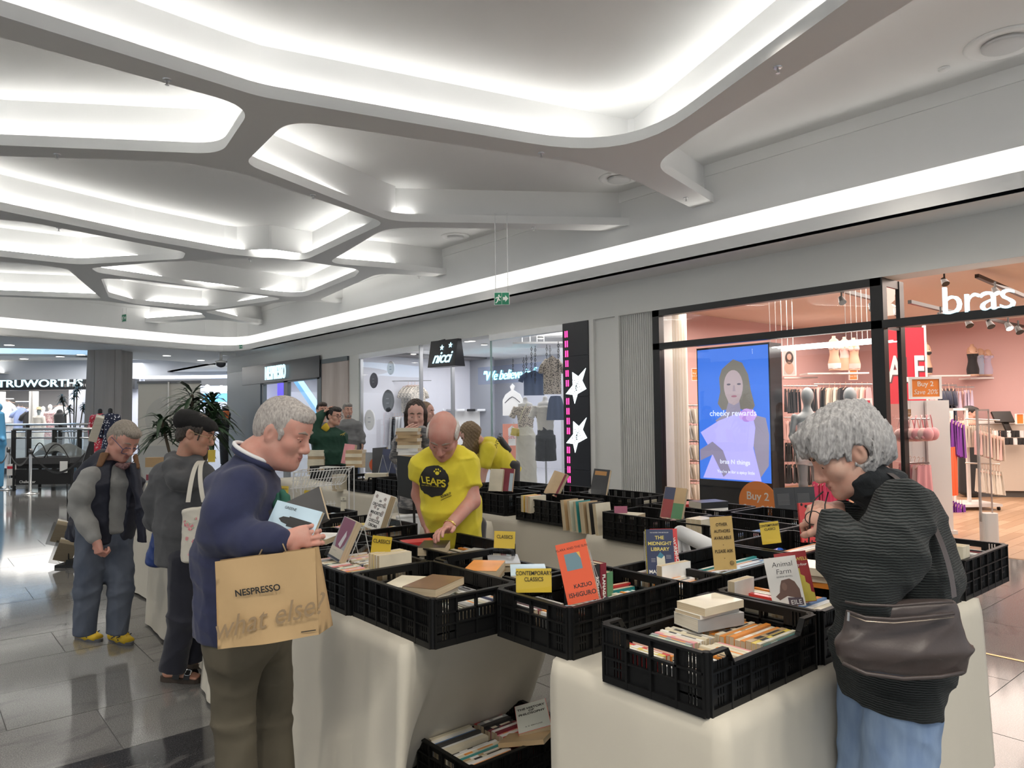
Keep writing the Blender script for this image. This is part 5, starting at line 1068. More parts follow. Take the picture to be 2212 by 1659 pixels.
row_up(2.62,3.17,1.79,1.97,.905,['white','maroon','cream','white','pale blue','blue','white','navy','pale blue','teal','cream'],'from the front, below the other authors sign',43,along='y',tmin=.012,tmax=.02)
row_up(3.27,3.8,1.79,1.97,.90,['white','cream','white','orange','cream'],'under the red splashed book',44,along='y',stuff=True)
row_up(1.515,1.865,2.26,2.40,.872,['white','navy','white','black','cream','white','sage','cream','grey','white','pale blue','cream','white'],'from the front left, near row in the crate of the flat brown book',51,tmin=.014)
row_up(1.67,1.865,2.43,2.60,.875,['white','grey','white','white','black','cream','white'],'in the middle row beyond the flat brown book',52)
row_up(1.515,1.865,2.63,2.80,.872,['cream','yellow','cream','grey','cream','white','cream','cream','white','white'],'in the back row of the flat brown book\'s crate',53,stuff=True)
stack(1.66,2.47,.878,[('sage',.13,.20,.022,'sage paperback under the flat brown covered book'),('brown',.15,.235,.030,'brown covered paperback with an oval picture lying flat in its crate')],'',rz=R(-62))
stack(1.645,2.66,.876,[('cream',.14,.21,.026,'cream paperback with a dark brush picture lying behind the flat brown book')],'',rz=R(-58))
row_up(1.50,1.66,2.88,3.42,.905,['tan','cream','sage','sage','sage','tan','pink','pink','pink','sage','cream','pink','red','white','sage','cream','tan','white','cream','grey','cream','pink','sage','cream'],'from the front, left row under the purple novel',61,along='y',tmin=.018,tmax=.027)
row_up(1.68,1.85,3.05,3.42,.905,['cream','tan','white','navy','cream','grey','white','brown','cream','white','pink','cream'],'from the front, right row under the purple novel',62,along='y',tmin=.014)
row_up(1.68,1.85,2.88,3.03,.90,['cream','white','cream','tan','white','cream','grey','white'],'at the corner below the first classics sign',63,tmax=.02)
for i,c in enumerate(['cream','white','yellow','white']):
 t=.022;B=Matrix.Translation((1.745,2.915+i*.026,.915))@Matrix(((1,0,0,0),(0,0,1,0),(0,1,0,0),(0,0,0,1)))@Matrix.Rotation(R(90),4,'Z')
 book(B,.11,.17,t,c,f'{c} paperback standing, {ORD[i]} behind the near rim beside the first classics sign','paperbacks standing beside the classics sign')
stack(2.03,2.62,.86,[('white',.14,.21,.02),('orange',.15,.23,.04,'thick paperback with a sunset landscape cover in the crate with cut-down sides')],'the landscape pile',rz=R(-50))
stack(2.16,2.47,.858,[('black',.13,.20,.016),('pale blue',.16,.24,.032,'large paperback with a pale sky cover beside the landscape book')],'the sky cover pile',rz=R(-40))
stack(2.24,2.74,.862,[('cream',.13,.2,.03),('grey',.15,.22,.012,'dark photographic paperback at the back of the cut-down crate')],'the back pile',rz=R(-35))
row_up(1.955,2.30,2.295,2.36,.85,['white','cream','grey','white','tan','cream','white','white'],'along the near wall of the cut-down crate',71,stuff=True)
row_up(2.07,2.42,3.13,3.30,.87,['orange','white','black','cream','black','orange','cream','white','tan','cream','orange'],'from the left in the crate the man reaches into',81,tmin=.012,stuff=True)
stack(2.13,3.18,.872,[('cream',.13,.2,.02),('black',.14,.215,.042,'thick paperback with a patterned dark cover in the crate the man reaches into')],'his pile',rz=R(-40))
stack(2.13,2.99,.866,[('white',.12,.18,.015),('black',.13,.195,.012,'black paperback with white title lying at the near wall of his crate')],'the near pile of his crate',rz=R(-60))
stack(2.30,2.99,.864,[('cream',.12,.19,.018),('grey',.12,.19,.018,'dark grey paperback lying near the second classics sign')],'the pile by the second classics sign',rz=R(20))
stack(2.14,3.40-.05,.90,[('red',.11,.17,.03,'small red book by the hand of the man in yellow')],'',rz=R(70))
row_up(2.08,2.43,3.87,4.04,.905,['white','pale blue','white','pink','yellow','white','maroon','cream','white','tan','red','cream'],'from the left, near row under the thick white novel',91,stuff=True)
row_up(2.08,2.43,4.1,4.27,.912,['yellow','pink','orange','white','pale blue','tan','white'],'from the left, back row under the thick white novel',92,tmin=.02,tmax=.035,stuff=True)
row_up(1.65,1.98,3.53,3.69,.90,['sage','cream','yellow','white','sage','yellow','cream','yellow','grey','white'],'behind the handle slot beyond the two held books',93,tmin=.014,stuff=True)
stack(1.85,3.88,.895,[('white',.14,.22,.03,'white paperback lying flat beyond the hand with two books')],'',rz=R(-50))
row_up(2.10,2.45,4.72,4.9,.905,['white','cream','orange','pale blue','white','yellow','blue','cream','white','orange','pale blue'],'from the left, in the crate of the small cream card',101,tmin=.018,tmax=.035)
row_up(1.70,2.0,4.72,4.9,.90,['black','white','grey','white','red','white','cream'],'beside the navy jumper below the yellow card',102,tmin=.02,tmax=.04,stuff=True)
bk=book(Matrix.Translation((1.93,5.20,.86))@Matrix(((1,0,0,0),(0,0,-1,0),(0,1,0,0),(0,0,0,1)))@Matrix.Rotation(R(0),4,'Z'),.19,.17,.03,'black','black covered book with a white title standing below the yellow card')
text('The Doctor',Matrix.Translation((1.93,5.168,.90))@Matrix.Rotation(R(90),4,'X'),.034,mat('print_white',(.85,.85,.82),.5),bk,bold=.0008)
for kk,cols,sd in[('b1',['pale blue','white','pink','white','cream','white'],1),('b2',['red','white','black','red','grey','white','red','black'],2),('b3',['white','blue','white','grey','white','pink','pale blue','white'],3),('b4',['white','pale blue','white','pink','white','blue','white'],4),('b5',['cream','white','grey','white'],5),('b6',['red','white','grey','white'],6),('b6b',['pale blue','white','navy','white','blue'],7),('g1',['maroon','black','white','brown'],8),('b8',['pale blue','white','cream'],9),('b5b',['cream','white','tan'],10)]:
 x0,y0,lg,z,lab=CR[kk];lx,ly=(CL,CW)if lg=='x' else(CW,CL)
 w={'b1':'in the crate of the crimson book','b2':'in the crate of the maroon book','b3':'in the crate of the tricolour book','b4':'left of the far yellow contemporary sign','b5':'under the black thriller','b6':'in the back crate of the black hardback','b6b':'before the orange shop sign','g1':'in the overhanging crate behind the bag','b8':'in front of the bending girl','b5b':'beside the star panel'}[kk]
 row_up(x0+.03,x0+lx-.03,y0+.06,y0+.24,.895,cols,'from the near end '+w,200+sd,along='y' if lg=='y' else 'x',tmin=.02,tmax=.034,stuff=True)
B=CR
book(Mt(3.80,3.30,.89,0,0,.3),.13,.19,.03,'cream','cream book lying in the tricolour book\'s crate')
for i in range(3):
 t=.034;book(Matrix.Translation((3.72+.0*i,2.70-.037*i,.90))@Matrix.Rotation(R(90),4,'Z')@Matrix(((0,0,1,-t/2),(0,1,0,0),(-1,0,0,0),(0,0,0,1))),.12,.14,t,'cream',f'pale page block facing out, {ORD[i]} of three right of the tricolour book','pale page blocks beside the tricolour book')
for i,(c,hh)in enumerate([('yellow',.15),('orange',.15),('cream',.17)]):
 t=.03;book(Matrix.Translation((3.87,4.40-.045*i,.89))@Matrix.Rotation(R(90),4,'Z')@Matrix(((0,0,1,-t/2),(0,1,0,0),(-1,0,0,0),(0,0,0,1))),.13,hh,t,c,f'{c} book standing at the near wall of the maroon book\'s crate')
for i,(c,t)in enumerate([('tan',.034),('cream',.024),('teal',.026),('tan',.042),('black',.028),('cream',.03)]):
 book(Matrix.Translation((3.785,3.845-.064*i,.862))@Matrix.Rotation(R(-7),4,'X')@Matrix.Rotation(R(90),4,'Z')@Matrix(((0,0,1,-t/2),(1,0,0,0),(0,1,0,0),(0,0,0,1))),.15,.22,t,c,f'{c} book leaning in the gap between two crates, {ORD[i]} from the left','books leaning between two crates')
stack(4.44,3.10,.89,[('white',.14,.2,.03),('black',.15,.23,.045,'thick black hardback lying in the back row crate')],'the back row pile',rz=1.2)
stack(4.44,3.30,.89,[('cream',.14,.2,.02),('red',.15,.23,.025,'red hardback lying beside the thick black one')],'the red pile',rz=1.3)
for i in range(2):
 t=.04;book(Matrix.Translation((3.66+.042*i,1.262,.90))@Matrix(((0,0,1,-t/2),(1,0,0,0),(0,1,0,0),(0,0,0,1))),.10,.17,t,'cream',f'pale page block standing in the overhanging crate, {["nearer", "farther from"][i]} the woman','page blocks in the overhanging crate')
row_up(1.81,2.05,2.43,2.61,.165,['black','orange','white','cream','tan','teal','cream','white','black','cream','blue','white'],'from the near end, left row in the floor crate',301,along='y',tmin=.013,tmax=.02,depth=.13)
row_up(1.81,2.05,2.62,2.78,.168,['cream','white','black','blue','white','cream'],'at the back left of the floor crate',302,along='y',tmin=.02,tmax=.03,depth=.13,stuff=True)
row_up(2.08,2.25,2.55,2.78,.165,['red','white','pink','maroon','white','maroon','black','black','grey'],'from the near end, right row in the floor crate',303,along='y',tmin=.016,tmax=.026,depth=.13)
bk=book(Mt(2.24,2.53,.185,R(10),R(-14),R(-38)),.15,.215,.045,'red','thick history of philosophy paperback with red spine in the floor crate')
MB().box((-.0735,-.106,.0452),(.0735,.106,.0456)).build('cover_print',mat('print_grey_cover',(.62,.64,.58),.5),bk,local=True)
text('THE HISTORY\nOF\nPHILOSOPHY',Matrix.Translation((0,.045,.0458)),.021,mat('print_black',(.02,.02,.02),.5),bk,'cover_lettering',ex=.0002,bold=.0006,local=True)
text('A. C. GRAYLING',Matrix.Translation((.0,-.07,.0458)),.011,mat('print_black',(.02,.02,.02),.5),bk,'cover_lettering',ex=.0002,local=True)
text('THE HISTORY OF',Matrix.Translation((-.0752,0,.022))@Matrix.Rotation(R(-90),4,'Y')@Matrix.Rotation(R(-90),4,'Z'),.02,mat('print_black',(.02,.02,.02),.5),bk,'spine_lettering',ex=.0002,bold=.0005,local=True)
book(Mt(2.12,2.45,.172,R(-12),R(6),R(30)),.14,.21,.02,'tan','paperback with a painted landscape cover at the near wall of the floor crate')
stack(4.47,9.55,.80,[('cream',.20,.28,.034)]*8 if False else[(c,.155,.235,.042)for c in['cream','tan','cream','cream','cream','tan','cream','cream']],'the taller far pile before the green jacket','pale books in the far pile',rz=R(45))
stack(4.62,8.72,.93,[(c,.15,.23,.045)for c in['tan','cream','tan','cream','tan']],'the second far pile beside the pink book','tan books in the second far pile',rz=R(40))
stack(4.36,8.95,.90,[('tan',.16,.24,.02),('white',.15,.22,.02,'white paperback lying in the far crate before the green jacket')],'the far crate pile',rz=R(30))
stack(4.10,7.25,.90,[('cream',.16,.24,.03),('cream',.16,.24,.028,'pale paperback on top in the crate beyond the wire basket')],'the crate beyond the basket',rz=R(50))
for i in range(3):
 t=.035;book(Matrix.Translation((3.93,7.86-.045*i,.83))@Matrix.Rotation(R(90),4,'Z')@Matrix(((0,0,1,-t/2),(1,0,0,0),(0,1,0,0),(0,0,0,1))),.13,.19,t,'cream',f'pale book standing against the far crate, {ORD[i]} of three behind the wire basket','pale books behind the wire basket')
STUFF.build('packed_books',[M_page]+[cov(c)for c in STUFF_M]);so=bpy.data.objects['packed_books'];tag(so,'rows of paperbacks packed in the smaller and farther black crates','books',kind='stuff')
# == soft bodies from distance fields
def _n(v):v=np.asarray(v,float);return v/np.linalg.norm(v)
class SDF:
 """smooth union of tapered limbs, ellipsoids and flattened trunks, meshed with surface nets"""
 def __init__(s):s.p=[];s.clips=[]
 def cone(s,a,b,r0,r1=None,k=.03,op='+'):s.p.append(('c',np.array(a,float),np.array(b,float),r0,r0 if r1 is None else r1,k,op));return s
 def chain(s,pts,rs,k=.03):
  for a,b,r0,r1 in zip(pts,pts[1:],rs,rs[1:]):s.cone(a,b,r0,r1,k)
  return s
 def ball(s,c,r,k=.02,op='+'):return s.cone(c,np.array(c,float)+1e-4,r,r,k,op)
 def ell(s,c,ax,r,k=.02,op='+'):s.p.append(('e',np.array(c,float),np.array([_n(a)for a in ax]),np.array(r,float),0,k,op));return s
 def flat(s,a,b,side,r0,r1,k=.04,cap=.6,op='+'):
  a=np.array(a,float);b=np.array(b,float);z=_n(b-a);x=np.asarray(side,float);x=_n(x-z*(x@z));y=np.cross(z,x)
  s.p.append(('f',a,b,(x,y,z,r0,r1,cap),0,k,op));return s
 def clip(s,pt,n):s.clips.append((np.array(pt,float),_n(n)));return s
 def bounds(s):
  lo=[];hi=[]
  for q in s.p:
   if q[6]=='-':continue
   if q[0]=='c':r=max(q[3],q[4]);lo.append(np.minimum(q[1],q[2])-r);hi.append(np.maximum(q[1],q[2])+r)
   elif q[0]=='e':r=q[3].max();lo.append(q[1]-r);hi.append(q[1]+r)
   else:r=max(*q[3][3],*q[3][4]);lo.append(np.minimum(q[1],q[2])-r);hi.append(np.maximum(q[1],q[2])+r)
  return np.min(lo,0)-.03,np.max(hi,0)+.03
 def mesh(s,h,disp=None):
  lo,hi=s.bounds();n=np.ceil((hi-lo)/h).astype(int)+2
  G=np.full(n,.25,np.float32)
  ax=[lo[i]+h*np.arange(n[i])for i in range(3)]
  for q in s.p:
   k=q[5];mg=.03+k
   if q[0]=='c':r=max(q[3],q[4]);b0=np.minimum(q[1],q[2])-r-mg;b1=np.maximum(q[1],q[2])+r+mg
   elif q[0]=='e':r=q[3].max();b0=q[1]-r-mg;b1=q[1]+r+mg
   else:r=max(*q[3][3],*q[3][4]);b0=np.minimum(q[1],q[2])-r-mg;b1=np.maximum(q[1],q[2])+r+mg
   i0=np.clip(np.floor((b0-lo)/h).astype(int),0,n);i1=np.clip(np.ceil((b1-lo)/h).astype(int)+1,0,n)
   if np.any(i1<=i0):continue
   X,Y,Z=np.meshgrid(*[ax[i][i0[i]:i1[i]]for i in range(3)],indexing='ij',sparse=True)
   if q[0]=='c':
    a,b=q[1],q[2];ab=b-a;L2=ab@ab
    t=np.clip(((X-a[0])*ab[0]+(Y-a[1])*ab[1]+(Z-a[2])*ab[2])/L2,0,1)
    d=np.sqrt((X-a[0]-t*ab[0])**2+(Y-a[1]-t*ab[1])**2+(Z-a[2]-t*ab[2])**2)-(q[3]+(q[4]-q[3])*t)
   elif q[0]=='e':
    c,A,r=q[1],q[2],q[3];u=[(X-c[0])*A[i][0]+(Y-c[1])*A[i][1]+(Z-c[2])*A[i][2]for i in range(3)]
    k0=np.sqrt(sum((u[i]/r[i])**2 for i in range(3)));k1=np.sqrt(sum((u[i]/r[i]**2)**2 for i in range(3)))+1e-9;d=k0*(k0-1)/k1
   else:
    a,b=q[1],q[2];x,y,z,r0,r1,cap=q[3];L=np.linalg.norm(b-a)
    w=(X-a[0])*z[0]+(Y-a[1])*z[1]+(Z-a[2])*z[2];t=np.clip(w/L,0,1);wz=w-t*L
    ux=(X-a[0])*x[0]+(Y-a[1])*x[1]+(Z-a[2])*x[2];uy=(X-a[0])*y[0]+(Y-a[1])*y[1]+(Z-a[2])*y[2]
    rx=r0[0]+(r1[0]-r0[0])*t;ry=r0[1]+(r1[1]-r0[1])*t;rz=np.minimum(rx,ry)*cap
    k0=np.sqrt((ux/rx)**2+(uy/ry)**2+(wz/rz)**2);k1=np.sqrt((ux/rx**2)**2+(uy/ry**2)**2+(wz/rz**2)**2)+1e-9;d=k0*(k0-1)/k1
   sl=tuple(slice(i0[i],i1[i])for i in range(3));g=G[sl]
   if q[6]=='+':
    hh=np.maximum(k-np.abs(g-d),0)/max(k,1e-6);G[sl]=np.minimum(g,d)-hh*hh*k*.25
   else:
    hh=np.maximum(k-np.abs(g+d),0)/max(k,1e-6);G[sl]=np.maximum(g,-d)+hh*hh*k*.25
  if disp is not None:
   X,Y,Z=np.meshgrid(*ax,indexing='ij',sparse=True);G+=disp(X,Y,Z).astype(np.float32)
  for pt,nn in s.clips:
   X,Y,Z=np.meshgrid(*ax,indexing='ij',sparse=True);np.maximum(G,((X-pt[0])*nn[0]+(Y-pt[1])*nn[1]+(Z-pt[2])*nn[2]).astype(np.float32),out=G)
  return nets(G,lo,h)
def nets(G,lo,h):
 I=G<0;c=sum(I[a:I.shape[0]-1+a,b:I.shape[1]-1+b,d:I.shape[2]-1+d].astype(np.int8)for a in(0,1)for b in(0,1)for d in(0,1))
 act=np.argwhere((c>0)&(c<8));idx=np.full(c.shape,-1,np.int32);idx[tuple(act.T)]=np.arange(len(act))
 off=np.array([(a,b,d)for a in(0,1)for b in(0,1)for d in(0,1)]);val=np.stack([G[tuple((act+o).T)]for o in off],1)
 acc=np.zeros((len(act),3));cnt=np.zeros(len(act))
 for i in range(8):
  for j in range(i+1,8):
   if np.abs(off[i]-off[j]).sum()!=1:continue
   v0,v1=val[:,i],val[:,j];m=(v0<0)!=(v1<0);t=v0[m]/(v0[m]-v1[m]);acc[m]+=off[i]+(off[j]-off[i])*t[:,None];cnt[m]+=1
 V_=lo+h*(act+acc/cnt[:,None]);F=[]
 for d in range(3):
  e1,e2=(d+1)%3,(d+2)%3;sl0=[slice(1,-1)]*3;sl0[d]=slice(0,-1);sl1=list(sl0);sl1[d]=slice(1,None)
  A=I[tuple(sl0)];B=I[tuple(sl1)];ed=np.argwhere(A!=B)
  if not len(ed):continue
  sgn=A[tuple(ed.T)];base=ed+1;base[:,d]=ed[:,d]
  def cell(o1,o2):p=base.copy();p[:,e1]-=o1;p[:,e2]-=o2;return idx[tuple(np.minimum(p,np.array(idx.shape)-1).T)]
  q=np.stack([cell(1,1),cell(0,1),cell(0,0),cell(1,0)],1);q[~sgn]=q[~sgn][:,::-1];F.append(q)
 F=np.concatenate(F);F=F[(F>=0).all(1)]
 return V_,F
def np_mesh(name,Vs,Fs,mats,mi=None):
 me=bpy.data.meshes.new(name);me.vertices.add(len(Vs));me.vertices.foreach_set('co',np.asarray(Vs,np.float32).ravel())
 me.loops.add(Fs.size);me.loops.foreach_set('vertex_index',Fs.ravel().astype(np.int32));me.polygons.add(len(Fs));me.polygons.foreach_set('loop_start',np.arange(0,Fs.size,4,dtype=np.int32))
 me.polygons.foreach_set('use_smooth',np.ones(len(Fs),bool))
 for m in mats:me.materials.append(m)
 if mi is not None:me.polygons.foreach_set('material_index',np.asarray(mi,np.int32))
 me.update(calc_edges=True);me.validate();return me
def sdf_obj(name,parts,mats,parent,label=None,mi_fn=None):
 """parts: list of (SDF, cell[, disp]) joined into ONE mesh object"""
 Vs=[];Fs=[];b=0
 for q in parts:
  v,f=q[0].mesh(q[1],q[2]if len(q)>2 else None);Vs.append(v);Fs.append(f+b);b+=len(v)
 Vs=np.concatenate(Vs);Fs=np.concatenate(Fs);mats=mats if isinstance(mats,list)else[mats]
 o=bpy.data.objects.new(name,np_mesh(name,Vs,Fs,mats,mi_fn(Vs,Fs)if mi_fn else None));COL.objects.link(o)
 if parent is not None:attach(o,parent)
 if label:o['label']=label
 return o
def wrinkle(amp,sc,seed,dirn=None,amp2=0.):
 r=np.random.RandomState(seed);W_=[(r.normal(size=3),r.normal(size=3),r.rand()*6)for _ in range(4)]
 def fn(X,Y,Z):
  o=0
  for a,b_,ph in W_:
   a=a/np.linalg.norm(a)*sc;b_=b_/np.linalg.norm(b_)*sc*.45
   w=a[0]*X+a[1]*Y+a[2]*Z+1.8*np.sin(b_[0]*X+b_[1]*Y+b_[2]*Z+ph);o=o+(1-np.abs(np.sin(w)))**2-.35
  return-o*amp*.5
 return fn
def strands(amp,sc,ax,seed):
 ax=_n(ax);r=np.random.RandomState(seed);x=_n(np.cross(ax,[.3,.5,.8]));y=np.cross(ax,x)
 def fn(X,Y,Z):
  u=X*x[0]+Y*x[1]+Z*x[2];v=X*y[0]+Y*y[1]+Z*y[2];w=X*ax[0]+Y*ax[1]+Z*ax[2]
  return amp*(np.sin(u*sc+2*np.sin(w*sc*.12+v*sc*.2))*np.sin(v*sc*1.1+1.5*np.sin(w*sc*.10+1))+.6*np.sin(u*sc*2.1+w*sc*.2)*np.sin(v*sc*1.9))
 return fn
# -- skin, hair, cloth
def skin(n,c,red=None):
 red=red or(min(1,c[0]*1.02),c[1]*.78,c[2]*.74)
 m=mat('skin_'+n,c,.5,noise=((22,22,22),red,.28,4),bump=((260,260,260),.12,.0015,2));b=m.node_tree.nodes['Principled BSDF'];b.inputs['Subsurface Weight'].default_value=.06;b.inputs['Subsurface Radius'].default_value=(.02,.008,.005);return m
def hairmat(n,c,c2,sc=(220,220,40)):return mat('hair_'+n,c,.55,noise=(sc,c2,.22,3),bump=(sc,.5,.004,2))
def knit(n,c,c2=None,sc=400,rough=.95):return mat('knit_'+n,c,rough,sheen=.12,noise=((18,18,18),c2 or tuple(v*.82 for v in c),.3,5),bump=((sc,sc,sc),.25,.002,2))
def ribbed(n,c,scale=95.,dirn='X'):
 if 'rib_'+n in _M:return _M['rib_'+n]
 m=mat('rib_'+n,c,.95,sheen=.1);nt=m.node_tree;tc=nt.nodes.new('ShaderNodeTexCoord');w=nt.nodes.new('ShaderNodeTexWave');w.bands_direction=dirn;w.inputs['Scale'].default_value=scale;w.inputs['Distortion'].default_value=2.5;w.inputs['Detail'].default_value=1.5;w.inputs['Detail Scale'].default_value=1.2
 nt.links.new(tc.outputs['Object'],w.inputs[0]);b=nt.nodes.new('ShaderNodeBump');b.inputs['Strength'].default_value=.9;b.inputs['Distance'].default_value=.006;nt.links.new(w.outputs['Fac'],b.inputs['Height']);bs=nt.nodes['Principled BSDF'];nt.links.new(b.outputs[0],bs.inputs['Normal'])
 r=nt.nodes.new('ShaderNodeValToRGB');r.color_ramp.elements[0].color=(*[v*.35 for v in c],1);r.color_ramp.elements[1].color=(*[min(1,v*1.7)for v in c],1);nt.links.new(w.outputs['Fac'],r.inputs[0]);nt.links.new(r.outputs[0],bs.inputs['Base Color']);return m
M_eye=mat('eye_white',(.75,.72,.70),.2);M_iris=mat('eye_iris',(.06,.05,.04),.15);M_lip=mat('lip',(.42,.17,.15),.45);M_brow=mat('eyebrow',(.10,.07,.05),.8);M_nail=mat('nail',(.62,.42,.37),.35)
def head_axes(f,up=(0,0,1)):
 f=_n(f);up=np.asarray(up,float);u=_n(up-f*(up@f));l=np.cross(u,f);return f,u,l
def head_sdf(c,f,up=(0,0,1),s=1.,neck=None,nr=.056,jaw=1.,nose=1.,wide=1.,female=False):
 f,u,l=head_axes(f,up);c=np.array(c,float);P=lambda a,b,d=0.:c+s*(f*a+u*b+l*d*wide);S=SDF();A=[f,l,u];k=.018*s
 S.ell(P(-.012,.032),A,(.098*s,.076*s*wide,.088*s),k);S.ell(P(.030,-.045),A,(.062*s,.058*s*wide,.080*s),.035*s)
 S.ell(P(.052,.035),A,(.042*s,.058*s*wide,.05*s),.03*s)
 S.ell(P(.030,-.080),A,(.055*s*jaw,.048*s*wide*jaw,.042*s),.03*s);S.ball(P(.078,-.108),.021*s,.03*s)
 for q in(-1,1):
  S.ball(P(.062,-.030,q*.040),.024*s,.03*s);S.cone(P(-.005,-.065,q*.052),P(.05,-.098,q*.028),.020*s,.018*s,.03*s)
  S.cone(P(.085,.016,q*.016),P(.074,.016,q*.044),.010*s*(.7 if female else 1),.009*s,.014*s)
  S.ball(P(.098,-.003,q*.032),.0135*s,.012*s,'-')
  S.ball(P(.080,-.004,q*.0315),.0125*s,.006*s)
  S.ball(P(.098,-.046,q*.0125),.0085*s,.008*s)
  S.ell(P(-.010,-.012,q*.076),[f+.15*u,l+q*.45*f,u-.2*f],(.021*s,.008*s,.034*s),.006*s);S.ell(P(-.004,-.012,q*.084),[f,l,u],(.010*s,.006*s,.018*s),.004*s,'-')
 S.cone(P(.092,.006),P(.112*nose**.5,-.036),.0085*s,.0125*s*nose,.014*s);S.ball(P(.108*nose**.5,-.040),.0115*s*nose,.010*s)
 S.cone(P(.091,-.068,-.016),P(.091,-.068,.016),.0075*s,.0075*s,.008*s);S.cone(P(.090,-.080,-.014),P(.090,-.080,.014),.008*s,.008*s,.008*s);S.cone(P(.101,-.0735,-.018),P(.101,-.0735,.018),.0035*s,.0035*s,.004*s,'-')
 if neck is not None:
  S.cone(P(-.022,-.060),neck,nr*.93,nr,.03);
 return S,P,(f,u,l)
def face_parts(t,P,ax,s,brow=M_brow,lips=True,lid=None):
 f,u,l=ax
 for q in(-1,1):
  mb=MB();mb.ball(tuple(P(.0800,-.004,q*.0315)),.0119*s,12,8);mb.mat(1);mb.ball(tuple(P(.0885,-.0065,q*.0312)),.0052*s,10,6);mb.build('eye',[M_eye,M_iris],t,True)
  if lid is not None:
   S=SDF();S.cone(P(.0895,.0015,q*.020),P(.0850,.0015,q*.044),.0045*s,.0045*s,.004);sdf_obj('eyelid',[(S,.003*s)],lid,t)
  S=SDF();S.chain([P(.0985,.022,q*.013),P(.0945,.027,q*.030),P(.083,.022,q*.050)],[.0042*s,.0048*s,.003*s],.006);sdf_obj('eyebrow',[(S,.0032*s)],brow,t)
 if lips:
  S=SDF();S.chain([P(.088,-.072,-.022),P(.0965,-.0690,-.008),P(.0965,-.0690,.008),P(.088,-.072,.022)],[.003*s,.0055*s,.0055*s,.003*s],.006);S.chain([P(.087,-.076,-.018),P(.0955,-.0805,0),P(.087,-.076,.018)],[.0035*s,.0065*s,.0035*s],.006);sdf_obj('lips',[(S,.003*s)],M_lip,t)
def glasses(t,P,ax,m,s=1.,drop=0.,w=.024,h=.019,tipdrop=0.,fwd=0.):
 mb=MB();f,u,l=ax
 for q in(-1,1):
  c=P(.108+fwd,-.006-drop,q*.032);mb.tube([c+s*(l*w*1.05*math.copysign(abs(math.cos(a))**.7,math.cos(a))+u*h*math.copysign(abs(math.sin(a))**.7,math.sin(a)))for a in[2*PI*i/20 for i in range(20)]],.0021*s,6,True)
  mb.tube([P(.106+fwd,.002-drop,q*.057),P(.06+fwd,.004-drop*.8+tipdrop,q*.078),P(-.01+fwd*.5,.004+tipdrop*.5,q*.083),P(-.028,-.015,q*.082)],.0019*s,6)
 mb.tube([P(.112+fwd,-.002-drop,-.009),P(.115+fwd,.001-drop,0),P(.112+fwd,-.002-drop,.009)],.0018*s,6);o=mb.build('glasses_frame',m,t,True)
 lm=MB()
 for q in(-1,1):
  c=P(.108+fwd,-.006-drop,q*.032);lm.add([tuple(c+s*(l*w*1.0*math.cos(a)+u*h*.95*math.sin(a)))for a in[2*PI*i/16 for i in range(16)]],[tuple(range(16))])
 lm.build('lens',glass('spectacle_lens',(1,1,1),0.,.03),o);return o
def hand_sdf(w,d,nrm,thumb_side,s=1.,curl=(.5,.6,.7,.8),thumb_curl=.5,spread=.10,S=None):
 """w wrist, d towards the knuckles, nrm out of the back of the hand, thumb_side +1/-1 along d x nrm"""
 d=_n(d);nrm=np.asarray(nrm,float);n=_n(nrm-d*(nrm@d));y=np.cross(d,n)*thumb_side;w=np.array(w,float);S=S or SDF();q=lambda a,b,c_:w+s*(d*a+y*b+n*c_)
 S.cone(q(-.035,0,0),q(.0,0,0),.027*s,.026*s,.02);S.flat(q(.0,0,0),q(.082,0,-.002),y,(.027*s,.017*s),(.040*s,.014*s),.02,.5)
 S.ball(q(.03,.026,-.012),.017*s,.015);S.cone(q(.02,-.022,-.008),q(.06,-.028,-.006),.014*s,.012*s,.012)
 LN=[(.043,.026,.021),(.048,.030,.022),(.045,.028,.021),(.036,.021,.018)];RR=[.0092,.0095,.009,.0078]
 for i in range(4):
  yy=.030-.0205*i;p=q(.080-.004*abs(i-1.2),yy,-.001);a=-.12+0.0;dirn=_n(d+y*spread*(1.4-i)*.6);ang=0.
  r=RR[i]*s
  for j,L in enumerate(LN[i]):
   ang+=curl[i]*(.75,1.05,.75)[j];dv=dirn*math.cos(ang)-n*math.sin(ang);p2=p+dv*L*s;S.cone(p,p2,r,r*.92,.007*s);p=p2;r*=.92
 p=q(.022,.030,-.010);d1=_n(d*.70+y*.72-n*.15);p2=p+d1*.040*s;S.cone(p,p2,.0135*s,.0115*s,.012);d2=_n(d*(.85)+y*(.45-.5*thumb_curl)-n*(.1+.5*thumb_curl));p3=p2+d2*.032*s;S.cone(p2,p3,.0112*s,.0102*s,.008);d3=_n(d*.9+y*(.2-.6*thumb_curl)-n*(.1+.7*thumb_curl));S.cone(p3,p3+d3*.026*s,.0102*s,.0085*s,.007);return S
def shoe(S,heel,toe,s=1.,ankle=None,h=.075):
 heel=np.array(heel,float);toe=np.array(toe,float);d=_n(toe-heel);x=_n(np.cross(d,[0,0,1]));up=np.array([0,0,1.]);L=np.linalg.norm(toe-heel);m=heel+d*L*.55
 S.flat(heel+d*.03+up*.030,m+up*.032,x,(.036*s,.032*s),(.045*s,.034*s),.02,.9);S.flat(m+up*.030,toe-d*.045+up*.026,x,(.046*s,.032*s),(.040*s,.024*s),.02,.95);S.cone(heel+d*.05+up*.05,heel+d*.055+up*(h+.01),.038*s,.036*s,.03);S.cone(heel+d*.07+up*.06,m+up*.042,.036*s,.03*s,.03);S.clip((0,0,.004),(0,0,-1));return S
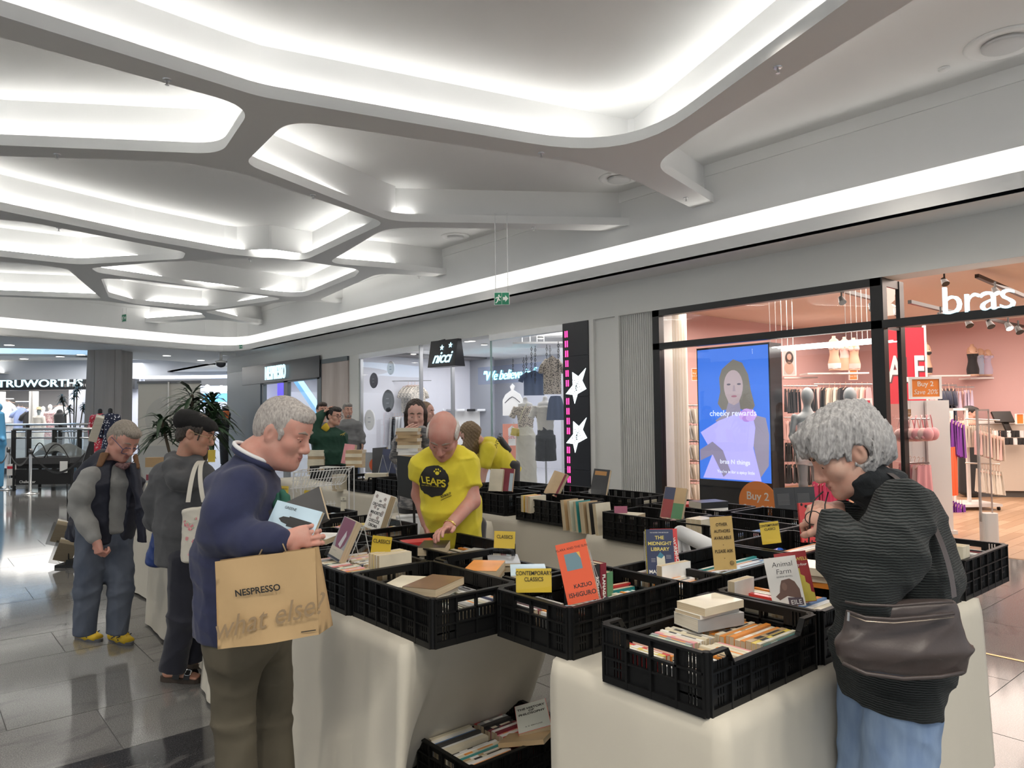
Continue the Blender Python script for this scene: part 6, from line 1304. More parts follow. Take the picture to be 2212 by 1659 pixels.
# == people
A3=lambda*a:np.array(PV(*a))
xh,fh,up3=np.array(XH),np.array(FH),np.array([0,0,1.])
def person(label,px,D,group=None):
 p=PV(px,900,D);return thing('person',label,'person',(p.x,p.y,0),0,group)
def core(neck,hip,side,legs=(),arms=()):
 """the hidden trunk and limbs that make the body one figure under its clothes"""
 S=SDF();nk=np.array(neck,float);hp=np.array(hip,float);S.cone(nk,nk*.85+hp*.15,.045,.045,.04);S.flat(nk*.85+hp*.15,hp,side,(.07,.045),(.07,.05),.06)
 return(S,.016)
# ---------- woman at the right, dark green ribbed jumper
def woman_right():
 D=2.25;t=person('grey-haired woman in a dark green ribbed jumper and pale jeans, holding spectacles',1920,D)
 f=-xh*.84-up3*.50+fh*.05;hc=A3(1822,972,D);sk=skin('fair',(.62,.40,.31))
 nk=A3(1905,1050,D+.02);hip=A3(1925,1400,D-.02)
 S,P,ax=head_sdf(hc,f,(0,0,1),1.0,nk,.055,female=True)
 shN=A3(1955,1120,D-.17);elN=A3(1862,1272,D-.27);wrN=A3(1800,1128,D-.10)
 shF=A3(1915,1115,D+.17);elF=A3(1850,1240,D+.20);wrF=A3(1812,1100,D+.06)
 h1=hand_sdf(wrN,A3(1768,1118,D-.05)-wrN,-fh*.8+up3*.4,-1,.92,(.75,.8,.85,.9),.7)
 h2=hand_sdf(wrF,A3(1775,1092,D+.02)-wrF,up3*.9-fh*.3,-1,.92,(.6,.7,.8,.9),.8)
 sdf_obj('body',[(S,.0036),(h1,.0032),(h2,.0032),core(nk,hip,fh,([hip+fh*.09,hip+fh*.09-up3*.42,hip+fh*.09-up3*.80],[hip-fh*.09,hip-fh*.09-up3*.42,hip-fh*.09-up3*.80]))],sk,t)
 face_parts(t,P,ax,1.0,lid=sk)
 H=SDF();fw,u,l=ax
 H.ell(P(-.030,.045),[fw,l,u],(.118,.098,.100),.02);H.ell(P(-.085,-.02),[fw,l,u],(.062,.085,.085),.04);H.ell(P(.035,.088),[fw,l,u],(.075,.078,.045),.03)
 for q in(-1,1):H.ell(P(-.035,-.022,q*.066),[fw,l,u],(.058,.030,.062),.03);H.ell(P(.055,.050,q*.058),[fw,l,u],(.045,.026,.045),.03);H.cone(P(.085,.055,q*.03),P(.08,.02,q*.062),.022,.012,.02)
 H.cone(P(.09,.085,-.03),P(.105,.050,.01),.026,.018,.02)
 H.ell(P(.075,-.035),[fw,l,u],(.055,.09,.062),.012,'-');H.ball(P(-.012,-.020,.086),.026,.012,'-');H.ball(P(-.012,-.020,-.086),.026,.012,'-')
 ds=strands(.0042,190,u*.7-fw*.4,3)
 sdf_obj('hair',[(H,.0042,lambda X,Y,Z:ds(X,Y,Z)+wrinkle(.009,46,8)(X,Y,Z)*.9)],hairmat('silver',(.25,.24,.24),(.50,.49,.485),(160,160,60)),t,'short tousled silver grey hair')
 J=SDF();mid=A3(1925,1240,D)
 J.flat(A3(1930,1080,D),mid,fh,(.165,.085),(.205,.140),.06);J.flat(mid,A3(1925,1400,D),fh,(.205,.145),(.20,.155),.06,.8);J.flat(A3(1925,1400,D),A3(1918,1508,D),fh,(.20,.155),(.19,.135),.05,.1)
 J.chain([A3(1950,1100,D-.16),A3(1920,1200,D-.25),elN],[.088,.090,.080],.04);J.chain([elN,A3(1828,1200,D-.22),wrN+.25*(elN-wrN),wrN+.06*(elN-wrN)],[.080,.076,.062,.052],.03)
 J.chain([A3(1925,1105,D+.15),elF],[.085,.078],.07);J.chain([elF,wrF+.25*(elF-wrF),wrF+.08*(elF-wrF)],[.075,.058,.048],.04)
 J.chain([A3(1975,1130,D),A3(2000,1230,D)],[.09,.10],.08)
 gm=ribbed('dark_green',(.0085,.013,.013),44.,'Z')
 sdf_obj('jumper',[(J,.0085,wrinkle(.010,26,5))],gm,t,'dark green ribbed jumper')
 N=SDF();c0=A3(1838,1062,D);
 N.flat(A3(1918,1068,D),A3(1868,1045,D),fh,(.095,.085),(.078,.066),.03,.4);N.flat(A3(1868,1045,D),A3(1850,1022,D),fh,(.080,.070),(.086,.074),.02,.3)
 N.ell(P(.06,.03),[fw,l,u],(.085,.09,.10),.01,'-')
 sdf_obj('roll_collar',[(N,.005,wrinkle(.004,70,9))],mat('collar_dark',(.010,.013,.016),.95,sheen=.1,bump=((160,160,160),.5,.003)),t)
 L=SDF()
 for(ax_,ay,dd)in((1958,1500,-.075),(1895,1500,.075)):
  a=A3(ax_,ay,D+dd);kn=A3(ax_-15,1700,D+dd);an=kn-up3*.45;an[2]=max(.09,an[2]);L.flat(a+up3*.1,kn,fh,(.105,.118),(.088,.098),.05);L.chain([kn,an],[.088,.062],.04)
 sdf_obj('jeans',[(L,.0095,wrinkle(.006,30,12))],mat('denim_pale',(.16,.24,.40),.85,noise=((30,30,9),(.26,.36,.52),.3,5),bump=((600,600,600),.2,.001)),t,'pale blue jeans')
 Z=SDF()
 for(ax_,dd)in((1945,-.075),(1880,.075)):
  a=A3(ax_,1500,D+dd);a[2]=0;shoe(Z,a+xh*.07,a-xh*.19)
 sdf_obj('shoes',[(Z,.008)],mat('black_shoe_leather',(.02,.02,.02),.4),t)
 g=thing('spectacles','black rimmed spectacles on a cord held in the woman\'s raised fingers','spectacles',PV(1765,1120,D-.06));mg=MB()
 mb_=mat('black_cord',(.015,.014,.014),.5)
 mg.tube([PV(*q)for q in((1778,1062,D-.05),(1758,1080,D-.06),(1749,1120,D-.06),(1747,1175,D-.06))],.0022,6);mg.build('temple',mb_,g,True)
 mg=MB();mg.tube([PV(*q)for q in((1789,1063,D),(1782,1090,D-.02),(1782,1118,D-.05))],.0022,6);mg.build('temple',mb_,g,True)
 mg=MB();cq=V(tuple(A3(1772,1155,D-.07)));mg.tube([cq+XH*(.026*math.cos(a))+UP*(.006*math.sin(a))+FH*(.02*math.sin(a))for a in[2*PI*i/16 for i in range(16)]],.0018,5,True);mg.tube([cq+XH*(.024*math.cos(a)-.02)+UP*(.02*math.sin(a)+.05)for a in[2*PI*i/16 for i in range(16)]],.0016,5,True);mg.build('rim',mb_,g,True)
 MB().at(look(cq,UP*.9-FH*.3)).add([(.025*math.cos(a),.016*math.sin(a),0)for a in[2*PI*i/16 for i in range(16)]],[tuple(range(16))]).build('lens',glass('spectacle_lens',(1,1,1),0.,.03),g)
 b=thing('shoulder_bag','dark brown leather shoulder bag hanging at the grey-haired woman\'s hip','bag',PV(1950,1380,D-.26));ml=mat('brown_leather',(.048,.036,.034),.38,bump=((130,130,130),.18,.002),noise=((7,7,7),(.075,.058,.054),.3))
 B=SDF();c=lambda px,py,dd=0.:A3(px,py,D-.30+dd)
 B.flat(c(1951,1440),c(1953,1400),xh,(.165,.045),(.170,.058),.03,.5);B.flat(c(1953,1400),c(1945,1306),xh,(.170,.056),(.148,.032),.03,.3)
 sdf_obj('pouch',[(B,.0062,wrinkle(.006,22,4))],ml,b)
 def ed(pts,r=.004,nm='piping',m_=ml):MB().tube([PV(x_,y_,d_)for x_,y_,d_ in pts],r,6).build(nm,m_,b,True)
 q=D-.365;ed([(1826,1300,q+.03),(1860,1306,q),(1930,1309,q-.005),(2000,1303,q),(2058,1300,q+.03)],.004);ed([(1828,1320,q+.02),(1870,1334,q-.008),(1930,1338,q-.012),(2000,1332,q-.008),(2060,1325,q+.02)],.0045);ed([(1832,1327,q+.02),(1870,1342,q-.010),(1930,1346,q-.014),(2000,1340,q-.010),(2060,1333,q+.02)],.002,'zip',mat('zip_brass',(.5,.42,.34),.3,1.))
 MB().tube([PV(1833,1322,q),PV(1832,1341,q)],.0032,6).build('zip_pull',M_steel,b);ed([(1820,1432,q+.03),(1870,1455,q+.004),(1950,1466,q),(2030,1462,q+.004),(2080,1452,q+.03)],.0055)
 MB().grid(lambda u_,v_:tuple(np.array(PV(*[sum(np.array(w_)*c_ for w_,c_ in zip([(2062,1300,D-.27),(2052,1180,D-.20),(1992,1070,D-.16),(1925,1018,D-.10),(1888,1020,D+.02)],[math.comb(4,i_)*u_**i_*(1-u_)**(4-i_)for i_ in range(5)]))[j_]for j_ in range(3)]))+(xh*.7+fh*.5)*(v_-.5)*.034+np.array([0,0,.012])),24,2).build('strap',ml,b,True)
woman_right()
# ---------- man with the paper bag
def man_navy():
 D=2.80;t=person('grey cropped man in a navy sweatshirt with two books and a paper bag',540,D);sk=skin('ruddy',(.60,.34,.27))
 f=xh*.90-up3*.36-fh*.16;hc=A3(613,930,D);nk=A3(545,992,D+.02);hip=A3(520,1360,D)
 S,P,ax=head_sdf(hc,f,(0,0,1),1.03,nk,.066,jaw=1.04,nose=1.0);fw,u,l=ax
 S.cone(P(-.02,-.07),A3(560,985,D),.062,.07,.04);S.ell(P(.03,-.105),[fw,l,u],(.05,.05,.035),.03)
 elN=A3(472,1150,D-.20);wrN=A3(606,1168,D-.30)
 hd=hand_sdf(wrN+xh*.012,xh*.80+up3*.10+fh*.42,-fh*.85+xh*.35+up3*.2,1,.98,(.45,.5,.55,.6),.15,.05)
 sdf_obj('body',[(S,.0036),(hd,.0032),core(nk,hip,fh)],sk,t)
 face_parts(t,P,ax,1.03,mat('brow_grey',(.30,.24,.20),.8),lid=sk)
 H=SDF();H.ell(P(-.014,.036),[fw,l,u],(.1045,.0815,.0945),.02);H.ell(P(-.055,-.005),[fw,l,u],(.060,.072,.075),.03);H.ell(P(.055,.075),[fw,l,u],(.045,.055,.04),.02)
 H.ell(P(.088,-.025),[fw,l,u],(.068,.12,.088),.010,'-');H.ell(P(.010,-.060,.08),[fw,l,u],(.060,.06,.058),.010,'-');H.ell(P(.010,-.060,-.08),[fw,l,u],(.060,.06,.058),.010,'-');H.ell(P(-.06,-.13),[fw,l,u],(.09,.12,.062),.010,'-')
 for q in(-1,1):H.cone(P(.028,.0,q*.069),P(.026,-.022,q*.068),.010,.006,.012)
 sdf_obj('hair',[(H,.0036,strands(.0014,300,u-fw*.6,2))],hairmat('cropped_grey',(.27,.24,.225),(.55,.51,.47),(150,150,60)),t,'cropped grey hair')
 J=SDF();c1=A3(526,1050,D);mid=A3(522,1190,D);bot=A3(512,1330,D)
 J.flat(A3(545,1006,D),c1,fh,(.10,.075),(.185,.105),.05);J.flat(c1,mid,fh,(.19,.115),(.19,.155),.07);J.flat(mid,bot,fh,(.20,.160),(.195,.150),.08);J.flat(bot,A3(508,1366,D),fh,(.185,.142),(.18,.138),.02,.15)
 J.chain([A3(524,1050,D-.15),A3(490,1105,D-.21),elN],[.078,.076,.070],.045);J.chain([elN,A3(540,1166,D-.25),wrN-.16*(wrN-elN),wrN-.02*(wrN-elN)],[.070,.064,.052,.046],.035)
 J.chain([A3(545,1050,D+.15),A3(545,1150,D+.22),A3(612,1155,D+.16)],[.08,.07,.055],.06)
 J.ell(A3(572,1160,D),[xh,fh,up3],(.10,.17,.14),.09)
 navy=knit('navy',(.022,.027,.070),(.030,.036,.088))
 sdf_obj('sweatshirt',[(J,.0078,wrinkle(.0085,24,21))],navy,t,'navy sweatshirt')
 def collar(py,r,m,nm,dz):
  c=A3(552,981,D)+up3*dz;n=_n(xh*.50+up3*.86);a1=_n(np.cross(n,fh));MB().tube([tuple(c+a1*(.088*math.cos(a))+fh*(.082*math.sin(a))-up3*.004*math.cos(a))for a in[2*PI*i/28 for i in range(28)]],r,8,True).build(nm,m,t,True)
 collar(985,.012,navy,'neck_rib',-.012);collar(985,.008,fab('white',(.80,.80,.80)),'undershirt_edge',.006)
 for poly,c in(([(608,1062),(620,1075),(628,1100),(626,1118),(612,1112),(604,1092)],(.03,.13,.09)),([(606,1112),(626,1122),(628,1146),(604,1148),(600,1128)],(.05,.08,.15)),([(596,1090),(602,1070),(605,1092),(602,1108),(594,1106)],(.03,.13,.09))):
  mbp=MB();pts=[A3(x_-2,y_,D-.155+.02*abs(x_-612)/10)for x_,y_ in poly];Sx=SDF();cc=sum(pts)/len(pts)
  for a_ in pts:Sx.cone(cc+fh*.055-xh*.012,cc+(a_-cc)*.85+fh*.055-xh*.012,.014,.012,.012)
  sdf_obj('chest_print',[(Sx,.005)],mat('print_%d'%int(c[1]*100),c,.85),t)
 L=SDF()
 for(x0_,dd,xk,bend)in((512,-.085,505,.03),(568,.10,588,.0)):
  a=A3(x0_,1368,D+dd);kn=A3(xk,1560,D+dd+.05);an=kn-up3*.42+xh*.02;an[2]=.10;L.flat(a+up3*.10,kn,fh,(.085,.115),(.062,.078),.03);L.flat(kn,an,fh,(.062,.078),(.065,.082),.03,.15)
 L.flat(A3(515,1330,D),A3(530,1400,D),fh,(.17,.13),(.17,.135),.06)
 olive=mat('olive_cloth',(.085,.072,.048),.85,noise=((9,9,9),(.105,.09,.062),.3),bump=((500,500,500),.25,.001))
 sdf_obj('trousers',[(L,.009,wrinkle(.008,18,6))],olive,t,'olive brown trousers')
 Z=SDF()
 for(x0_,dd)in((492,-.085),(592,.10)):
  a=A3(x0_,1560,D+dd+.05);a[2]=0;shoe(Z,a-xh*.06,a+xh*.20)
 sdf_obj('shoes',[(Z,.008)],mat('brown_shoe',(.06,.04,.03),.5),t)
 q=look(PV(642,1126,D-.185),-FH*.86+UP*.42-XH*.22,UP)
 bk1=book(q@Matrix.Rotation(R(118),4,'Z')@Matrix.Translation((.02,-.01,-.012)),.135,.205,.018,'black','matt black covered book held behind the pale one by the man in navy')
 bk2=book(q@Matrix.Rotation(R(78),4,'Z')@Matrix.Translation((-.012,.0,.008)),.125,.195,.016,'pale blue','pale blue paperback with a black gun-like emblem, in the hand of the man in navy')
 e=MB().at(Matrix.Translation((0,0,.0165)));
 e.prism([(-.018,-.075),(.016,-.075),(.018,.020),(-.018,.020)],0,.0008).prism([(-.012,.02),(.014,.02),(.012,.045),(.002,.06),(-.008,.045)],0,.0008);e.build('cover_emblem',mat('print_black',(.02,.02,.02),.5),bk2,local=True)
 text('GREENE',Matrix.Translation((.045,.03,.0168))@Matrix.Rotation(R(-90),4,'Z'),.014,mat('print_black',(.02,.02,.02),.5),bk2,'cover_lettering',ex=.0002,local=True)
 text('YOU',Matrix.Translation((.045,.07,.0184))@Matrix.Rotation(R(-90),4,'Z'),.014,mat('print_white',(.85,.85,.82),.5),bk1,'cover_lettering',ex=.0002,local=True)
 Db_=D-.34;kr=mat('kraft_paper',(.50,.335,.165),.75,noise=((5,5,5),(.54,.37,.19),.3),bump=((9,9,9),.3,.01,3));c0,c1_,c2,c3=[PV(*p_,Db_)for p_ in((470,1403),(689,1371),(681,1184),(465,1213))]
 b=thing('paper_bag','large brown paper carrier bag with black lettering hung from the man\'s forearm','bag',(c0+c1_)/2);th=FH*.11+XH*.02
 mbb=MB();mbb.grid(lambda u_,v_:tuple((c0 .lerp(c1_,u_)).lerp(c3 .lerp(c2,u_),v_)-FH*(.018*math.sin(PI*u_)*(1-v_))+FH*(.004*math.sin(u_*9+v_*4))),20,16)
 mbb.grid(lambda u_,v_:tuple((c1_.lerp(c0,u_)).lerp(c2 .lerp(c3,u_),v_)+th*(1-.75*v_)),12,8)
 mbb.grid(lambda u_,v_:tuple(c1_.lerp(c2,v_)+th*u_*(1-.75*v_)-XH*.012*math.sin(PI*u_)*(v_)),4,8);mbb.grid(lambda u_,v_:tuple(c0 .lerp(c3,v_)+th*(1-u_)*(1-.75*v_)+XH*.012*math.sin(PI*u_)*v_),4,8);mbb.grid(lambda u_,v_:tuple(c1_.lerp(c0,u_)+th*v_),8,2)
 ob=mbb.build('bag_body',kr,b,True)
 ob.modifiers.new('w','WELD').merge_threshold=.001
 for i_,(pa_,pb_)in enumerate((((583,1197),(607,1190)),)):
  for dd,o_ in((-.015,0),(.07,8)):
   MB().tube([PV(560+o_,1199,Db_+max(0,dd)+.005),PV(585+o_*.5,1150,Db_+dd+.03),PV(592+o_,1142,Db_+.07),PV(600+o_,1150,Db_+dd+.03),PV(618+o_,1192,Db_+max(0,dd)+.005)],.0026,6).build('string_handle',mat('handle_cord',(.42,.30,.17),.8),b,True)
 xb_=(c1_-c0).normalized();yb_=(c3-c0);yb_=(yb_-xb_*yb_.dot(xb_)).normalized();nb_=xb_.cross(yb_);MBg=frame(xb_,yb_,nb_,c0)
 kb=mat('print_black',(.02,.02,.02),.5);wb_=(c1_-c0).length
 text('NESPRESSO',MBg@Matrix.Translation((wb_*.485,.178,.022)),.030,kb,b,bold=.0006,sx=1.0,ex=.0004)
 text('what else?',MBg@Matrix.Translation((wb_*.54,.085,.026))@Matrix.Rotation(R(6),4,'Z'),.098,mat('kraft_dark_print',(.30,.21,.12),.75),b,shear=.45,sx=.92,ex=.0004)
 MB().at(MBg).box((wb_*.84,.018,.010),(wb_*.985,.021,.0108)).build('small_print',kb,b)
man_navy()
# ---------- man in the yellow printed t-shirt
def man_yellow():
 D=4.22;t=person('bald elderly man in a yellow LEAPS t-shirt bending over a crate',962,D);sk=skin('rosy',(.58,.33,.27),(.60,.25,.20))
 f=-fh*.70-up3*.70-xh*.10;hc=A3(957,938,D-.16);nk=A3(963,975,D-.02);hip=A3(985,1175,D+.12)
 S,P,ax=head_sdf(hc,f,up3*.7-fh*.7,1.04,nk,.066,jaw=1.05);fw,u,l=ax
 shR=A3(1014,996,D);elR=A3(1020,1082,D-.05);wrR=A3(968,1140,D-.28);shL=A3(908,996,D);elL=A3(905,1068,D+.10);wrL=A3(920,1130,D+.05)
 S.chain([shR*.5+elR*.5,elR,wrR],[.046,.043,.031],.03);S.chain([shL*.6+elL*.4,elL,wrL],[.044,.040,.030],.03)
 h1=hand_sdf(wrR,A3(938,1150,D-.42)-wrR,up3*.8-xh*.4,-1,1.0,(.3,.35,.4,.5),.3);h2=hand_sdf(wrL,up3*-1+xh*.1,-xh,-1,1.,(.5,.5,.5,.5),.4)
 sdf_obj('body',[(S,.0046),(h1,.0036),(h2,.005),core(nk,hip,xh)],sk,t);face_parts(t,P,ax,1.04,mat('brow_grey',(.30,.24,.20),.8),lid=sk)
 H=SDF();H.ell(P(-.042,.010),[fw,l,u],(.080,.0875,.066),.02)
 for q in(-1,1):H.ell(P(.0,.020,q*.075),[fw,l,u],(.050,.012,.038),.015)
 H.ell(P(.02,.09),[fw,l,u],(.13,.066,.075),.008,'-')
 sdf_obj('hair',[(H,.005,strands(.002,260,u,4))],hairmat('white_fringe',(.50,.48,.44),(.70,.68,.64)),t,'white hair around the bald crown')
 J=SDF();J.flat(A3(963,980,D-.02),A3(963,1010,D),xh,(.11,.08),(.165,.115),.05);J.flat(A3(963,1010,D),A3(975,1090,D+.05),xh,(.168,.125),(.172,.155),.07);J.flat(A3(975,1090,D+.05),A3(984,1166,D+.10),xh,(.172,.155),(.168,.145),.06,.15)
 J.chain([A3(930,988,D),A3(912,1002,D)],[.06,.072],.05);J.flat(A3(912,1000,D),A3(904,1030,D+.03),fh,(.075,.062),(.078,.060),.03,.12);J.chain([A3(990,986,D),A3(1008,1000,D)],[.06,.075],.05);J.flat(A3(1008,1000,D),A3(1018,1052,D-.03),fh,(.08,.066),(.078,.064),.03,.12)
 yel=mat('yellow_cotton',(.74,.62,.035),.85,sheen=.1,noise=((14,14,14),(.78,.66,.05),.3))
 sdf_obj('t_shirt',[(J,.0085,wrinkle(.009,22,31))],yel,t,'yellow t-shirt')
 sh=bpy.data.objects[[o.name for o in t.children if o.name.startswith('t_shirt')][0]]
 from mathutils.bvhtree import BVHTree
 bv=BVHTree.FromPolygons([v.co.copy()for v in sh.data.vertices],[tuple(p.vertices)for p in sh.data.polygons])
 def cast(px,py,off=.003):
  o=V((0,0,CAMZ));d=ray(px,py).normalized();h=bv.ray_cast(o,d);return(h[0]+h[1]*off)if h[0]is not None else PV(px,py,D-.17)
 def patch(poly,m,nm,off):
  cxp=sum(p[0]for p in poly)/len(poly);cyp=sum(p[1]for p in poly)/len(poly);rings=[0,.35,.7,1.];n=len(poly);mb=MB();vs=[cast(cxp,cyp,off)]
  for r_ in rings[1:]:vs+=[cast(cxp+(p[0]-cxp)*r_,cyp+(p[1]-cyp)*r_,off)for p in poly]
  fs=[(0,1+i,1+(i+1)%n)for i in range(n)]+[(1+k*n+i,1+(k+1)*n+i,1+(k+1)*n+(i+1)%n,1+k*n+(i+1)%n)for k in range(2)for i in range(n)]
  mb.add(vs,fs);return mb.build(nm,m,t,True)
 kb=mat('shirt_print_black',(.02,.02,.018),.7);rr=random.Random(2)
 patch([(938+31*math.cos(a)*(1+rr.uniform(-.05,.05)),1039+34*math.sin(a)*(1+rr.uniform(-.05,.05)))for a in[2*PI*i/44 for i in range(44)]],kb,'shirt_disc',.0035)
 def glyphs(s_,pts,size,m,off,ex=.0006,shear=0,bold=0):
  for ch,(px,py,rot)in zip(s_,pts):
   c=cast(px,py,off);n_=(cast(px+3,py,off)-cast(px-3,py,off)).normalized();v_=(cast(px,py-3,off)-cast(px,py+3,off)).normalized();z_=n_.cross(v_).normalized()
   text(ch,frame(n_,z_.cross(n_),z_,c)@Matrix.Rotation(rot,4,'Z'),size,m,t,'shirt_lettering',ex=ex,bold=bold)
 glyphs('LEAPS',[(916,1036,-.10),(926,1038,-.08),(937,1040,-.05),(949,1043,-.05),(958,1044,.05)],.060,yel,.007,bold=.0012)
 glyphs(list('AnimalProtection'),[(914+3.1*i,1047+.3*i,-.06)for i in range(16)],.011,yel,.007)
 patch([(945+4.0*math.cos(a),1022+3.6*math.sin(a))for a in[2*PI*i/14 for i in range(14)]],yel,'paw_pad',.007)
 for dx,dy in((-5.6,-2.5),(-2.2,-6.2),(2.4,-6.4),(6.0,-3)):patch([(945+dx+1.6*math.cos(a),1021+dy+2.1*math.sin(a))for a in[2*PI*i/10 for i in range(10)]],yel,'paw_toe',.007)
 glyphs('REBOUT',[(955+3.4*i,1073-1.5*i,.32)for i in range(6)],.017,kb,.007,bold=.0004)
 MB().tube([cast(953,1080,.005),cast(975,1070,.005)],.0016,4).build('shirt_underline',kb,t)
 L=SDF()
 for dd in(-.09,.09):
  a=hip+xh*dd;kn=a-up3*.42;an=a-up3*.80;an[2]=.08;L.flat(a+up3*.12,kn,xh,(.095,.10),(.070,.075),.05);L.chain([kn,an],[.070,.055],.04)
 sdf_obj('trousers',[(L,.014,wrinkle(.006,20,3))],fab('dark_trouser',(.03,.03,.035)),t)
 Z=SDF()
 for dd in(-.09,.09):a=hip+xh*dd;a=np.array([a[0],a[1],0]);shoe(Z,a+fh*.06,a-fh*.20)
 sdf_obj('shoes',[(Z,.010)],mat('black_shoe_leather',(.02,.02,.02),.4),t)
 d_=_n(wrR-elR);w_=elR+(wrR-elR)*.93;a1=_n(np.cross(d_,up3));a2=np.cross(d_,a1);MB().tube([tuple(w_+.033*(a1*math.cos(a)+a2*math.sin(a)))for a in[2*PI*i/16 for i in range(16)]],.006,6,True).build('watch_band',mat('gold',(.75,.55,.18),.25,1.),t,True)
man_yellow()
# ---------- man with the gilet
def man_gilet():
 D=5.05;t=person('stooping man in a navy gilet over a grey jumper, jeans and yellow trainers',235,D);sk=skin('ruddy',(.60,.34,.27))
 f=xh*.74-fh*.38-up3*.50;hc=A3(266,950,D-.02);nk=A3(238,1005,D+.03);hip=A3(218,1160,D+.06)
 S,P,ax=head_sdf(hc,f,up3+xh*.2,1.04,nk,.062,jaw=1.05,nose=1.1);fw,u,l=ax
 elN=A3(172,1098,D-.14);wrN=A3(206,1166,D-.20);h1=hand_sdf(wrN,A3(214,1200,D-.20)-wrN,-fh*.8-xh*.5,1,1.08,(1.1,1.15,1.2,1.2),.9)
 sdf_obj('body',[(S,.0046),(h1,.0038),core(nk,hip,fh)],sk,t);face_parts(t,P,ax,1.04,mat('brow_grey',(.30,.24,.20),.8),lid=sk)
 glasses(t,P,ax,mat('blue_frame',(.03,.06,.16),.3),1.04,.016,.030,.022,.012)
 H=SDF();H.ell(P(-.014,.042),[fw,l,u],(.103,.082,.092),.02);H.ell(P(-.06,-.005),[fw,l,u],(.055,.074,.07),.03);H.ell(P(.05,.085),[fw,l,u],(.06,.06,.035),.02)
 H.ell(P(.095,-.025),[fw,l,u],(.065,.12,.088),.010,'-');H.ell(P(-.06,-.13),[fw,l,u],(.09,.12,.062),.010,'-')
 for q in(-1,1):H.ell(P(.010,-.055,q*.09),[fw,l,u],(.050,.05,.055),.010,'-')
 sdf_obj('hair',[(H,.0045,strands(.003,220,u-fw*.5,6))],hairmat('brown_grey',(.19,.16,.13),(.40,.35,.29)),t,'short greying brown hair')
 J=SDF();sd_=fh*.62+xh*.78;tor=[(A3(242,1012,D),A3(242,1040,D),(.10,.08),(.165,.105)),(A3(242,1040,D),A3(234,1140,D+.03),(.168,.11),(.155,.12))]
 J.flat(*tor[0][:2],sd_,*tor[0][2:],.05);J.flat(*tor[1][:2],sd_,*tor[1][2:],.06,.4)
 J.chain([A3(196,1030,D-.13),A3(178,1065,D-.17),elN,A3(190,1135,D-.18),wrN-.06*(wrN-elN)],[.074,.072,.066,.058,.048],.035);J.chain([A3(285,1020,D+.10),A3(292,1065,D+.12)],[.07,.06],.05)
 sdf_obj('jumper',[(J,.0095,wrinkle(.009,22,41))],knit('grey',(.25,.25,.24),(.30,.30,.29)),t,'grey jumper')
 G=SDF();ad=lambda t_,v_:(t_[0]+v_,t_[1]+v_)
 G.flat(*tor[0][:2],sd_,ad(tor[0][2],.03),ad(tor[0][3],.03),.05);G.flat(tor[1][0],A3(226,1155,D+.05),sd_,ad(tor[1][2],.03),ad(tor[1][3],.04),.05,.25);fb=_n(xh*.62-fh*.78)
 G.flat(A3(255,985,D)+fb*.17,A3(250,1170,D)+fb*.17,sd_,(.060,.15),(.085,.15),.01,.5,'-');G.flat(A3(205,1060,D+.10),A3(178,1165,D+.12),xh*.9+fh*.4,(.10,.05),(.12,.05),.05,.3)
 G.flat(A3(168,1130,D+.03),A3(165,1165,D+.05),xh,(.06,.06),(.05,.05),.04,.3)
 G.flat(A3(290,1005,D-.03),A3(304,1100,D-.08),xh*.5-fh*.8,(.075,.035),(.085,.03),.04,.3);G.flat(A3(304,1100,D-.08),A3(306,1170,D-.08),xh*.7-fh*.7,(.08,.028),(.07,.02),.04,.2);G.chain([A3(222,990,D+.05),A3(190,1030,D+.08)],[.07,.09],.05)
 sdf_obj('gilet',[(G,.0095,wrinkle(.008,25,43))],mat('navy_nylon',(.012,.014,.028),.6,bump=((30,30,30),.2,.004)),t,'navy padded gilet')
 Cc=SDF();Cc.flat(A3(226,980,D-.06),A3(214,1008,D-.10),xh*.8-fh*.5,(.045,.018),(.030,.014),.02,.4);Cc.flat(A3(292,985,D-.04),A3(298,1012,D-.08),xh*.7-fh*.6,(.025,.014),(.02,.012),.02,.4);sdf_obj('collar',[(Cc,.006)],mat('tan_suede',(.17,.085,.04),.9),t,'brown suede collar')
 Kk=SDF();Kk.chain([A3(254,1004,D-.06),A3(268,1008,D-.085),A3(282,1003,D-.06)],[.016,.018,.015],.02);sdf_obj('check_shirt_collar',[(Kk,.005)],mat('dark_check',(.10,.05,.05),.8,noise=((120,120,120),(.22,.12,.12),.05)),t)
 L=SDF()
 for pts in(((200,1165,-.09),(188,1275,-.10),(183,1368,-.09)),((252,1160,.05),(262,1275,.02),(252,1366,.02))):
  a,b_,c_=[A3(x_,y_,D+.04+d_)for x_,y_,d_ in pts];c_[2]=max(c_[2],.10);L.flat(a+up3*.12,b_,xh,(.105,.105),(.082,.088),.05);L.flat(b_,c_,xh,(.082,.088),(.068,.078),.04,.2)
 L.flat(A3(222,1140,D+.05),A3(222,1170,D+.05),xh,(.16,.12),(.17,.12),.05)
 sdf_obj('jeans',[(L,.0095,wrinkle(.010,24,44))],mat('denim_worn',(.05,.065,.10),.85,noise=((7,7,4),(.13,.15,.19),.3,5),bump=((500,500,500),.2,.001)),t,'worn blue jeans')
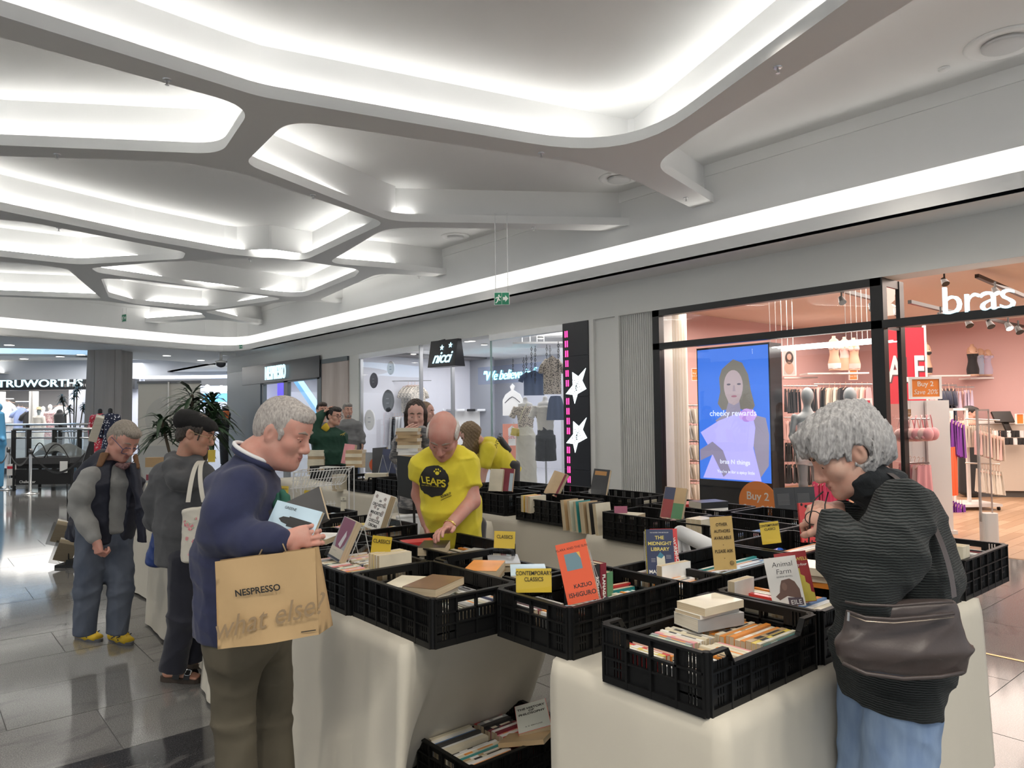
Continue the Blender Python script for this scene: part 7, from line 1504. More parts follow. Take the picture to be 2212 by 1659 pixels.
 for i,(h_,tt)in enumerate((((166,1376),(234,1390)),((240,1380),(293,1397)))):
  hp,tp_=onz(*h_,0),onz(*tt,0);d_=(tp_-hp);d_=d_.normalized()*.285;Z=SDF();shoe(Z,hp,hp+d_,1.05,h=.07)
  o=sdf_obj('trainer',[(Z,.006)],mat('yellow_suede',(.62,.42,.02),.8,noise=((40,40,40),(.52,.33,.015),.3)),t,'yellow trainer with dark stripes')
  dn=d_.normalized();sd=V((dn.y,-dn.x,0));sole=MB();out=[hp+dn*.285*u_+sd*(.044*w_)for u_,w_ in((.02,.5),(.0,0),(.02,-.5),(.12,-.85),(.35,-.82),(.65,-1.05),(.88,-.8),(1.0,-.25),(1.0,.25),(.88,.8),(.65,1.05),(.35,.82),(.12,.85))]
  sole.prism([(p_.x,p_.y)for p_ in smooth_closed([(q_.x,q_.y,0)for q_ in out],1)and[V(q_)for q_ in smooth_closed([(q_.x,q_.y,0)for q_ in out],1)]],.001,.022);sole.build('sole',mat('sole_dark',(.10,.10,.11),.6),o)
  for s_ in(-1,1):
   st_=MB();sdx=sd*s_
   for(a0,z0_,a1_,z1_)in((.09,.03,.17,.065),(.13,.03,.20,.06),(.10,.06,.19,.032),(.05,.05,.13,.055)):
    w_=lambda a_,z_:hp+dn*a_+sdx*(.0445-.25*max(0,z_-.04))+UP*z_
    st_.tube([w_(a0,z0_),w_((a0+a1_)/2,(z0_+z1_)/2)+sdx*.003,w_(a1_,z1_)],.0045,5)
   st_.build('side_stripe',mat('stripe_dark',(.03,.04,.07),.6),o)
  lc=MB()
  for k_ in range(5):a_=.12+.024*k_;zt_=.082-.008*k_;lc.tube([hp+dn*a_+sd*.022+UP*(zt_-.012),hp+dn*a_+UP*(zt_+.004),hp+dn*(a_+.01)-sd*.022+UP*(zt_-.012)],.0035,5)
  lc.build('laces',mat('lace_dark',(.05,.05,.05),.8),o)
man_gilet()
# ---------- woman in the grey hoodie
def woman_hoodie():
 D=4.42;t=person('woman in a charcoal hoodie and black headband, dark trousers and buckled sandals',395,D);sk=skin('tan',(.52,.30,.21))
 f=xh*.93+fh*.10-up3*.32;hc=A3(424,934,D);nk=A3(398,990,D);hip=A3(388,1225,D)
 S,P,ax=head_sdf(hc,f,(0,0,1),.98,nk,.052,female=True);fw,u,l=ax
 feet=[((352,1470),(440,1474)),((405,1442),(468,1440))];fs_=[]
 for h_,tt in feet:
  hp=np.array(onz(*h_,.0));d_=_n(np.array(onz(*tt,0))-hp);Fq=SDF();Fq.cone(hp+d_*.03+up3*.05,hp+d_*.06+up3*.14,.030,.034,.03);Fq.flat(hp+d_*.05+up3*.045,hp+d_*.19+up3*.038,np.cross(d_,up3),(.030,.024),(.042,.016),.03)
  for i_ in range(5):s0=hp+d_*(.195+.004*(2-abs(i_-1.5)))+np.cross(d_,up3)*(.034-.017*i_)+up3*.036;Fq.cone(s0,s0+d_*(.040-.004*i_)-up3*.004,.0105-.0008*i_,.0085,.008)
  fs_.append((Fq,.005))
 sdf_obj('body',[(S,.0042),core(nk,hip,fh)]+fs_,sk,t);face_parts(t,P,ax,.98,lid=sk)
 glasses(t,P,ax,mat('gold_frame',(.55,.42,.25),.3,1.),.98,.004,.024,.021)
 H=SDF();H.ell(P(-.016,.030),[fw,l,u],(.100,.081,.090),.02);H.ell(P(-.070,-.035),[fw,l,u],(.04,.062,.055),.03);H.ell(P(.103,-.03),[fw,l,u],(.068,.12,.080),.008,'-');H.ball(P(-.008,-.02,.085),.030,.01,'-');H.ball(P(-.008,-.02,-.085),.030,.01,'-');H.ell(P(-.03,-.11),[fw,l,u],(.06,.12,.04),.01,'-')
 H.cone(P(.045,.045,-.068),P(.045,-.035,-.078),.010,.003,.01);H.cone(P(.045,.045,.068),P(.045,-.035,.078),.010,.003,.01)
 sdf_obj('hair',[(H,.0045,strands(.003,230,u,7))],hairmat('dark',(.022,.017,.015),(.09,.07,.055)),t,'dark hair cropped at the nape')
 B=SDF();B.ell(P(-.030,.060),[fw-u*.15,l,u+fw*.15],(.112,.088,.062),.02);B.ell(P(-.090,.045),[fw,l,u],(.060,.080,.058),.04);B.ell(P(.060,.058),[fw-u*.3,l,u+fw*.3],(.058,.072,.042),.03);B.ell(P(.132,-.03),[fw,l,u],(.06,.12,.085),.01,'-');sdf_obj('headband',[(B,.0045,wrinkle(.003,60,2))],mat('black_jersey',(.010,.009,.009),.9),t,'wide black headband')
 J=SDF();J.flat(A3(396,1000,D),A3(392,1035,D),xh*.8-fh*.5,(.12,.09),(.175,.115),.06);J.flat(A3(392,1035,D),A3(388,1140,D),xh*.8-fh*.5,(.18,.12),(.165,.13),.08);J.flat(A3(388,1140,D),A3(387,1214,D),xh*.8-fh*.5,(.165,.13),(.155,.13),.05,.2)
 J.chain([A3(352,1025,D+.05),A3(335,1080,D+.05),A3(336,1125,D+.12),A3(365,1130,D+.25)],[.075,.068,.062,.05],.05);J.chain([A3(440,1030,D-.05),A3(452,1100,D+.0),A3(470,1120,D+.15)],[.075,.065,.055],.05)
 J.chain([A3(375,985,D+.02),A3(366,1008,D-.12),A3(378,1036,D-.17),A3(402,1042,D-.16),A3(425,1010,D-.05),A3(428,985,D)],[.034,.040,.046,.044,.038,.03],.04)
 sdf_obj('hoodie',[(J,.0085,wrinkle(.009,24,51))],knit('charcoal',(.062,.064,.070),(.082,.084,.090)),t,'charcoal hooded sweatshirt')
 L=SDF()
 for pts in(((400,1230,-.07),(396,1335,-.06),(372,1448,-.05)),((410,1230,.08),(415,1330,.08),(415,1425,.10))):
  a,b_,c_=[A3(x_,y_,D+d_)for x_,y_,d_ in pts];L.flat(a+up3*.08,b_,fh,(.10,.10),(.080,.085),.05);L.flat(b_,c_,fh,(.080,.085),(.070,.075),.04,.15)
 sdf_obj('trousers',[(L,.0095,wrinkle(.008,22,52))],fab('ink_trouser',(.008,.009,.020)),t,'loose ink blue trousers')
 for h_,tt in feet:
  hp=onz(*h_,0);d_=(onz(*tt,0)-hp).normalized();sd=V((d_.y,-d_.x,0));mk_=MB();out=[hp+d_*.27*u_-d_*.012+sd*(.046*w_)for u_,w_ in((0,.4),(0,-.4),(.15,-.8),(.4,-.75),(.7,-1.05),(.95,-.7),(1.0,0),(.95,.7),(.7,1.05),(.4,.75),(.15,.8))]
  mk_.prism([(q_[0],q_[1])for q_ in smooth_closed([(q_.x,q_.y)for q_ in out],1)],.002,.030);sd_o=mk_.build('sandal',mat('sandal_sole',(.05,.035,.025),.7),t)
  for a_,w_ in((.115,.045),(.185,.040)):
   MB().grid(lambda u_,v_:tuple(hp+d_*(a_+(v_-.5)*w_)+sd*(.05*math.cos(PI*u_))+UP*(.028+(.058-.1*(a_-.11))*math.sin(PI*u_))),12,3).build('strap',mat('black_strap',(.012,.011,.011),.5),sd_o,True)
   cb=hp+d_*a_+sd*.030+UP*(.030+(.052-.1*(a_-.11))*.80);MB().tube([cb+d_*(.018*math.copysign(abs(math.cos(q_))**.5,math.cos(q_)))+(UP*.7-sd*.5)*(.020*math.copysign(abs(math.sin(q_))**.5,math.sin(q_)))for q_ in[2*PI*i/16 for i in range(16)]],.0045,6,True).build('buckle',mat('silver',(.75,.75,.74),.2,1.),sd_o,True)
 Dt=D-.30;b=thing('tote_bag','cream tote bag printed with pink roses hanging at the hoodie woman\'s side','bag',PV(418,1220,Dt));cv=mat('canvas',(.58,.55,.48),.9,bump=((500,500,500),.3,.001));T=SDF();T.flat(A3(425,1208,Dt),A3(424,1100,Dt),xh*.9+fh*.4,(.082,.055),(.075,.035),.02,.4);sdf_obj('bag_body',[(T,.006,wrinkle(.006,30,61))],cv,b)
 for pts in(((406,1085,Dt-.02),(412,1040,Dt),(418,1000,Dt+.08),(432,985,Dt+.2),(440,1000,Dt+.32)),((440,1085,Dt-.02),(430,1040,Dt),(428,1000,Dt+.08),(438,985,Dt+.2),(446,1000,Dt+.32))):
  ps_=[PV(*q_)for q_ in pts];MB().grid(lambda u_,v_:tuple(sum((ps_[i_]*(math.comb(4,i_)*u_**i_*(1-u_)**(4-i_))for i_ in range(5)),V((0,0,0)))+XH*(v_-.5)*.026),16,1).build('strap',cv,b,True)
 rs=random.Random(9);rose=[mat('rose_%d'%i_,c_,.9)for i_,c_ in enumerate([(.62,.22,.25),(.72,.38,.38),(.55,.16,.20)])];lf=mat('print_leaf',(.38,.46,.34),.9)
 tb_ob=[o_ for o_ in b.children][0]
 from mathutils.bvhtree import BVHTree
 bv=BVHTree.FromPolygons([v.co.copy()for v in tb_ob.data.vertices],[tuple(p.vertices)for p in tb_ob.data.polygons])
 for(x_,y_,s_)in((405,1133,7),(413,1140,6),(400,1128,4),(403,1165,5),(418,1170,4),(422,1120,4),(410,1200,4),(425,1190,4),(428,1150,4)):
  for k_ in range(4):
   dx,dy=rs.uniform(-.6,.6)*s_,rs.uniform(-.6,.6)*s_;o_=V((0,0,CAMZ));h_=bv.ray_cast(o_,ray(x_+dx,y_+dy).normalized())
   if h_[0]is None:continue
   MB().at(look(h_[0]+h_[1]*.002,h_[1])).prism([(.0028*s_*rs.uniform(.35,.75)*math.cos(a_),.0028*s_*rs.uniform(.35,.75)*math.sin(a_))for a_ in[2*PI*i_/9 for i_ in range(9)]],0,.0008).build('rose_print',lf if k_==3 else rose[k_],b)
 Bb=SDF();Bb.flat(A3(340,1212,D+.12),A3(346,1150,D+.10),xh*.6+fh*.7,(.075,.06),(.05,.03),.04,.7);bo=sdf_obj('plastic_bag',[(Bb,.007,wrinkle(.008,34,71))],mat('blue_plastic',(.018,.045,.19),.35),None);tag(bo,'blue plastic bag hanging in front of the grey hoodie','bag')
woman_hoodie()
# ---------- simpler figures further back
def figure(label,px,D,hc,f,nk,hip,side,sk,hair,top,legs,arms,hands=(),s=1.,shoe_m=None,gl=None,hair_fn=None,up=(0,0,1),tm=.011,w=(.20,.12,.16,.13),brow=M_brow,fem=False,legm=None,topname='jumper',hem=None,wr=.009,feet=True,legd=None):
 t=person(label,px,D);S,P,ax=head_sdf(hc,f,up,s,nk,.054 if fem else.060,female=fem);fw,u,l=ax;parts=[(S,.005)]
 for h in hands:parts.append((h,.0045))
 sdf_obj('body',parts+[core(nk,hip,side)],sk,t);face_parts(t,P,ax,s,brow,lid=sk)
 if gl:glasses(t,P,ax,gl,s)
 H=SDF();hair_fn(H,P,ax);sdf_obj('hair',[(H,.006,strands(.004,150,u,3))],hair,t)
 J=SDF();c1=nk+(hip-nk)*.14;mid=nk+(hip-nk)*.55;J.flat(nk+(hip-nk)*.03,c1,side,(.11,.08),(w[0],w[1]),.05);J.flat(c1,mid,side,(w[0],w[1]),(w[2],w[3]),.08);J.flat(mid,hip-up3*.03,side,(w[2],w[3]),(w[2]*1.02,w[3]*1.05),.06,.2)
 for a in arms:J.chain(a[0],a[1],.05)
 sdf_obj(topname,[(J,tm,wrinkle(wr,22,int(px)))],top,t)
 if legm:
  L=SDF();ld=side if legd is None else legd
  for q in(-1,1):a=hip+ld*.085*q;kn=a-up3*.40;an=np.array([kn[0],kn[1],.08]);L.flat(a+up3*.08,kn,side,(.09,.095),(.07,.075),.05);L.chain([kn,an],[.07,.055],.04)
  sdf_obj('trousers',[(L,.014)],legm,t)
  Z=SDF();ff=_n(np.array([f[0],f[1],0]))
  for q in(-1,1):a=hip+ld*.085*q;a=np.array([a[0],a[1],0]);shoe(Z,a-ff*.06,a+ff*.20)
  sdf_obj('shoes',[(Z,.012)],shoe_m or mat('black_shoe_leather',(.02,.02,.02),.4),t)
 return t,P,ax
def hair_short(H,P,ax):
 fw,u,l=ax;H.ell(P(-.016,.040),[fw,l,u],(.104,.082,.092),.02);H.ell(P(-.06,-.01),[fw,l,u],(.055,.072,.07),.03);H.ell(P(.05,.085),[fw,l,u],(.06,.062,.04),.02);H.ell(P(.092,-.03),[fw,l,u],(.066,.12,.086),.01,'-');H.ell(P(-.05,-.125),[fw,l,u],(.09,.12,.06),.01,'-')
 for q in(-1,1):H.ball(P(-.004,-.03,q*.085),.034,.01,'-')
def hair_long(H,P,ax,L=.22,back=-.05):
 fw,u,l=ax;H.ell(P(-.018,.036),[fw,l,u],(.104,.086,.094),.02);H.ell(P(.088,-.03),[fw,l,u],(.066,.066,.092),.01,'-')
 for q in(-1,1):H.cone(P(-.01,.0,q*.074),P(back*.4,-L*.75,q*.075),.030,.022,.03)
 H.flat(P(-.07,-.02),P(back-.02,-L),l,(.075,.035),(.06,.025),.03)
D=6.35;wsk=skin('pale',(.66,.44,.37))
nk=A3(899,932,D);hip=A3(902,1085,D+.05)
wr1=A3(868,940,D-.20);wr2=A3(908,936,D-.24)
figure('dark-haired woman in a grey patterned jumper carrying a tall pile of books',900,D,A3(898,894,D-.03),-fh*.93-up3*.22+xh*.12,nk,hip,xh,wsk,hairmat('dark_brown',(.020,.013,.010),(.055,.035,.025)),mat('marled_knit',(.10,.105,.12),.95,noise=((14,14,60),(.33,.32,.32),.12,4)),None,[([A3(868,945,D),A3(858,985,D-.05),A3(862,952,D-.18)],[.065,.058,.045]),([A3(930,945,D),A3(936,985,D-.08),A3(912,930,D-.24)],[.065,.058,.045])],[hand_sdf(wr1,up3*.5+xh*.7-fh*.3,-xh*.5-fh*.6,1,.95,(.3,)*4,.4),hand_sdf(wr2,-xh*.8+up3*.2-fh*.3,up3*.6-fh*.6,-1,.95,(.6,)*4,.6)],1.,hair_fn=lambda H,P,ax:hair_long(H,P,ax,.22),w=(.185,.11,.17,.125),fem=True,legm=fab('dark_trouser',(.03,.03,.035)))
z=PV(884,1000,D-.30).z;bp=PV(884,1000,D-.30)
stack(bp.x,bp.y,PV(884,997,D-.3).z,[(c,.125,.185,.0275,f'{ORD[k]} book from the bottom of the pile the woman carries')for k,c in enumerate(['cream','tan','white','white','cream','tan','tan','tan','tan','cream'])],'','pile carried by the woman',rz=-YAW+R(90),jit=.25)
figure('fair-haired woman passing behind the book carrier',921,9.0,A3(920,890,9.0),xh*.85-fh*.3-up3*.05,A3(916,915,9),A3(916,1030,9),xh,wsk,hairmat('fair_brown',(.16,.10,.06),(.30,.20,.13)),knit('slate',(.10,.11,.13)),None,[],(),1.,hair_fn=lambda H,P,ax:hair_long(H,P,ax,.2),fem=True,legm=fab('dark_trouser',(.03,.03,.035)))
D=7.75
t_,P_,ax_=figure('long-haired girl in a yellow t-shirt and black backpack strap bending over the far table',1085,D,A3(1016,938,D-.1),-xh*.72-up3*.62-fh*.1,A3(1042,958,D),A3(1105,1020,D+.1),fh,wsk,hairmat('light_brown',(.13,.085,.045),(.26,.18,.10)),mat('yellow_cotton',(.74,.62,.035),.85),None,[([A3(1055,972,D-.17),A3(1048,1000,D-.2)],[.085,.075]),([A3(1055,966,D+.17),A3(1046,1000,D+.2)],[.085,.075])],[SDF().chain([A3(1050,985,D-.18),A3(1046,1010,D-.2),A3(1042,1042,D-.22)],[.05,.042,.03],.03)],1.,w=(.18,.12,.165,.13),fem=True,legm=fab('dark_trouser',(.03,.03,.035)),topname='t_shirt',up=up3*.7-xh*.6,hair_fn=lambda H,P,ax:(H.ell(P(-.018,.036),list(ax[:1])+[ax[2],ax[1]],(.104,.09,.098),.02),H.chain([P(-.05,.0,.05),A3(1012,965,D-.14),A3(1008,990,D-.16)],[.075,.07,.045],.03),H.chain([A3(1022,950,D-.1),A3(1028,975,D-.1)],[.06,.03],.03),H.ell(P(.1,-.03),list(ax[:1])+[ax[2],ax[1]],(.06,.06,.08),.01,'-')))
bp_=SDF();bp_.flat(A3(1078,950,D+.10),A3(1098,975,D+.12),fh,(.10,.05),(.10,.045),.03,.4);o_=sdf_obj('backpack',[(bp_,.01)],fab('black',(.018,.018,.02)),None);tag(o_,'small black backpack on the bending girl in yellow','bag')
glyph=text('VOLUNTEER',look(PV(1072,962,D-.16),-FH,UP)@Matrix.Rotation(R(68),4,'Z'),.05,mat('shirt_print_black',(.02,.02,.018),.7),t_,'shirt_lettering',ex=.002)
D=10.3;gsk=skin('fair',(.62,.40,.31))
ha=A3(704,893,D+.05)
t_,P_,ax_=figure('young man in a dark green jacket with black glasses, one arm raised to his head',712,D,A3(722,898,D),xh*.80-fh*.48-up3*.08,A3(712,927,D),A3(712,1015,D+.05),xh*.8+fh*.5,gsk,hairmat('black',(.010,.008,.008),(.03,.026,.024)),mat('bottle_green',(.008,.045,.028),.8,noise=((12,12,12),(.012,.06,.036),.3)),None,[([A3(690,940,D-.05),A3(676,945,D-.16),A3(686,905,D-.10),A3(699,892,D)],[.095,.085,.075,.055]),([A3(736,945,D+.05),A3(745,985,D+.05),A3(742,1010,D-.1)],[.09,.075,.055])],[hand_sdf(A3(698,892,D),A3(706,884,D)-A3(698,892,D),-xh,1,1.,(.3,)*4,.3)],1.03,gl=mat('black_frame',(.01,.01,.01),.3),hair_fn=hair_short,w=(.235,.15,.25,.18),legm=fab('dark_trouser',(.03,.03,.035)),topname='jacket')
Yc_=SDF();Yc_.flat(A3(700,920,D-.12),A3(708,928,D-.12),xh,(.06,.03),(.04,.02),.02);sdf_obj('collar_lining',[(Yc_,.008)],fab('yellow_lining',(.65,.45,.03)),t_)
em=PV(738,938,D-.22);MB().tube([em+XH*-.02+UP*-.01,em+XH*.02+UP*.005,em+XH*.05+UP*.02],.006,5).tube([em+XH*.01-UP*.02,em+XH*.03,em+XH*.04+UP*-.02],.004,5).build('chest_emblem',fab('gold_thread',(.55,.42,.10)),t_)
figure('person mostly hidden behind the green jacket',695,11.6,A3(696,886,11.6),xh*.5-fh*.8,A3(696,915,11.6),A3(696,1000,11.6),xh,gsk,hairmat('dark_brown',(.020,.013,.010),(.055,.035,.025)),knit('slate',(.10,.11,.13)),None,[],(),1.,hair_fn=hair_short,legm=fab('dark_trouser',(.03,.03,.035)))
D=12.8;wr_=A3(784,955,D-.05)
t_,P_,ax_=figure('grey-bearded man in a plain grey jumper walking by the shop pier',758,D,A3(751,886,D),-fh*.80+xh*.52,A3(752,908,D),A3(757,985,D),xh*.9+fh*.4,gsk,hairmat('grey_beard',(.20,.19,.18),(.36,.34,.32)),knit('mid_grey',(.17,.175,.18),(.21,.215,.22)),None,[([A3(735,922,D),A3(732,950,D),A3(740,968,D-.15)],[.08,.068,.055]),([A3(772,920,D),A3(780,942,D),wr_],[.085,.07,.052])],[hand_sdf(wr_,-up3,xh,-1,1.05,(.35,)*4,.4)],1.0,w=(.225,.14,.22,.17),legm=fab('denim',(.08,.12,.22)),hair_fn=lambda H,P,ax:(hair_short(H,P,ax),H.ell(P(.055,-.098),list(ax[:1])+[ax[2],ax[1]],(.045,.048,.040),.02),H.cone(P(.088,-.056,-.02),P(.088,-.056,.02),.007,.007,.01)))
D=25.;t_=person('far figure in black with an orange shoulder panel beside the grey shop post',485,D);S=SDF();S.ball(A3(487,884,D),.12,.03);S.flat(A3(486,893,D),A3(483,925,D),xh,(.20,.14),(.18,.14),.08);S.flat(A3(483,925,D),np.array(PV(485,940,D))*[1,1,0]+[0,0,.05],xh,(.17,.14),(.13,.12),.06);S.cone(A3(478,897,D),A3(475,930,D),.07,.05,.05)
sdf_obj('body',[(S,.02)],fab('black',(.018,.018,.02)),t_);O_=SDF();O_.flat(A3(487,890,D-.10),A3(487,904,D-.12),xh,(.14,.07),(.10,.06),.03);sdf_obj('shoulder_panel',[(O_,.015)],fab('hi_vis',(.85,.20,.04)),t_)
D=33.5;t_=person('shopper in a black coat inside the far department store',130,D);S=SDF();S.ball(A3(129,890,D),.13,.03);S.flat(A3(130,897,D),A3(131,925,D),xh,(.28,.2),(.26,.18),.08);S.flat(A3(131,925,D),np.array(PV(131,940,D))*[1,1,0]+[0,0,.05],xh,(.2,.15),(.14,.12),.06);sdf_obj('body',[(S,.025)],fab('black',(.018,.018,.02)),t_)
D=13.3;t_=person('shop assistant with dark hair behind the lingerie cash desk',2098,D);S,P,ax=head_sdf(A3(2097,892,D),xh*.75-fh*.5-up3*.3,(0,0,1),1.,A3(2092,915,D),.052,female=True);S.flat(A3(2092,915,D),A3(2092,990,D),xh,(.16,.10),(.17,.12),.06);sdf_obj('body',[(S,.008)],gsk,t_);H=SDF();hair_short(H,P,ax);H.ball(P(-.09,.05),.05,.03);sdf_obj('hair',[(H,.008)],hairmat('black',(.010,.008,.008),(.03,.026,.024)),t_);J=SDF();J.flat(A3(2092,922,D),np.array(A3(2092,990,D))*[1,1,0]+[0,0,.1],xh,(.18,.12),(.19,.14),.06);sdf_obj('uniform',[(J,.014)],fab('black',(.018,.018,.02)),t_)
# -- mannequins
M_grey_man=mat('grey_mannequin',(.30,.34,.35),.35)
def mannequin(label,px,D,z_head,headpx,build,f=None):
 p=PV(px,900,D);return thing('mannequin',label,'mannequin',(p.x,p.y,0))
def gm(px,D,label,top=True):
 t=mannequin(label,px,D,0,0,None);c=lambda dx,dz,dd=0.:np.array(PV(px,900,D))*[1,1,0]+xh*dx+fh*dd+up3*dz
 zt_=PV(px,836,D).z;k=zt_/1.80;S=SDF();S.ell(c(0,1.68*k,-.02),[xh,fh,up3],(.085,.10,.125),.02);S.cone(c(0,1.58*k),c(0,1.45*k),.05,.055,.04);S.flat(c(0,1.47*k),c(0,1.38*k),xh,(.07,.06),(.18,.09),.05);S.flat(c(0,1.38*k),c(0,1.10*k),xh,(.165,.10),(.115,.085),.07);S.flat(c(0,1.10*k),c(0,.90*k),xh,(.115,.085),(.165,.11),.07)
 for q in(-1,1):
  S.ell(c(q*.075,1.27*k,-.085),[xh,fh,up3],(.068,.06,.065),.04);S.chain([c(q*.19,1.40*k),c(q*.24,1.14*k),c(q*.20,.92*k,-.06)],[.045,.037,.025],.03);S.ell(c(q*.195,.85*k,-.07),[xh,fh,up3],(.02,.035,.07),.03);S.chain([c(q*.09,.88*k),c(q*.10,.48*k,-.03),c(q*.10,.10,.02)],[.085,.055,.036],.05);S.flat(c(q*.10,.05,.05),c(q*.10,.04,-.16),xh,(.03,.03),(.04,.022),.03)
 sdf_obj('figure',[(S,.011)],M_grey_man,t)
 T=SDF();T.flat(c(0,1.36*k),c(0,1.10*k),xh,(.165,.112),(.128,.098),.05,.15);T.flat(c(0,.97*k),c(0,.82*k),xh,(.150,.112),(.182,.122),.05,.15)
 for q in(-1,1):T.ell(c(q*.075,1.27*k,-.09),[xh,fh,up3],(.074,.066,.07),.04);T.flat(c(q*.09,.86*k),c(q*.095,.76*k),xh,(.095,.10),(.09,.095),.04,.12);T.cone(c(q*.10,1.36*k,-.06),c(q*.085,1.46*k),.012,.012,.01)
 sdf_obj('lounge_set',[(T,.011,wrinkle(.005,30,3))],F_wht,t)
 MB().cyl(tuple(c(0,0)),tuple(c(0,.02)),.18,n=24).build('base',M_gloss,t)
gm(1744,Dx(1744,10.15),'grey mannequin in a white camisole and shorts nearest the video totem');gm(1836,Dx(1836,10.2),'grey mannequin behind the grey-haired woman\'s head')
def dress_form(px,D,label,pytop,tops,topm,botm,kind):
 t=mannequin(label,px,D,0,0,None);zn=PV(px,pytop,D).z;c=lambda dx,dz,dd=0.:np.array(PV(px,900,D))*[1,1,0]+xh*dx+fh*dd+up3*dz
 N=SDF();N.cone(c(0,zn),c(0,zn-.16),.05,.055,.03);N.flat(c(0,zn-.12),c(0,zn-.45),xh,(.16,.09),(.12,.09),.05);sdf_obj('form',[(N,.011)],M_gloss,t)
 T=SDF();T.flat(c(0,zn-.13),c(0,zn-.20),xh,(.09,.07),(.19,.11),.05);T.flat(c(0,zn-.20),c(0,zn-(.62 if kind=='skirt' else.70)),xh,(.19,.12),(.17,.12),.07,.2)
 for q in(-1,1):T.flat(c(q*.20,zn-.18),c(q*.30,zn-.40),fh,(.085,.07),(.09,.07),.05,.15)
 sdf_obj('blouse',[(T,.012,wrinkle(.010,24,int(px)))],topm,t)
 B=SDF()
 if kind=='skirt':B.flat(c(0,zn-.60),c(0,zn-.80),xh,(.15,.12),(.21,.15),.05);B.flat(c(0,zn-.80),c(0,.10),xh,(.21,.15),(.24,.17),.05,.1)
 else:
  B.flat(c(0,zn-.62),c(0,zn-.80),xh,(.16,.12),(.18,.13),.05)
  for q in(-1,1):B.flat(c(q*.10,zn-.78),c(q*.11,zn-1.30),xh,(.11,.12),(.115,.12),.04,.1)
 sdf_obj('skirt' if kind=='skirt' else 'shorts',[(B,.012,wrinkle(.010,20,int(px)+1))],botm,t)
 MB().cyl(tuple(c(0,.1)),tuple(c(0,zn-.6)),.02,n=10).build('stand',M_steel,t)
 for q in range(4):
  a=q*PI/2+.5;MB().tube([tuple(c(0,.12)),tuple(c(.18*math.cos(a),.09,.18*math.sin(a))),tuple(c(.22*math.cos(a),.05,.22*math.sin(a)))],.014,6).build('foot',M_steel,t)
 return t
Dn1=Dx(1135,10.5);t1=dress_form(1135,Dn1,'headless white mannequin in a leopard blouse and long cream skirt behind the shop window',862,0,F_leo2,fab('cream_satin',(.70,.67,.56)),'skirt');Dn2=Dx(1178,10.3);dress_form(1178,Dn2,'headless white mannequin in a white t-shirt and black shorts beside the star panel',860,0,fab('off_white',(.72,.69,.62)),F_blk,'shorts')
hb_=SDF();hb_.flat(A3(1112,940,Dn1-.3),A3(1114,926,Dn1-.3),xh,(.10,.05),(.08,.035),.02,.4);o_=sdf_obj('handbag',[(hb_,.008,wrinkle(.006,40,2))],mat('gold_leather',(.70,.55,.10),.3,.6),None);tag(o_,'small gold handbag hanging on the leopard blouse mannequin','bag')
MB().tube([PV(1104,930,Dn1-.3),PV(1110,912,Dn1-.28),PV(1118,928,Dn1-.3)],.008,6).build('handle',fab('strap_cream',(.65,.6,.4)),o_);MB().tube([PV(1122,912,Dn1-.26),PV(1128,890,Dn1-.25),PV(1138,872,Dn1-.16)],.012,6).build('strap',fab('strap_cream',(.65,.6,.4)),o_)
def far_dress(px,D,pytop,h,m,label,hd=None):
 t=mannequin(label,px,D,0,0,None);zn=PV(px,pytop,D).z;c=lambda dx,dz,dd=0.:np.array(PV(px,900,D))*[1,1,0]+xh*dx+fh*dd+up3*dz
 N=SDF();N.cone(c(0,zn),c(0,zn-.2),.06,.06,.03)
 if hd:N.ell(c(0,zn+.10),[xh,fh,up3],(.09,.10,.13),.03)
 sdf_obj('form',[(N,.02)],M_grey_man if hd=='hat' else(mat('black_form',(.02,.02,.02),.5)if not hd else M_gloss),t)
 S=SDF();S.flat(c(0,zn-.12),c(0,zn-.2),xh,(.1,.08),(.20,.12),.05);S.flat(c(0,zn-.2),c(0,zn-.55),xh,(.2,.13),(.14,.11),.06);S.flat(c(0,zn-.55),c(0,zn-h),xh,(.15,.12),(.26,.18),.06,.2)
 for q in(-1,1):S.chain([c(q*.2,zn-.2),c(q*.27,zn-.5),c(q*.26,zn-.75)],[.09,.07,.06],.05)
 sdf_obj('dress',[(S,.02)],m,t);MB().cyl(tuple(c(0,0)),tuple(c(0,zn-h+.1)),.025,n=8).build('stand',M_steel,t)
 if hd=='hat':MB().at(Matrix.Translation(tuple(c(0,zn+.18)))).lathe([(.22,0),(.12,.02),(.10,.12),(.02,.14)],n=20).build('straw_hat',fab('straw',(.45,.36,.22)),t,True)
F_rd=spots_mat('fabric_red_leaf',(.52,.035,.06),(.70,.60,.58),20,.3);F_dot=spots_mat('fabric_polka',(.015,.02,.05),(.75,.75,.78),16,.28)
far_dress(216,21.,887,1.3,F_rd,'headless mannequin in a red leaf print dress before the oak column');far_dress(238,20.8,886,1.3,F_dot,'headless mannequin in a navy polka dot dress before the oak column')
far_dress(84,DT+1.2,893,1.5,F_stripe,'store mannequin with a straw hat and cream dress','hat');far_dress(108,DT+1.6,884,1.4,F_flo,'store mannequin in a floral dress','white');far_dress(93,DT+2.2,888,1.3,F_wht,'white store mannequin between the hat one and the floral one','white')
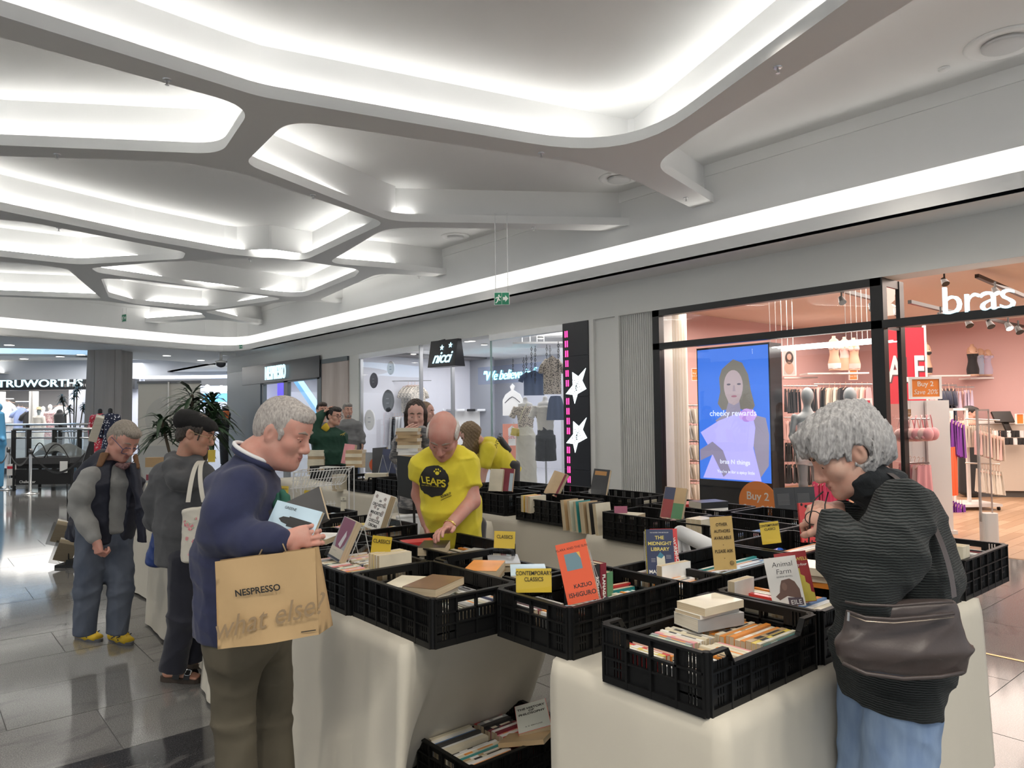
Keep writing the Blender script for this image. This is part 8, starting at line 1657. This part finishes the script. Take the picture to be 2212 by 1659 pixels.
# == stands, cards, display books, chairs
M_acr=glass('clear_acrylic',(1,1,1),.0,-.015,(.985,.987,.985));M_ink=mat('marker_ink',(.012,.012,.012),.5);M_ycard=mat('yellow_card',(.72,.52,.045),.6);M_kcard=mat('tan_card',(.62,.43,.16),.6)
def place(px,py,D,n,roll=0.):return look(PV(px,py,D),n)@Matrix.Rotation(roll,4,'Z')
def stand(label,M_,w,h,depth=.11):
 """A-shaped clear book stand: M_ at the foot of the cover plane"""
 t=thing('book_stand',label,'stand',M_.translation);e=mat('acrylic_edge_white',(.75,.78,.78),.2,alpha=.55)
 g=MB().at(M_);g.box((-w/2,0,-.004),(w/2,h,-.001));g.build('front_plate',M_acr,t)
 Bk=M_@Matrix.Translation((0,h,-.002))@Matrix.Rotation(R(38),4,'X');g=MB().at(Bk);g.box((-w/2,-h*1.02,-.0015),(w/2,0,.0015));g.build('back_plate',M_acr,t)
 for X0 in(-w/2,w/2-.0025):MB().at(Bk).box((X0,-h*1.02,-.002),(X0+.0025,0,.002)).build('plate_edge',e,t);MB().at(M_).box((X0,0,-.0045),(X0+.0025,h,-.0005)).build('plate_edge',e,t)
 g=MB().at(M_);g.box((-w/2,-.003,-.004),(w/2,0,depth*.35)).box((-w/2,0,depth*.35-.003),(w/2,.045,depth*.35));g.build('lip',M_acr,t);return t
def cover_book(label,M_,w,h,t_,color,prints=(),hard=False):
 """book standing with its front cover on the local XY plane (foot at y = 0), spine at -x"""
 o=book(M_@Matrix.Translation((0,h/2,0)),w,h,t_,color,label,hard=hard)
 return o
def tx(o,s,x,y,size,m,z,rot=0.,**kw):return text(s,Matrix.Translation((x,y,z))@Matrix.Rotation(rot,4,'Z'),size,m,o,'cover_lettering',ex=.0002,local=True,**kw)
def shp(o,poly,z,c,nm='cover_shape'):return MB().prism(poly,z,z+.0005).build(nm,mat('cs_%03d%03d%03d'%tuple(int(v*999)for v in c),c,.5),o,local=True)
def ell_(cx_,cy_,rx,ry,n=20):return[(cx_+rx*math.cos(2*PI*i/n),cy_+ry*math.sin(2*PI*i/n))for i in range(n)]
W_=mat('print_white',(.85,.85,.82),.5);K_=mat('print_black',(.02,.02,.02),.5);Y_=mat('print_yellow',(.75,.62,.15),.5)
def D_(p):return p.dot(FH)
b0=onz(1245,1300,.90);Do=D_(b0);Mo=place(1248,1306,Do-.01,-FH*.97-XH*.10+UP*.32,R(-14))@Matrix.Translation((0,0,.0))
wO,hO=.118,.222
Mo=place(1262,1300,Do,-FH*.95-XH*.22+UP*.22,R(14));o=cover_book('tilted orange novel with a blue rectangle on its cover, in a clear stand',Mo,wO,hO,.022,'orange');zz=.0222
mo_=mat('novel_orange',(.80,.12,.045),.4);o.data.materials[0]=mo_;o.data.materials[2]=mo_
tx(o,'KLARA AND THE SUN',.0,.088,.0125,K_,zz);shp(o,[(-.034,.008),(.026,.008),(.026,.070),(-.034,.070)],.022,(.16,.27,.32));shp(o,[(.014,.070),(.026,.070),(.026,.045)],.0226,(.75,.45,.10));tx(o,'KAZUO',.012,-.052,.020,K_,zz,bold=.0004);tx(o,'ISHIGURO',.004,-.082,.023,K_,zz,bold=.0004)
text('KAZUO ISHIGURO',Matrix.Translation((-wO/2-.0006,.05,.011))@Matrix.Rotation(R(-90),4,'Y')@Matrix.Rotation(R(-90),4,'Z'),.0115,K_,o,'spine_lettering',ex=.0002,local=True);text('KLARA AND THE SUN',Matrix.Translation((-wO/2-.0006,-.065,.011))@Matrix.Rotation(R(-90),4,'Y')@Matrix.Rotation(R(-90),4,'Z'),.009,K_,o,'spine_lettering',ex=.0002,local=True)
stand('clear stand under the tilted orange novel',Mo@Matrix.Translation((.0,0,-.004)),.125,.18)
Dn=D_(onz(1450,1235,.91));Mn=place(1428,1248,Dn,-FH*.97-XH*.10+UP*.22,R(1));wN,hN=.118,.205
o2=cover_book('red spined book behind the navy novel in the same stand',Mn@Matrix.Translation((.022,.004,-.024)),wN,hN,.02,'red');tx(o2,'WORMHOLE',.049,.0,.022,W_,.0202,R(-82),bold=.0003)
o=cover_book('navy novel with pale lettering and a yellow spine in a clear stand',Mn,wN,hN,.028,'navy');z_=.0282
MB().box((-wN/2-.0006,-hN/2,.0),(-wN/2+.0016,hN/2,.028)).build('yellow_spine',mat('spine_yellow',(.72,.60,.06),.45),o,local=True)
text('MIDNIGHT LIBRARY  MATT HA',Matrix.Translation((-wN/2-.0012,0,.014))@Matrix.Rotation(R(-90),4,'Y')@Matrix.Rotation(R(-90),4,'Z'),.0145,K_,o,'spine_lettering',ex=.0002,local=True)
tx(o,'THE NUMBER ONE BESTSELLER',0,.088,.0058,W_,z_);tx(o,'THE',0,.066,.021,Y_,z_,bold=.0004);tx(o,'MIDNIGHT',0,.041,.021,Y_,z_,bold=.0004);tx(o,'LIBRARY',0,.017,.021,Y_,z_,bold=.0004);tx(o,'MATT HAIG',.004,-.078,.021,W_,z_,bold=.0004)
shp(o,[(-.016,-.058),(.012,-.066),(.020,-.048),(.018,-.012),(.0,-.004),(-.016,-.014)],.028,(.72,.70,.56));shp(o,[(-.014,-.014),(0,.006),(.016,-.010),(.004,-.022)],.0286,(.05,.22,.32))
for q in range(3):shp(o,[(-.040,-.022-.006*q),(-.022,-.022-.006*q),(-.022,-.0235-.006*q),(-.040,-.0235-.006*q)],.028,(.5,.5,.5));shp(o,[(.024,-.008-.006*q),(.046,-.008-.006*q),(.046,-.0095-.006*q),(.024,-.0095-.006*q)],.028,(.5,.5,.5))
stand('clear stand holding the navy novel and a red spined book',Mn@Matrix.Translation((.006,0,-.026)),.135,.20)
Da=D_(onz(1705,1300,.91));Ma=place(1706,1312,Da,-FH*.93-XH*.30+UP*.26,R(10));wA,hA=.112,.178
o=cover_book('crimson and yellow novel half hidden behind the white pig cover one',Ma@Matrix.Translation((.040,.012,-.022)),.112,.18,.02,'maroon');mr=mat('novel_crimson',(.36,.03,.035),.4);o.data.materials[0]=mr;o.data.materials[2]=mr
tx(o,'ORWELL',.024,.062,.017,Y_,.0202,bold=.0003);tx(o,'eighty-four',.022,.042,.013,W_,.0202,bold=.0002);shp(o,[(-.02,-.088),(.055,-.088),(.055,-.060),(.045,-.055),(.045,-.03),(.034,-.02),(.034,.0),(.022,.008),(.022,.03),(-.02,.03)],.0201,(.68,.58,.10))
o=cover_book('white novel with a large brown pig on its cover, in a clear stand',Ma,wA,hA,.022,'white');zz=.0222
tx(o,'Animal',.004,.062,.026,K_,zz,bold=-.0002,shear=.1);tx(o,'Farm',.004,.036,.026,K_,zz,bold=-.0002,shear=.1);tx(o,'GEORGE ORWELL',.004,.018,.007,K_,zz)
shp(o,[(-.010,.006),(.018,.010),(.034,-.002),(.046,-.03),(.046,-.06),(.026,-.058),(.0,-.05),(-.028,-.062),(-.040,-.048),(-.024,-.036),(-.018,-.012)],.022,(.17,.095,.075));shp(o,ell_(-.004,-.016,.009,.014),.0226,(.24,.14,.11));shp(o,[(.0,-.085),(.05,-.085),(.05,-.06),(.0,-.055)],.0224,(.10,.07,.09));tx(o,'EILE',.026,-.074,.022,W_,.023,bold=.0002)
text('Orwell',Matrix.Translation((-wA/2-.0006,.03,.011))@Matrix.Rotation(R(-90),4,'Y')@Matrix.Rotation(R(-90),4,'Z'),.012,K_,o,'spine_lettering',ex=.0002,local=True)
stand('clear stand holding the white pig novel and the crimson one',Ma@Matrix.Translation((.008,0,-.024)),.125,.17)
Dp=D_(onz(735,1205,.915));Mp_=place(733,1212,Dp,-FH*.62-XH*.75+UP*.42,R(-6));o=cover_book('novel with a purple and grey cover leaning in a clear stand',Mp_@Matrix.Translation((0,0,0)),.135,.205,.036,'grey');zz=.0362
shp(o,[(-.062,.100),(.064,.100),(.066,.05),(.05,-.02),(.02,-.055),(-.03,-.05),(-.055,.0)],.036,(.24,.09,.15));shp(o,[(-.066,-.100),(.066,-.100),(.066,-.045),(-.066,-.045)],.0364,(.58,.54,.45));shp(o,[(-.01,-.03),(.02,-.04),(.035,.02),(.02,.045),(.005,.01)],.0366,(.60,.60,.62));shp(o,[(-.066,-.100),(.066,-.100),(.066,-.090),(-.066,-.090)],.0368,(.05,.06,.09));tx(o,'a novel',-.02,-.06,.012,mat('print_grey',(.35,.33,.30),.5),.0369)
stand('clear stand under the purple and grey novel',Mp_@Matrix.Translation((0,0,-.005)),.15,.20,.16)
Dq=D_(onz(820,1140,.92));Mq_=place(815,1146,Dq,-FH*.78-XH*.60+UP*.30,R(-9));o=cover_book('thick white novel with bold black title lettering in a clear stand',Mq_,.145,.225,.05,'white',hard=True);zz=.0502
for s_,y_,sz_ in(('AN',.062,.018),('ORCHESTRA',.036,.026),('OF',.012,.018),('MINORITIES',-.014,.026),('CHIGOZIE',-.062,.026),('OBIOMA',-.090,.026)):tx(o,s_,0,y_,sz_,K_,zz,bold=.0007,sx=.82)
for x_,y_ in((-.045,.085),(.035,.08),(-.03,.02),(.048,.0),(.045,.048),(-.048,-.035),(.02,-.038)):shp(o,[(x_-.012,y_),(x_,y_+.013),(x_+.014,y_+.006),(x_+.010,y_-.012),(x_-.006,y_-.010)],.05,(.42,.36,.34))
stand('clear stand under the thick white novel',Mq_@Matrix.Translation((0,0,-.004)),.15,.20,.17)
Dr=D_(onz(1755,1168,.93));Mr=place(1757,1170,Dr,-FH+UP*.10,R(2));o=cover_book('red book with black ink splashes standing before the woman',Mr,.13,.20,.02,'red');[shp(o,ell_(-.05+.022*i,.092-.010*(i%3),.006+.002*(i%2),.008,9),.0202,(.02,.015,.015),'ink_splash')for i in range(5)];[shp(o,ell_(-.05+.018*i,-.095+.004*(i%2),.005,.004,8),.0202,(.02,.015,.015),'ink_splash')for i in range(4)];tx(o,'the secret at the heart\nof the story',.01,-.03,.007,mat('print_pale_red',(.75,.45,.42),.5),.0203)
Dt_=D_(onz(1740,1100,.95))+.25;Mt2=place(1722,1118,Dt_,-FH*.98-XH*.12+UP*.18,R(2))
for x_,lab in((-.068,'black backed book at the left of the pair in one clear stand'),(.068,'black backed book at the right of the pair in one clear stand')):
 o=cover_book(lab,Mt2@Matrix.Translation((x_,.0,-.03)),.135,.21,.03,'black');[shp(o,[(-.05,.06-.009*q),(.03,.06-.009*q),(.03,.057-.009*q),(-.05,.057-.009*q)],.0302,(.16,.16,.16),'blurb_line')for q in range(9)]
stand('clear stand before the pair of black backed books',Mt2@Matrix.Translation((.0,0,-.028)),.14,.20)
def back_book(label,px,py,D,n,roll,w,h,t_,col,prints=None,st=None):
 M_=place(px,py,D,n,roll);o=cover_book(label,M_,w,h,t_,col)
 if prints:prints(o,t_)
 if st:stand(st,M_@Matrix.Translation((-w*.15,0,.012)),w*.8,h*.85)
 return o
D3b=D_(onz(1450,1120,.92));back_book('tricolour covered book facing away in a clear stand',1452,1122,D3b,-FH*.75-XH*.55+UP*.34,R(-3),.15,.205,.025,'tan',lambda o,t_:(shp(o,[(-.073,.0),(.073,.0),(.073,-.1),(-.073,-.1)],t_+.0002,(.10,.25,.12)),shp(o,[(-.073,-.1),(.0,-.1),(.0,.02),(-.073,.02)],t_+.0006,(.32,.06,.06)),shp(o,[(-.073,.02),(.0,.02),(.0,.1),(-.073,.1)],t_+.0006,(.07,.08,.14))),'clear stand in front of the tricolour book')
D5b=D_(onz(1290,1072,.92))+.1;back_book('black thriller leaning back in a clear stand beside the fluted wall',1294,1072,D5b,-FH*.75-XH*.5+UP*.3,R(-3),.15,.225,.03,'black',lambda o,t_:shp(o,[(-.06,.095),(.05,.095),(.05,.06),(-.06,.06)],t_+.0002,(.50,.25,.08)),'clear stand in front of the black thriller')
D2b=D_(onz(1185,1068,.92));back_book('maroon spined book leaning back in a clear holder',1192,1072,D2b,-FH*.70-XH*.6+UP*.5,R(-12),.15,.215,.03,'tan',lambda o,t_:shp(o,[(.05,-.105),(.073,-.105),(.073,.105),(.05,.105)],t_+.0002,(.20,.02,.035)),'clear holder of the maroon spined book')
D1b=D_(onz(1085,1060,.92));back_book('pale book at the left of the pair in front of the bending girl',1072,1062,D1b,-FH*.88-XH*.4+UP*.25,R(0),.13,.20,.03,'cream',None,'clear stand holding the pale and crimson pair');back_book('crimson book at the right of the pair in front of the bending girl',1093,1062,D1b,-FH*.92-XH*.25+UP*.25,R(-3),.13,.205,.035,'maroon',lambda o,t_:shp(o,[(.03,-.1),(.063,-.1),(.063,.06),(.03,.06)],t_+.0002,(.45,.55,.60)),None)
Dh=D_(onz(732,1005,.93));back_book('pink book in a clear stand on the far table',752,1003,Dh-.2,-FH*.8-XH*.5+UP*.2,R(-4),.20,.27,.04,'pink',None,'clear stand of the pink book');back_book('dark book with white print lying open-faced beside the pink book',775,1010,Dh-.3,-FH*.9+UP*.35,R(-2),.24,.19,.04,'black',lambda o,t_:[shp(o,[(-.1+.018*q,-.06),(-.095+.018*q,-.06),(-.095+.018*q,.06),(-.1+.018*q,.06)],t_+.0002,(.55,.55,.6))for q in range(11)])
back_book('grey book with a big orange disc on its cover',808,1020,D_(onz(808,1022,.92)),-FH+UP*.12,0,.20,.235,.03,'grey',lambda o,t_:shp(o,ell_(.03,-.03,.085,.085),t_+.0002,(.72,.13,.04)));Dv=D_(onz(838,1028,.92));back_book('navy book behind the small clear stand near the blackboard',842,1026,Dv+.3,-FH*.9-XH*.2+UP*.2,R(-3),.22,.30,.04,'navy');back_book('black book beside the navy one near the blackboard',822,1022,Dv+.35,-FH*.9-XH*.2+UP*.2,R(4),.18,.30,.04,'black');stand('small empty clear stand near the blackboard',place(826,1030,Dv-.1,-FH*.8-XH*.55+UP*.2,R(-8)),.16,.24)
def card_(label,px,py,D,w,h,s,size,m=M_ycard,n=None,roll=0.,line=1.,post=.10,ink=M_ink,extra=None,dy=0.,kind='sign_card'):
 n=n if n is not None else-FH+UP*.08;M_=place(px,py,D,n,roll);t=thing(kind,label,'sign',M_.translation)
 MB().at(M_).box((-w/2,-h/2,-.0012),(w/2,h/2,0)).build('card',m,t);MB().at(M_).box((-w/2-.003,-h/2-post,.0008),(w/2+.003,h/2+.004,.0026)).build('sleeve',M_acr,t)
 MB().at(M_).box((-w/2-.003,-h/2-post-.003,-.045),(w/2+.003,-h/2-post,.045)).build('foot',M_acr,t)
 text(s,M_@Matrix.Translation((0,dy,.0032)),size*.86,ink,t,bold=size*.004,ex=.0003,line=line*1.1,sx=.80)
 if extra:extra(t,M_)
 return t
def DZ(px,py,z=.93):return D_(onz(px,py,z))
def w_(p,D):return p*D/FPX
d=DZ(1155,1285,.92)+.02;card_('yellow contemporary classics card beside the tilted orange novel',1153,1254,d,w_(76,d),w_(50,d),'CONTEMPORARY\nCLASSICS',w_(14.2,d),dy=w_(9,d),line=.95,post=.02)
d=DZ(822,1215,.92);card_('yellow classics card beside the purple novel',823,1184,d,w_(42,d),w_(50,d),'CLASSICS',w_(13,d),dy=w_(14,d),post=.04,roll=R(-7))
d=DZ(1090,1190,.93)-.1;card_('yellow classics card on the rim of the crate the man reaches into',1090,1166,d,w_(45,d),w_(36,d),'CLASSICS',w_(12,d),dy=w_(6,d),post=.03,roll=R(-3))
d=DZ(1560,1228,.91);
def smiley(t,M_):
 MB().at(M_@Matrix.Translation((.030,-.088,.0035))).tube([(.009*math.cos(a),.009*math.sin(a),0)for a in[2*PI*i/16 for i in range(16)]],.0009,4,True).tube([(.005*math.cos(a),.005*math.sin(a),0)for a in[PI+PI*i/8 for i in range(9)]],.0009,4).box((-.004,.001,0),(-.002,.004,.001)).box((.002,.001,0),(.004,.004,.001)).build('smiley_face',M_ink,t)
card_('tall tan card about other authors with a smiling face drawn below',1562,1173,d,w_(48,d),w_(112,d),'OTHER\nAUTHORS\nAVAILABLE\n-\nPLEASE ASK\n-',w_(11,d),M_kcard,line=1.35,post=.012,extra=smiley,roll=R(3),dy=w_(4,d))
d=DZ(1665,1180,.93)+.05;card_('yellow contemporary classics card near the woman\'s hands',1664,1151,d,w_(41,d),w_(46,d),'CONTEMPORARY\nCLASSICS',w_(8.2,d),dy=w_(12,d),post=.03,roll=R(6))
d=DZ(666,1085,.93);card_('small yellow card left of the wire basket',666,1071,d,w_(19,d),w_(23,d),'SCIENCE',w_(4.6,d),dy=w_(5,d),post=.04,roll=R(-3));d=DZ(610,1070,.93);card_('small yellow card at the navy sweatshirt front',614,1060,d,w_(18,d),w_(20,d),'SA-FICTION',w_(3.6,d),dy=w_(4,d),post=.04,roll=R(-3))
d=DZ(741,1100,.93);card_('small cream card on the crate before the wire basket',742,1088,d,w_(12,d),w_(30,d),'SA\nWORKS',w_(5,d),mat('cream_card',(.66,.62,.50),.6),dy=w_(8,d),post=.0)
d=DZ(1341,1108,.93);card_('plain pink card standing in the crate of the tricolour book',1341,1101,d,w_(28,d),w_(15,d),'.',.004,mat('pink_card',(.55,.18,.28),.6),post=.02);card_('yellow card far behind the hoodie',457,985,6.6,w_(16,6.6),w_(26,6.6),'.',.004,M_ycard,post=.1)
dB=D_(onz(690,1085,.85));wb=thing('wire_basket','white wire basket stand in the middle of the tables','basket',onz(690,1120,0)*V((1,1,0))if False else V((PV(690,1100,dB).x,PV(690,1100,dB).y,0)));mw_=mat('white_wire',(.75,.75,.74),.35)
tl,tr_,br,bl_=PV(634,1021,dB+.1),PV(754,1013,dB),PV(738,1046,dB),PV(627,1056,dB+.1);dz_=FH*.34+XH*-.03
def wr(pts,r=.0035,nm='wire'):MB().tube(pts,r,5).build(nm,mw_,wb)
wr([tl,tr_],.0045,'rim');wr([tl+dz_,tr_+dz_],.0045,'rim');wr([tl,tl+dz_],.0045,'rim');wr([tr_,tr_+dz_],.0045,'rim');wr([bl_,br],.004,'rim');wr([bl_.lerp(tl,.5),br.lerp(tr_,.5)],.003)
for i in range(17):
 u_=(i+.5)/17;wr([tl.lerp(tr_,u_),bl_.lerp(br,u_)],.003,'upright');wr([tl.lerp(tr_,u_)+dz_,bl_.lerp(br,u_)+dz_,bl_.lerp(br,u_)],.0025,'upright')
for row in range(3):
 z_=-.0-.165*row;a,b=bl_+UP*(z_)+XH*.02*row,br+UP*(z_+.0)-XH*.05*row;wr([a,b],.003,'hook_rail')
 for i in range(13):c=a.lerp(b,(i+.5)/13);MB().tube([c+UP*.025,c-UP*.03,c-UP*.035+XH*.012],.0032,4).build('hook',mw_,wb)
for p_ in(tl,tr_,tl+dz_,tr_+dz_):wr([p_,V((p_.x,p_.y,.0))],.006,'leg')
M_wpl=mat('white_plastic',(.70,.71,.72),.35)
def chair(label,o,yaw,s=1.):
 t=thing('white_chair',label,'chair',o,yaw)
 MB().box((-.21,-.20,.43),(.21,.20,.455)).build('seat',M_wpl,t,local=True,bev=.01)
 for x_ in(-.21,.21):MB().tube([(x_,-.24,0),(x_,.0,.40),(x_,.21,.82)],.014,8).build('rear_leg',M_wpl,t,True,local=True);MB().tube([(x_*.92,.24,0),(x_*.92,.0,.36),(x_*.92,-.18,.45)],.013,8).build('front_leg',M_wpl,t,True,local=True)
 MB().grid(lambda u,v:(-.225+.45*u,.205-.02*0+.045*math.sin(PI*u)+.02*v,.70+.13*v),14,3).grid(lambda u,v:(-.225+.45*(1-u),.217+.045*math.sin(PI*u)+.02*v,.70+.13*v),14,3).build('backrest',M_wpl,t,True,local=True);MB().tube([(-.225+.45*u,.235+.045*math.sin(PI*u),.835)for u in[i/12 for i in range(13)]],.016,8).build('top_rail',M_wpl,t,True,local=True);return t
chair('white folding chair between the thick white novel and the man in yellow',(2.98,4.48,0),R(-25))
pA,pB_=PV(1470,1151,4.15),PV(1545,1186,3.85);mid=(pA+pB_)/2;dv=(pB_-pA).normalized()
t=thing('white_chair','white tubular stool frame showing behind the navy novel','chair',(mid.x,mid.y,0));MB().tube([pA,pB_],.042,12).build('top_bar',M_wpl,t,True);MB().ball(tuple(pA),.042,12,8).build('end_cap',M_wpl,t,True)
for p_ in(pA,pB_):
 for sg in(-1,1):MB().tube([p_+dv*.015*(1 if p_ is pA else-1),V((p_.x+sg*.2*-dv.y,p_.y+sg*.2*dv.x,.02))+dv*.12*sg],.024,8).build('leg',M_wpl,t,True)
dbb=5.55;q0,q1,q2,q3=PV(857,984,dbb),PV(925,992,dbb-.25),PV(925,1088,dbb-.25),PV(859,1070,dbb);nb=(q1-q0).cross(q3-q0).normalized()*.02
tag(MB().add([q0,q1,q2,q3,q0+nb,q1+nb,q2+nb,q3+nb],[(0,1,2,3),(7,6,5,4),(0,4,5,1),(1,5,6,2),(2,6,7,3),(3,7,4,0)]).build('blackboard',mat('slate_board',(.022,.024,.025),.5)),'dark board standing behind the bald man, before the book carrier','board')
tag(MB().tube([(q3+q2)/2+FH*.06,V((((q3+q2)/2).x,((q3+q2)/2).y,.755))+FH*.1],.01,6).build('board_prop',M_blk),'thin black prop under the dark board','prop')
pr=onz(152,1222,0);tr2=thing('leaflet_rack','black wire leaflet rack half hidden behind the man in the gilet','rack',pr);Dl=D_(pr);mk2=mat('black_wire',(.015,.015,.015),.5)
MB().at(frame(XH,FH,UP,pr)).box((-.10,-.12,0),(.22,.2,.03)).box((-.02,-.05,.03),(.20,.1,.07)).build('base',mk2,tr2)
for s_ in(0,.12,.24):MB().tube([pr+XH*(s_-.02)+UP*.07,pr+XH*(s_-.05)+UP*.9],.006,5).build('upright',mk2,tr2)
for i,(px,py)in enumerate(((134,1140),(140,1180))):
 M_=place(px,py+15,Dl,-FH*.5-XH*.8+UP*.3,R(-18));MB().at(M_).box((-.02,-.12,-.12),(.05,.12,.12)).build('wire_pocket',mat('wire_pocket',(.02,.02,.02),.6,alpha=.35),tr2)
 for j in range(3):tag(MB().at(M_@Matrix.Translation((-.02+.018*j,.03,0))).box((-.006,-.12,-.09),(.006,.13,.09)).build('leaflet',[M_page2,W_,M_page][j]),f'{["pale", "white", "buff"][j]} leaflet in the {["upper", "lower"][i]} pocket of the wire rack','leaflet')
M_=place(207,928,6.9,-FH*.5-XH*.8+UP*.25,R(-22))
for j in range(3):tag(MB().at(M_@Matrix.Translation((.0+.03*j,0,0))).box((-.006,-.10,-.035),(.006,.15,.035)).build('leaflet',[M_page2,W_,M_page2][j]),f'tall upright leaflet behind the gilet man\'s head, {["first", "second", "third"][j]} from the left','leaflet')
tag(MB().at(M_).box((-.02,-.75,-.02),(.05,-.10,.02)).build('leaflet_holder',mat('holder_dark',(.05,.05,.055),.4)),'dark holder of the tall leaflets behind the gilet man','holder');bpy.data.objects['leaflet_holder']
def leafy(label,px,py,D,n,L,m,base_z=0.,pot=None,wide=.06,crowns=((0,0,0),),leafname='leaf'):
 p=PV(px,py,D);t=thing('potted_plant',label,'plant',(p.x,p.y,0));r=random.Random(int(px))
 for ci,(cx_,cz_,cd)in enumerate(crowns):
  c=p+XH*cx_+UP*cz_+FH*cd;MB().tube([V((p.x,p.y,.35)),V((p.x,p.y,.35)).lerp(c,.6)+XH*cx_*.1,c],.018,6).build('stem',mat('plant_stem',(.12,.09,.06),.8),t)
  for i in range(n):
   a=r.uniform(0,2*PI);e=r.uniform(-.35,1.25);d=(XH*math.cos(a)+FH*math.sin(a))*math.cos(e)+UP*math.sin(e);s_=d.cross(UP).normalized();ll=L*r.uniform(.7,1.1);b0_=c+UP*r.uniform(-.22,.05)
   pts=[b0_+d*ll*u_-UP*(ll*.55*u_*u_)for u_ in(0,.3,.65,1)];ww=[.2,1.,.75,.05];mb=MB();vs=[]
   for q_,w2 in zip(pts,ww):vs+=[q_-s_*wide*w2*.5,q_+UP*.004*w2,q_+s_*wide*w2*.5]
   mb.add(vs,[(3*k_+j_,3*k_+3+j_,3*k_+4+j_,3*k_+1+j_)for k_ in range(3)for j_ in range(2)]);mb.build(leafname,m,t,True)
 MB().lathe([(.17,0),(.22,.40),(.235,.42),(.20,.42),(.19,.36)],(p.x,p.y,0),20).build('pot',pot or mat('dark_pot',(.05,.05,.055),.5),t,True);return t
M_leaf=mat('dark_leaf',(.018,.045,.022),.4,noise=((12,12,12),(.035,.075,.03),.3));
leafy('dracaena plant with long dark leaves behind the hoodie woman',415,890,9.3,46,.42,M_leaf,crowns=((.0,.22,0),(.22,.12,.1),(-.34,-.10,-.1),(.14,-.12,-.12),(-.1,.0,.1),(.27,-.06,0)))
leafy('olive tree in a blue pot by the far balustrade',160,880,24,55,.22,mat('olive_leaf',(.06,.08,.07),.6),pot=mat('blue_pot',(.20,.34,.50),.5),wide=.05,crowns=((-.4,.35,0),(.0,.5,0),(.25,.1,.1),(-.15,.0,0),(.1,.75,0)))
t_=person('person in sky blue at the left frame edge behind the barrier',-3,17.5);S=SDF();S.flat(A3(-3,895,17.5),A3(-2,960,17.5),xh,(.12,.12),(.16,.14),.05);S.flat(A3(-2,960,17.5),np.array(A3(-2,990,17.5))*[1,1,0]+[0,0,.05],xh,(.13,.12),(.1,.1),.05);S.ball(A3(-6,880,17.5),.11,.03);S.chain([A3(2,905,17.5),A3(4,945,17.5),A3(8,950,17.3)],[.06,.05,.04],.03);sdf_obj('body',[(S,.014)],fab('sky_blue',(.10,.38,.68)),t_)
tag(MB().at(look(PV(325,1000,6.9),-FH)).box((-.05,-.04,-.08),(.09,.05,0)).build('wooden_box',mat('small_wood',(.42,.28,.14),.6)),'small wooden box on the far left table beside the hoodie','box')
for i,(px,py,c)in enumerate(((318,1030,'maroon'),(318,1048,'cream'),(320,1068,'tan'))):
 book(look(PV(px+6,py,6.5),-FH)@Matrix.Rotation(R(90),4,'Y'),.14,.05,.18,c,f'{c} book spine left of the grey hoodie on the far left table')
# -- lettering becomes plain meshes
bpy.context.view_layer.update()
for o in[o for o in bpy.data.objects if o.type=='FONT']:
 me=bpy.data.meshes.new_from_object(o);n=o.name;me.name='lettering';o.name='old'
 q=bpy.data.objects.new(n,me);COL.objects.link(q);q.matrix_basis=o.matrix_basis.copy()
 if o.parent:q.parent=o.parent;q.matrix_parent_inverse=o.matrix_parent_inverse.copy()
 if not me.materials:me.materials.append(o.data.materials[0])
 bpy.data.objects.remove(o,do_unlink=True)
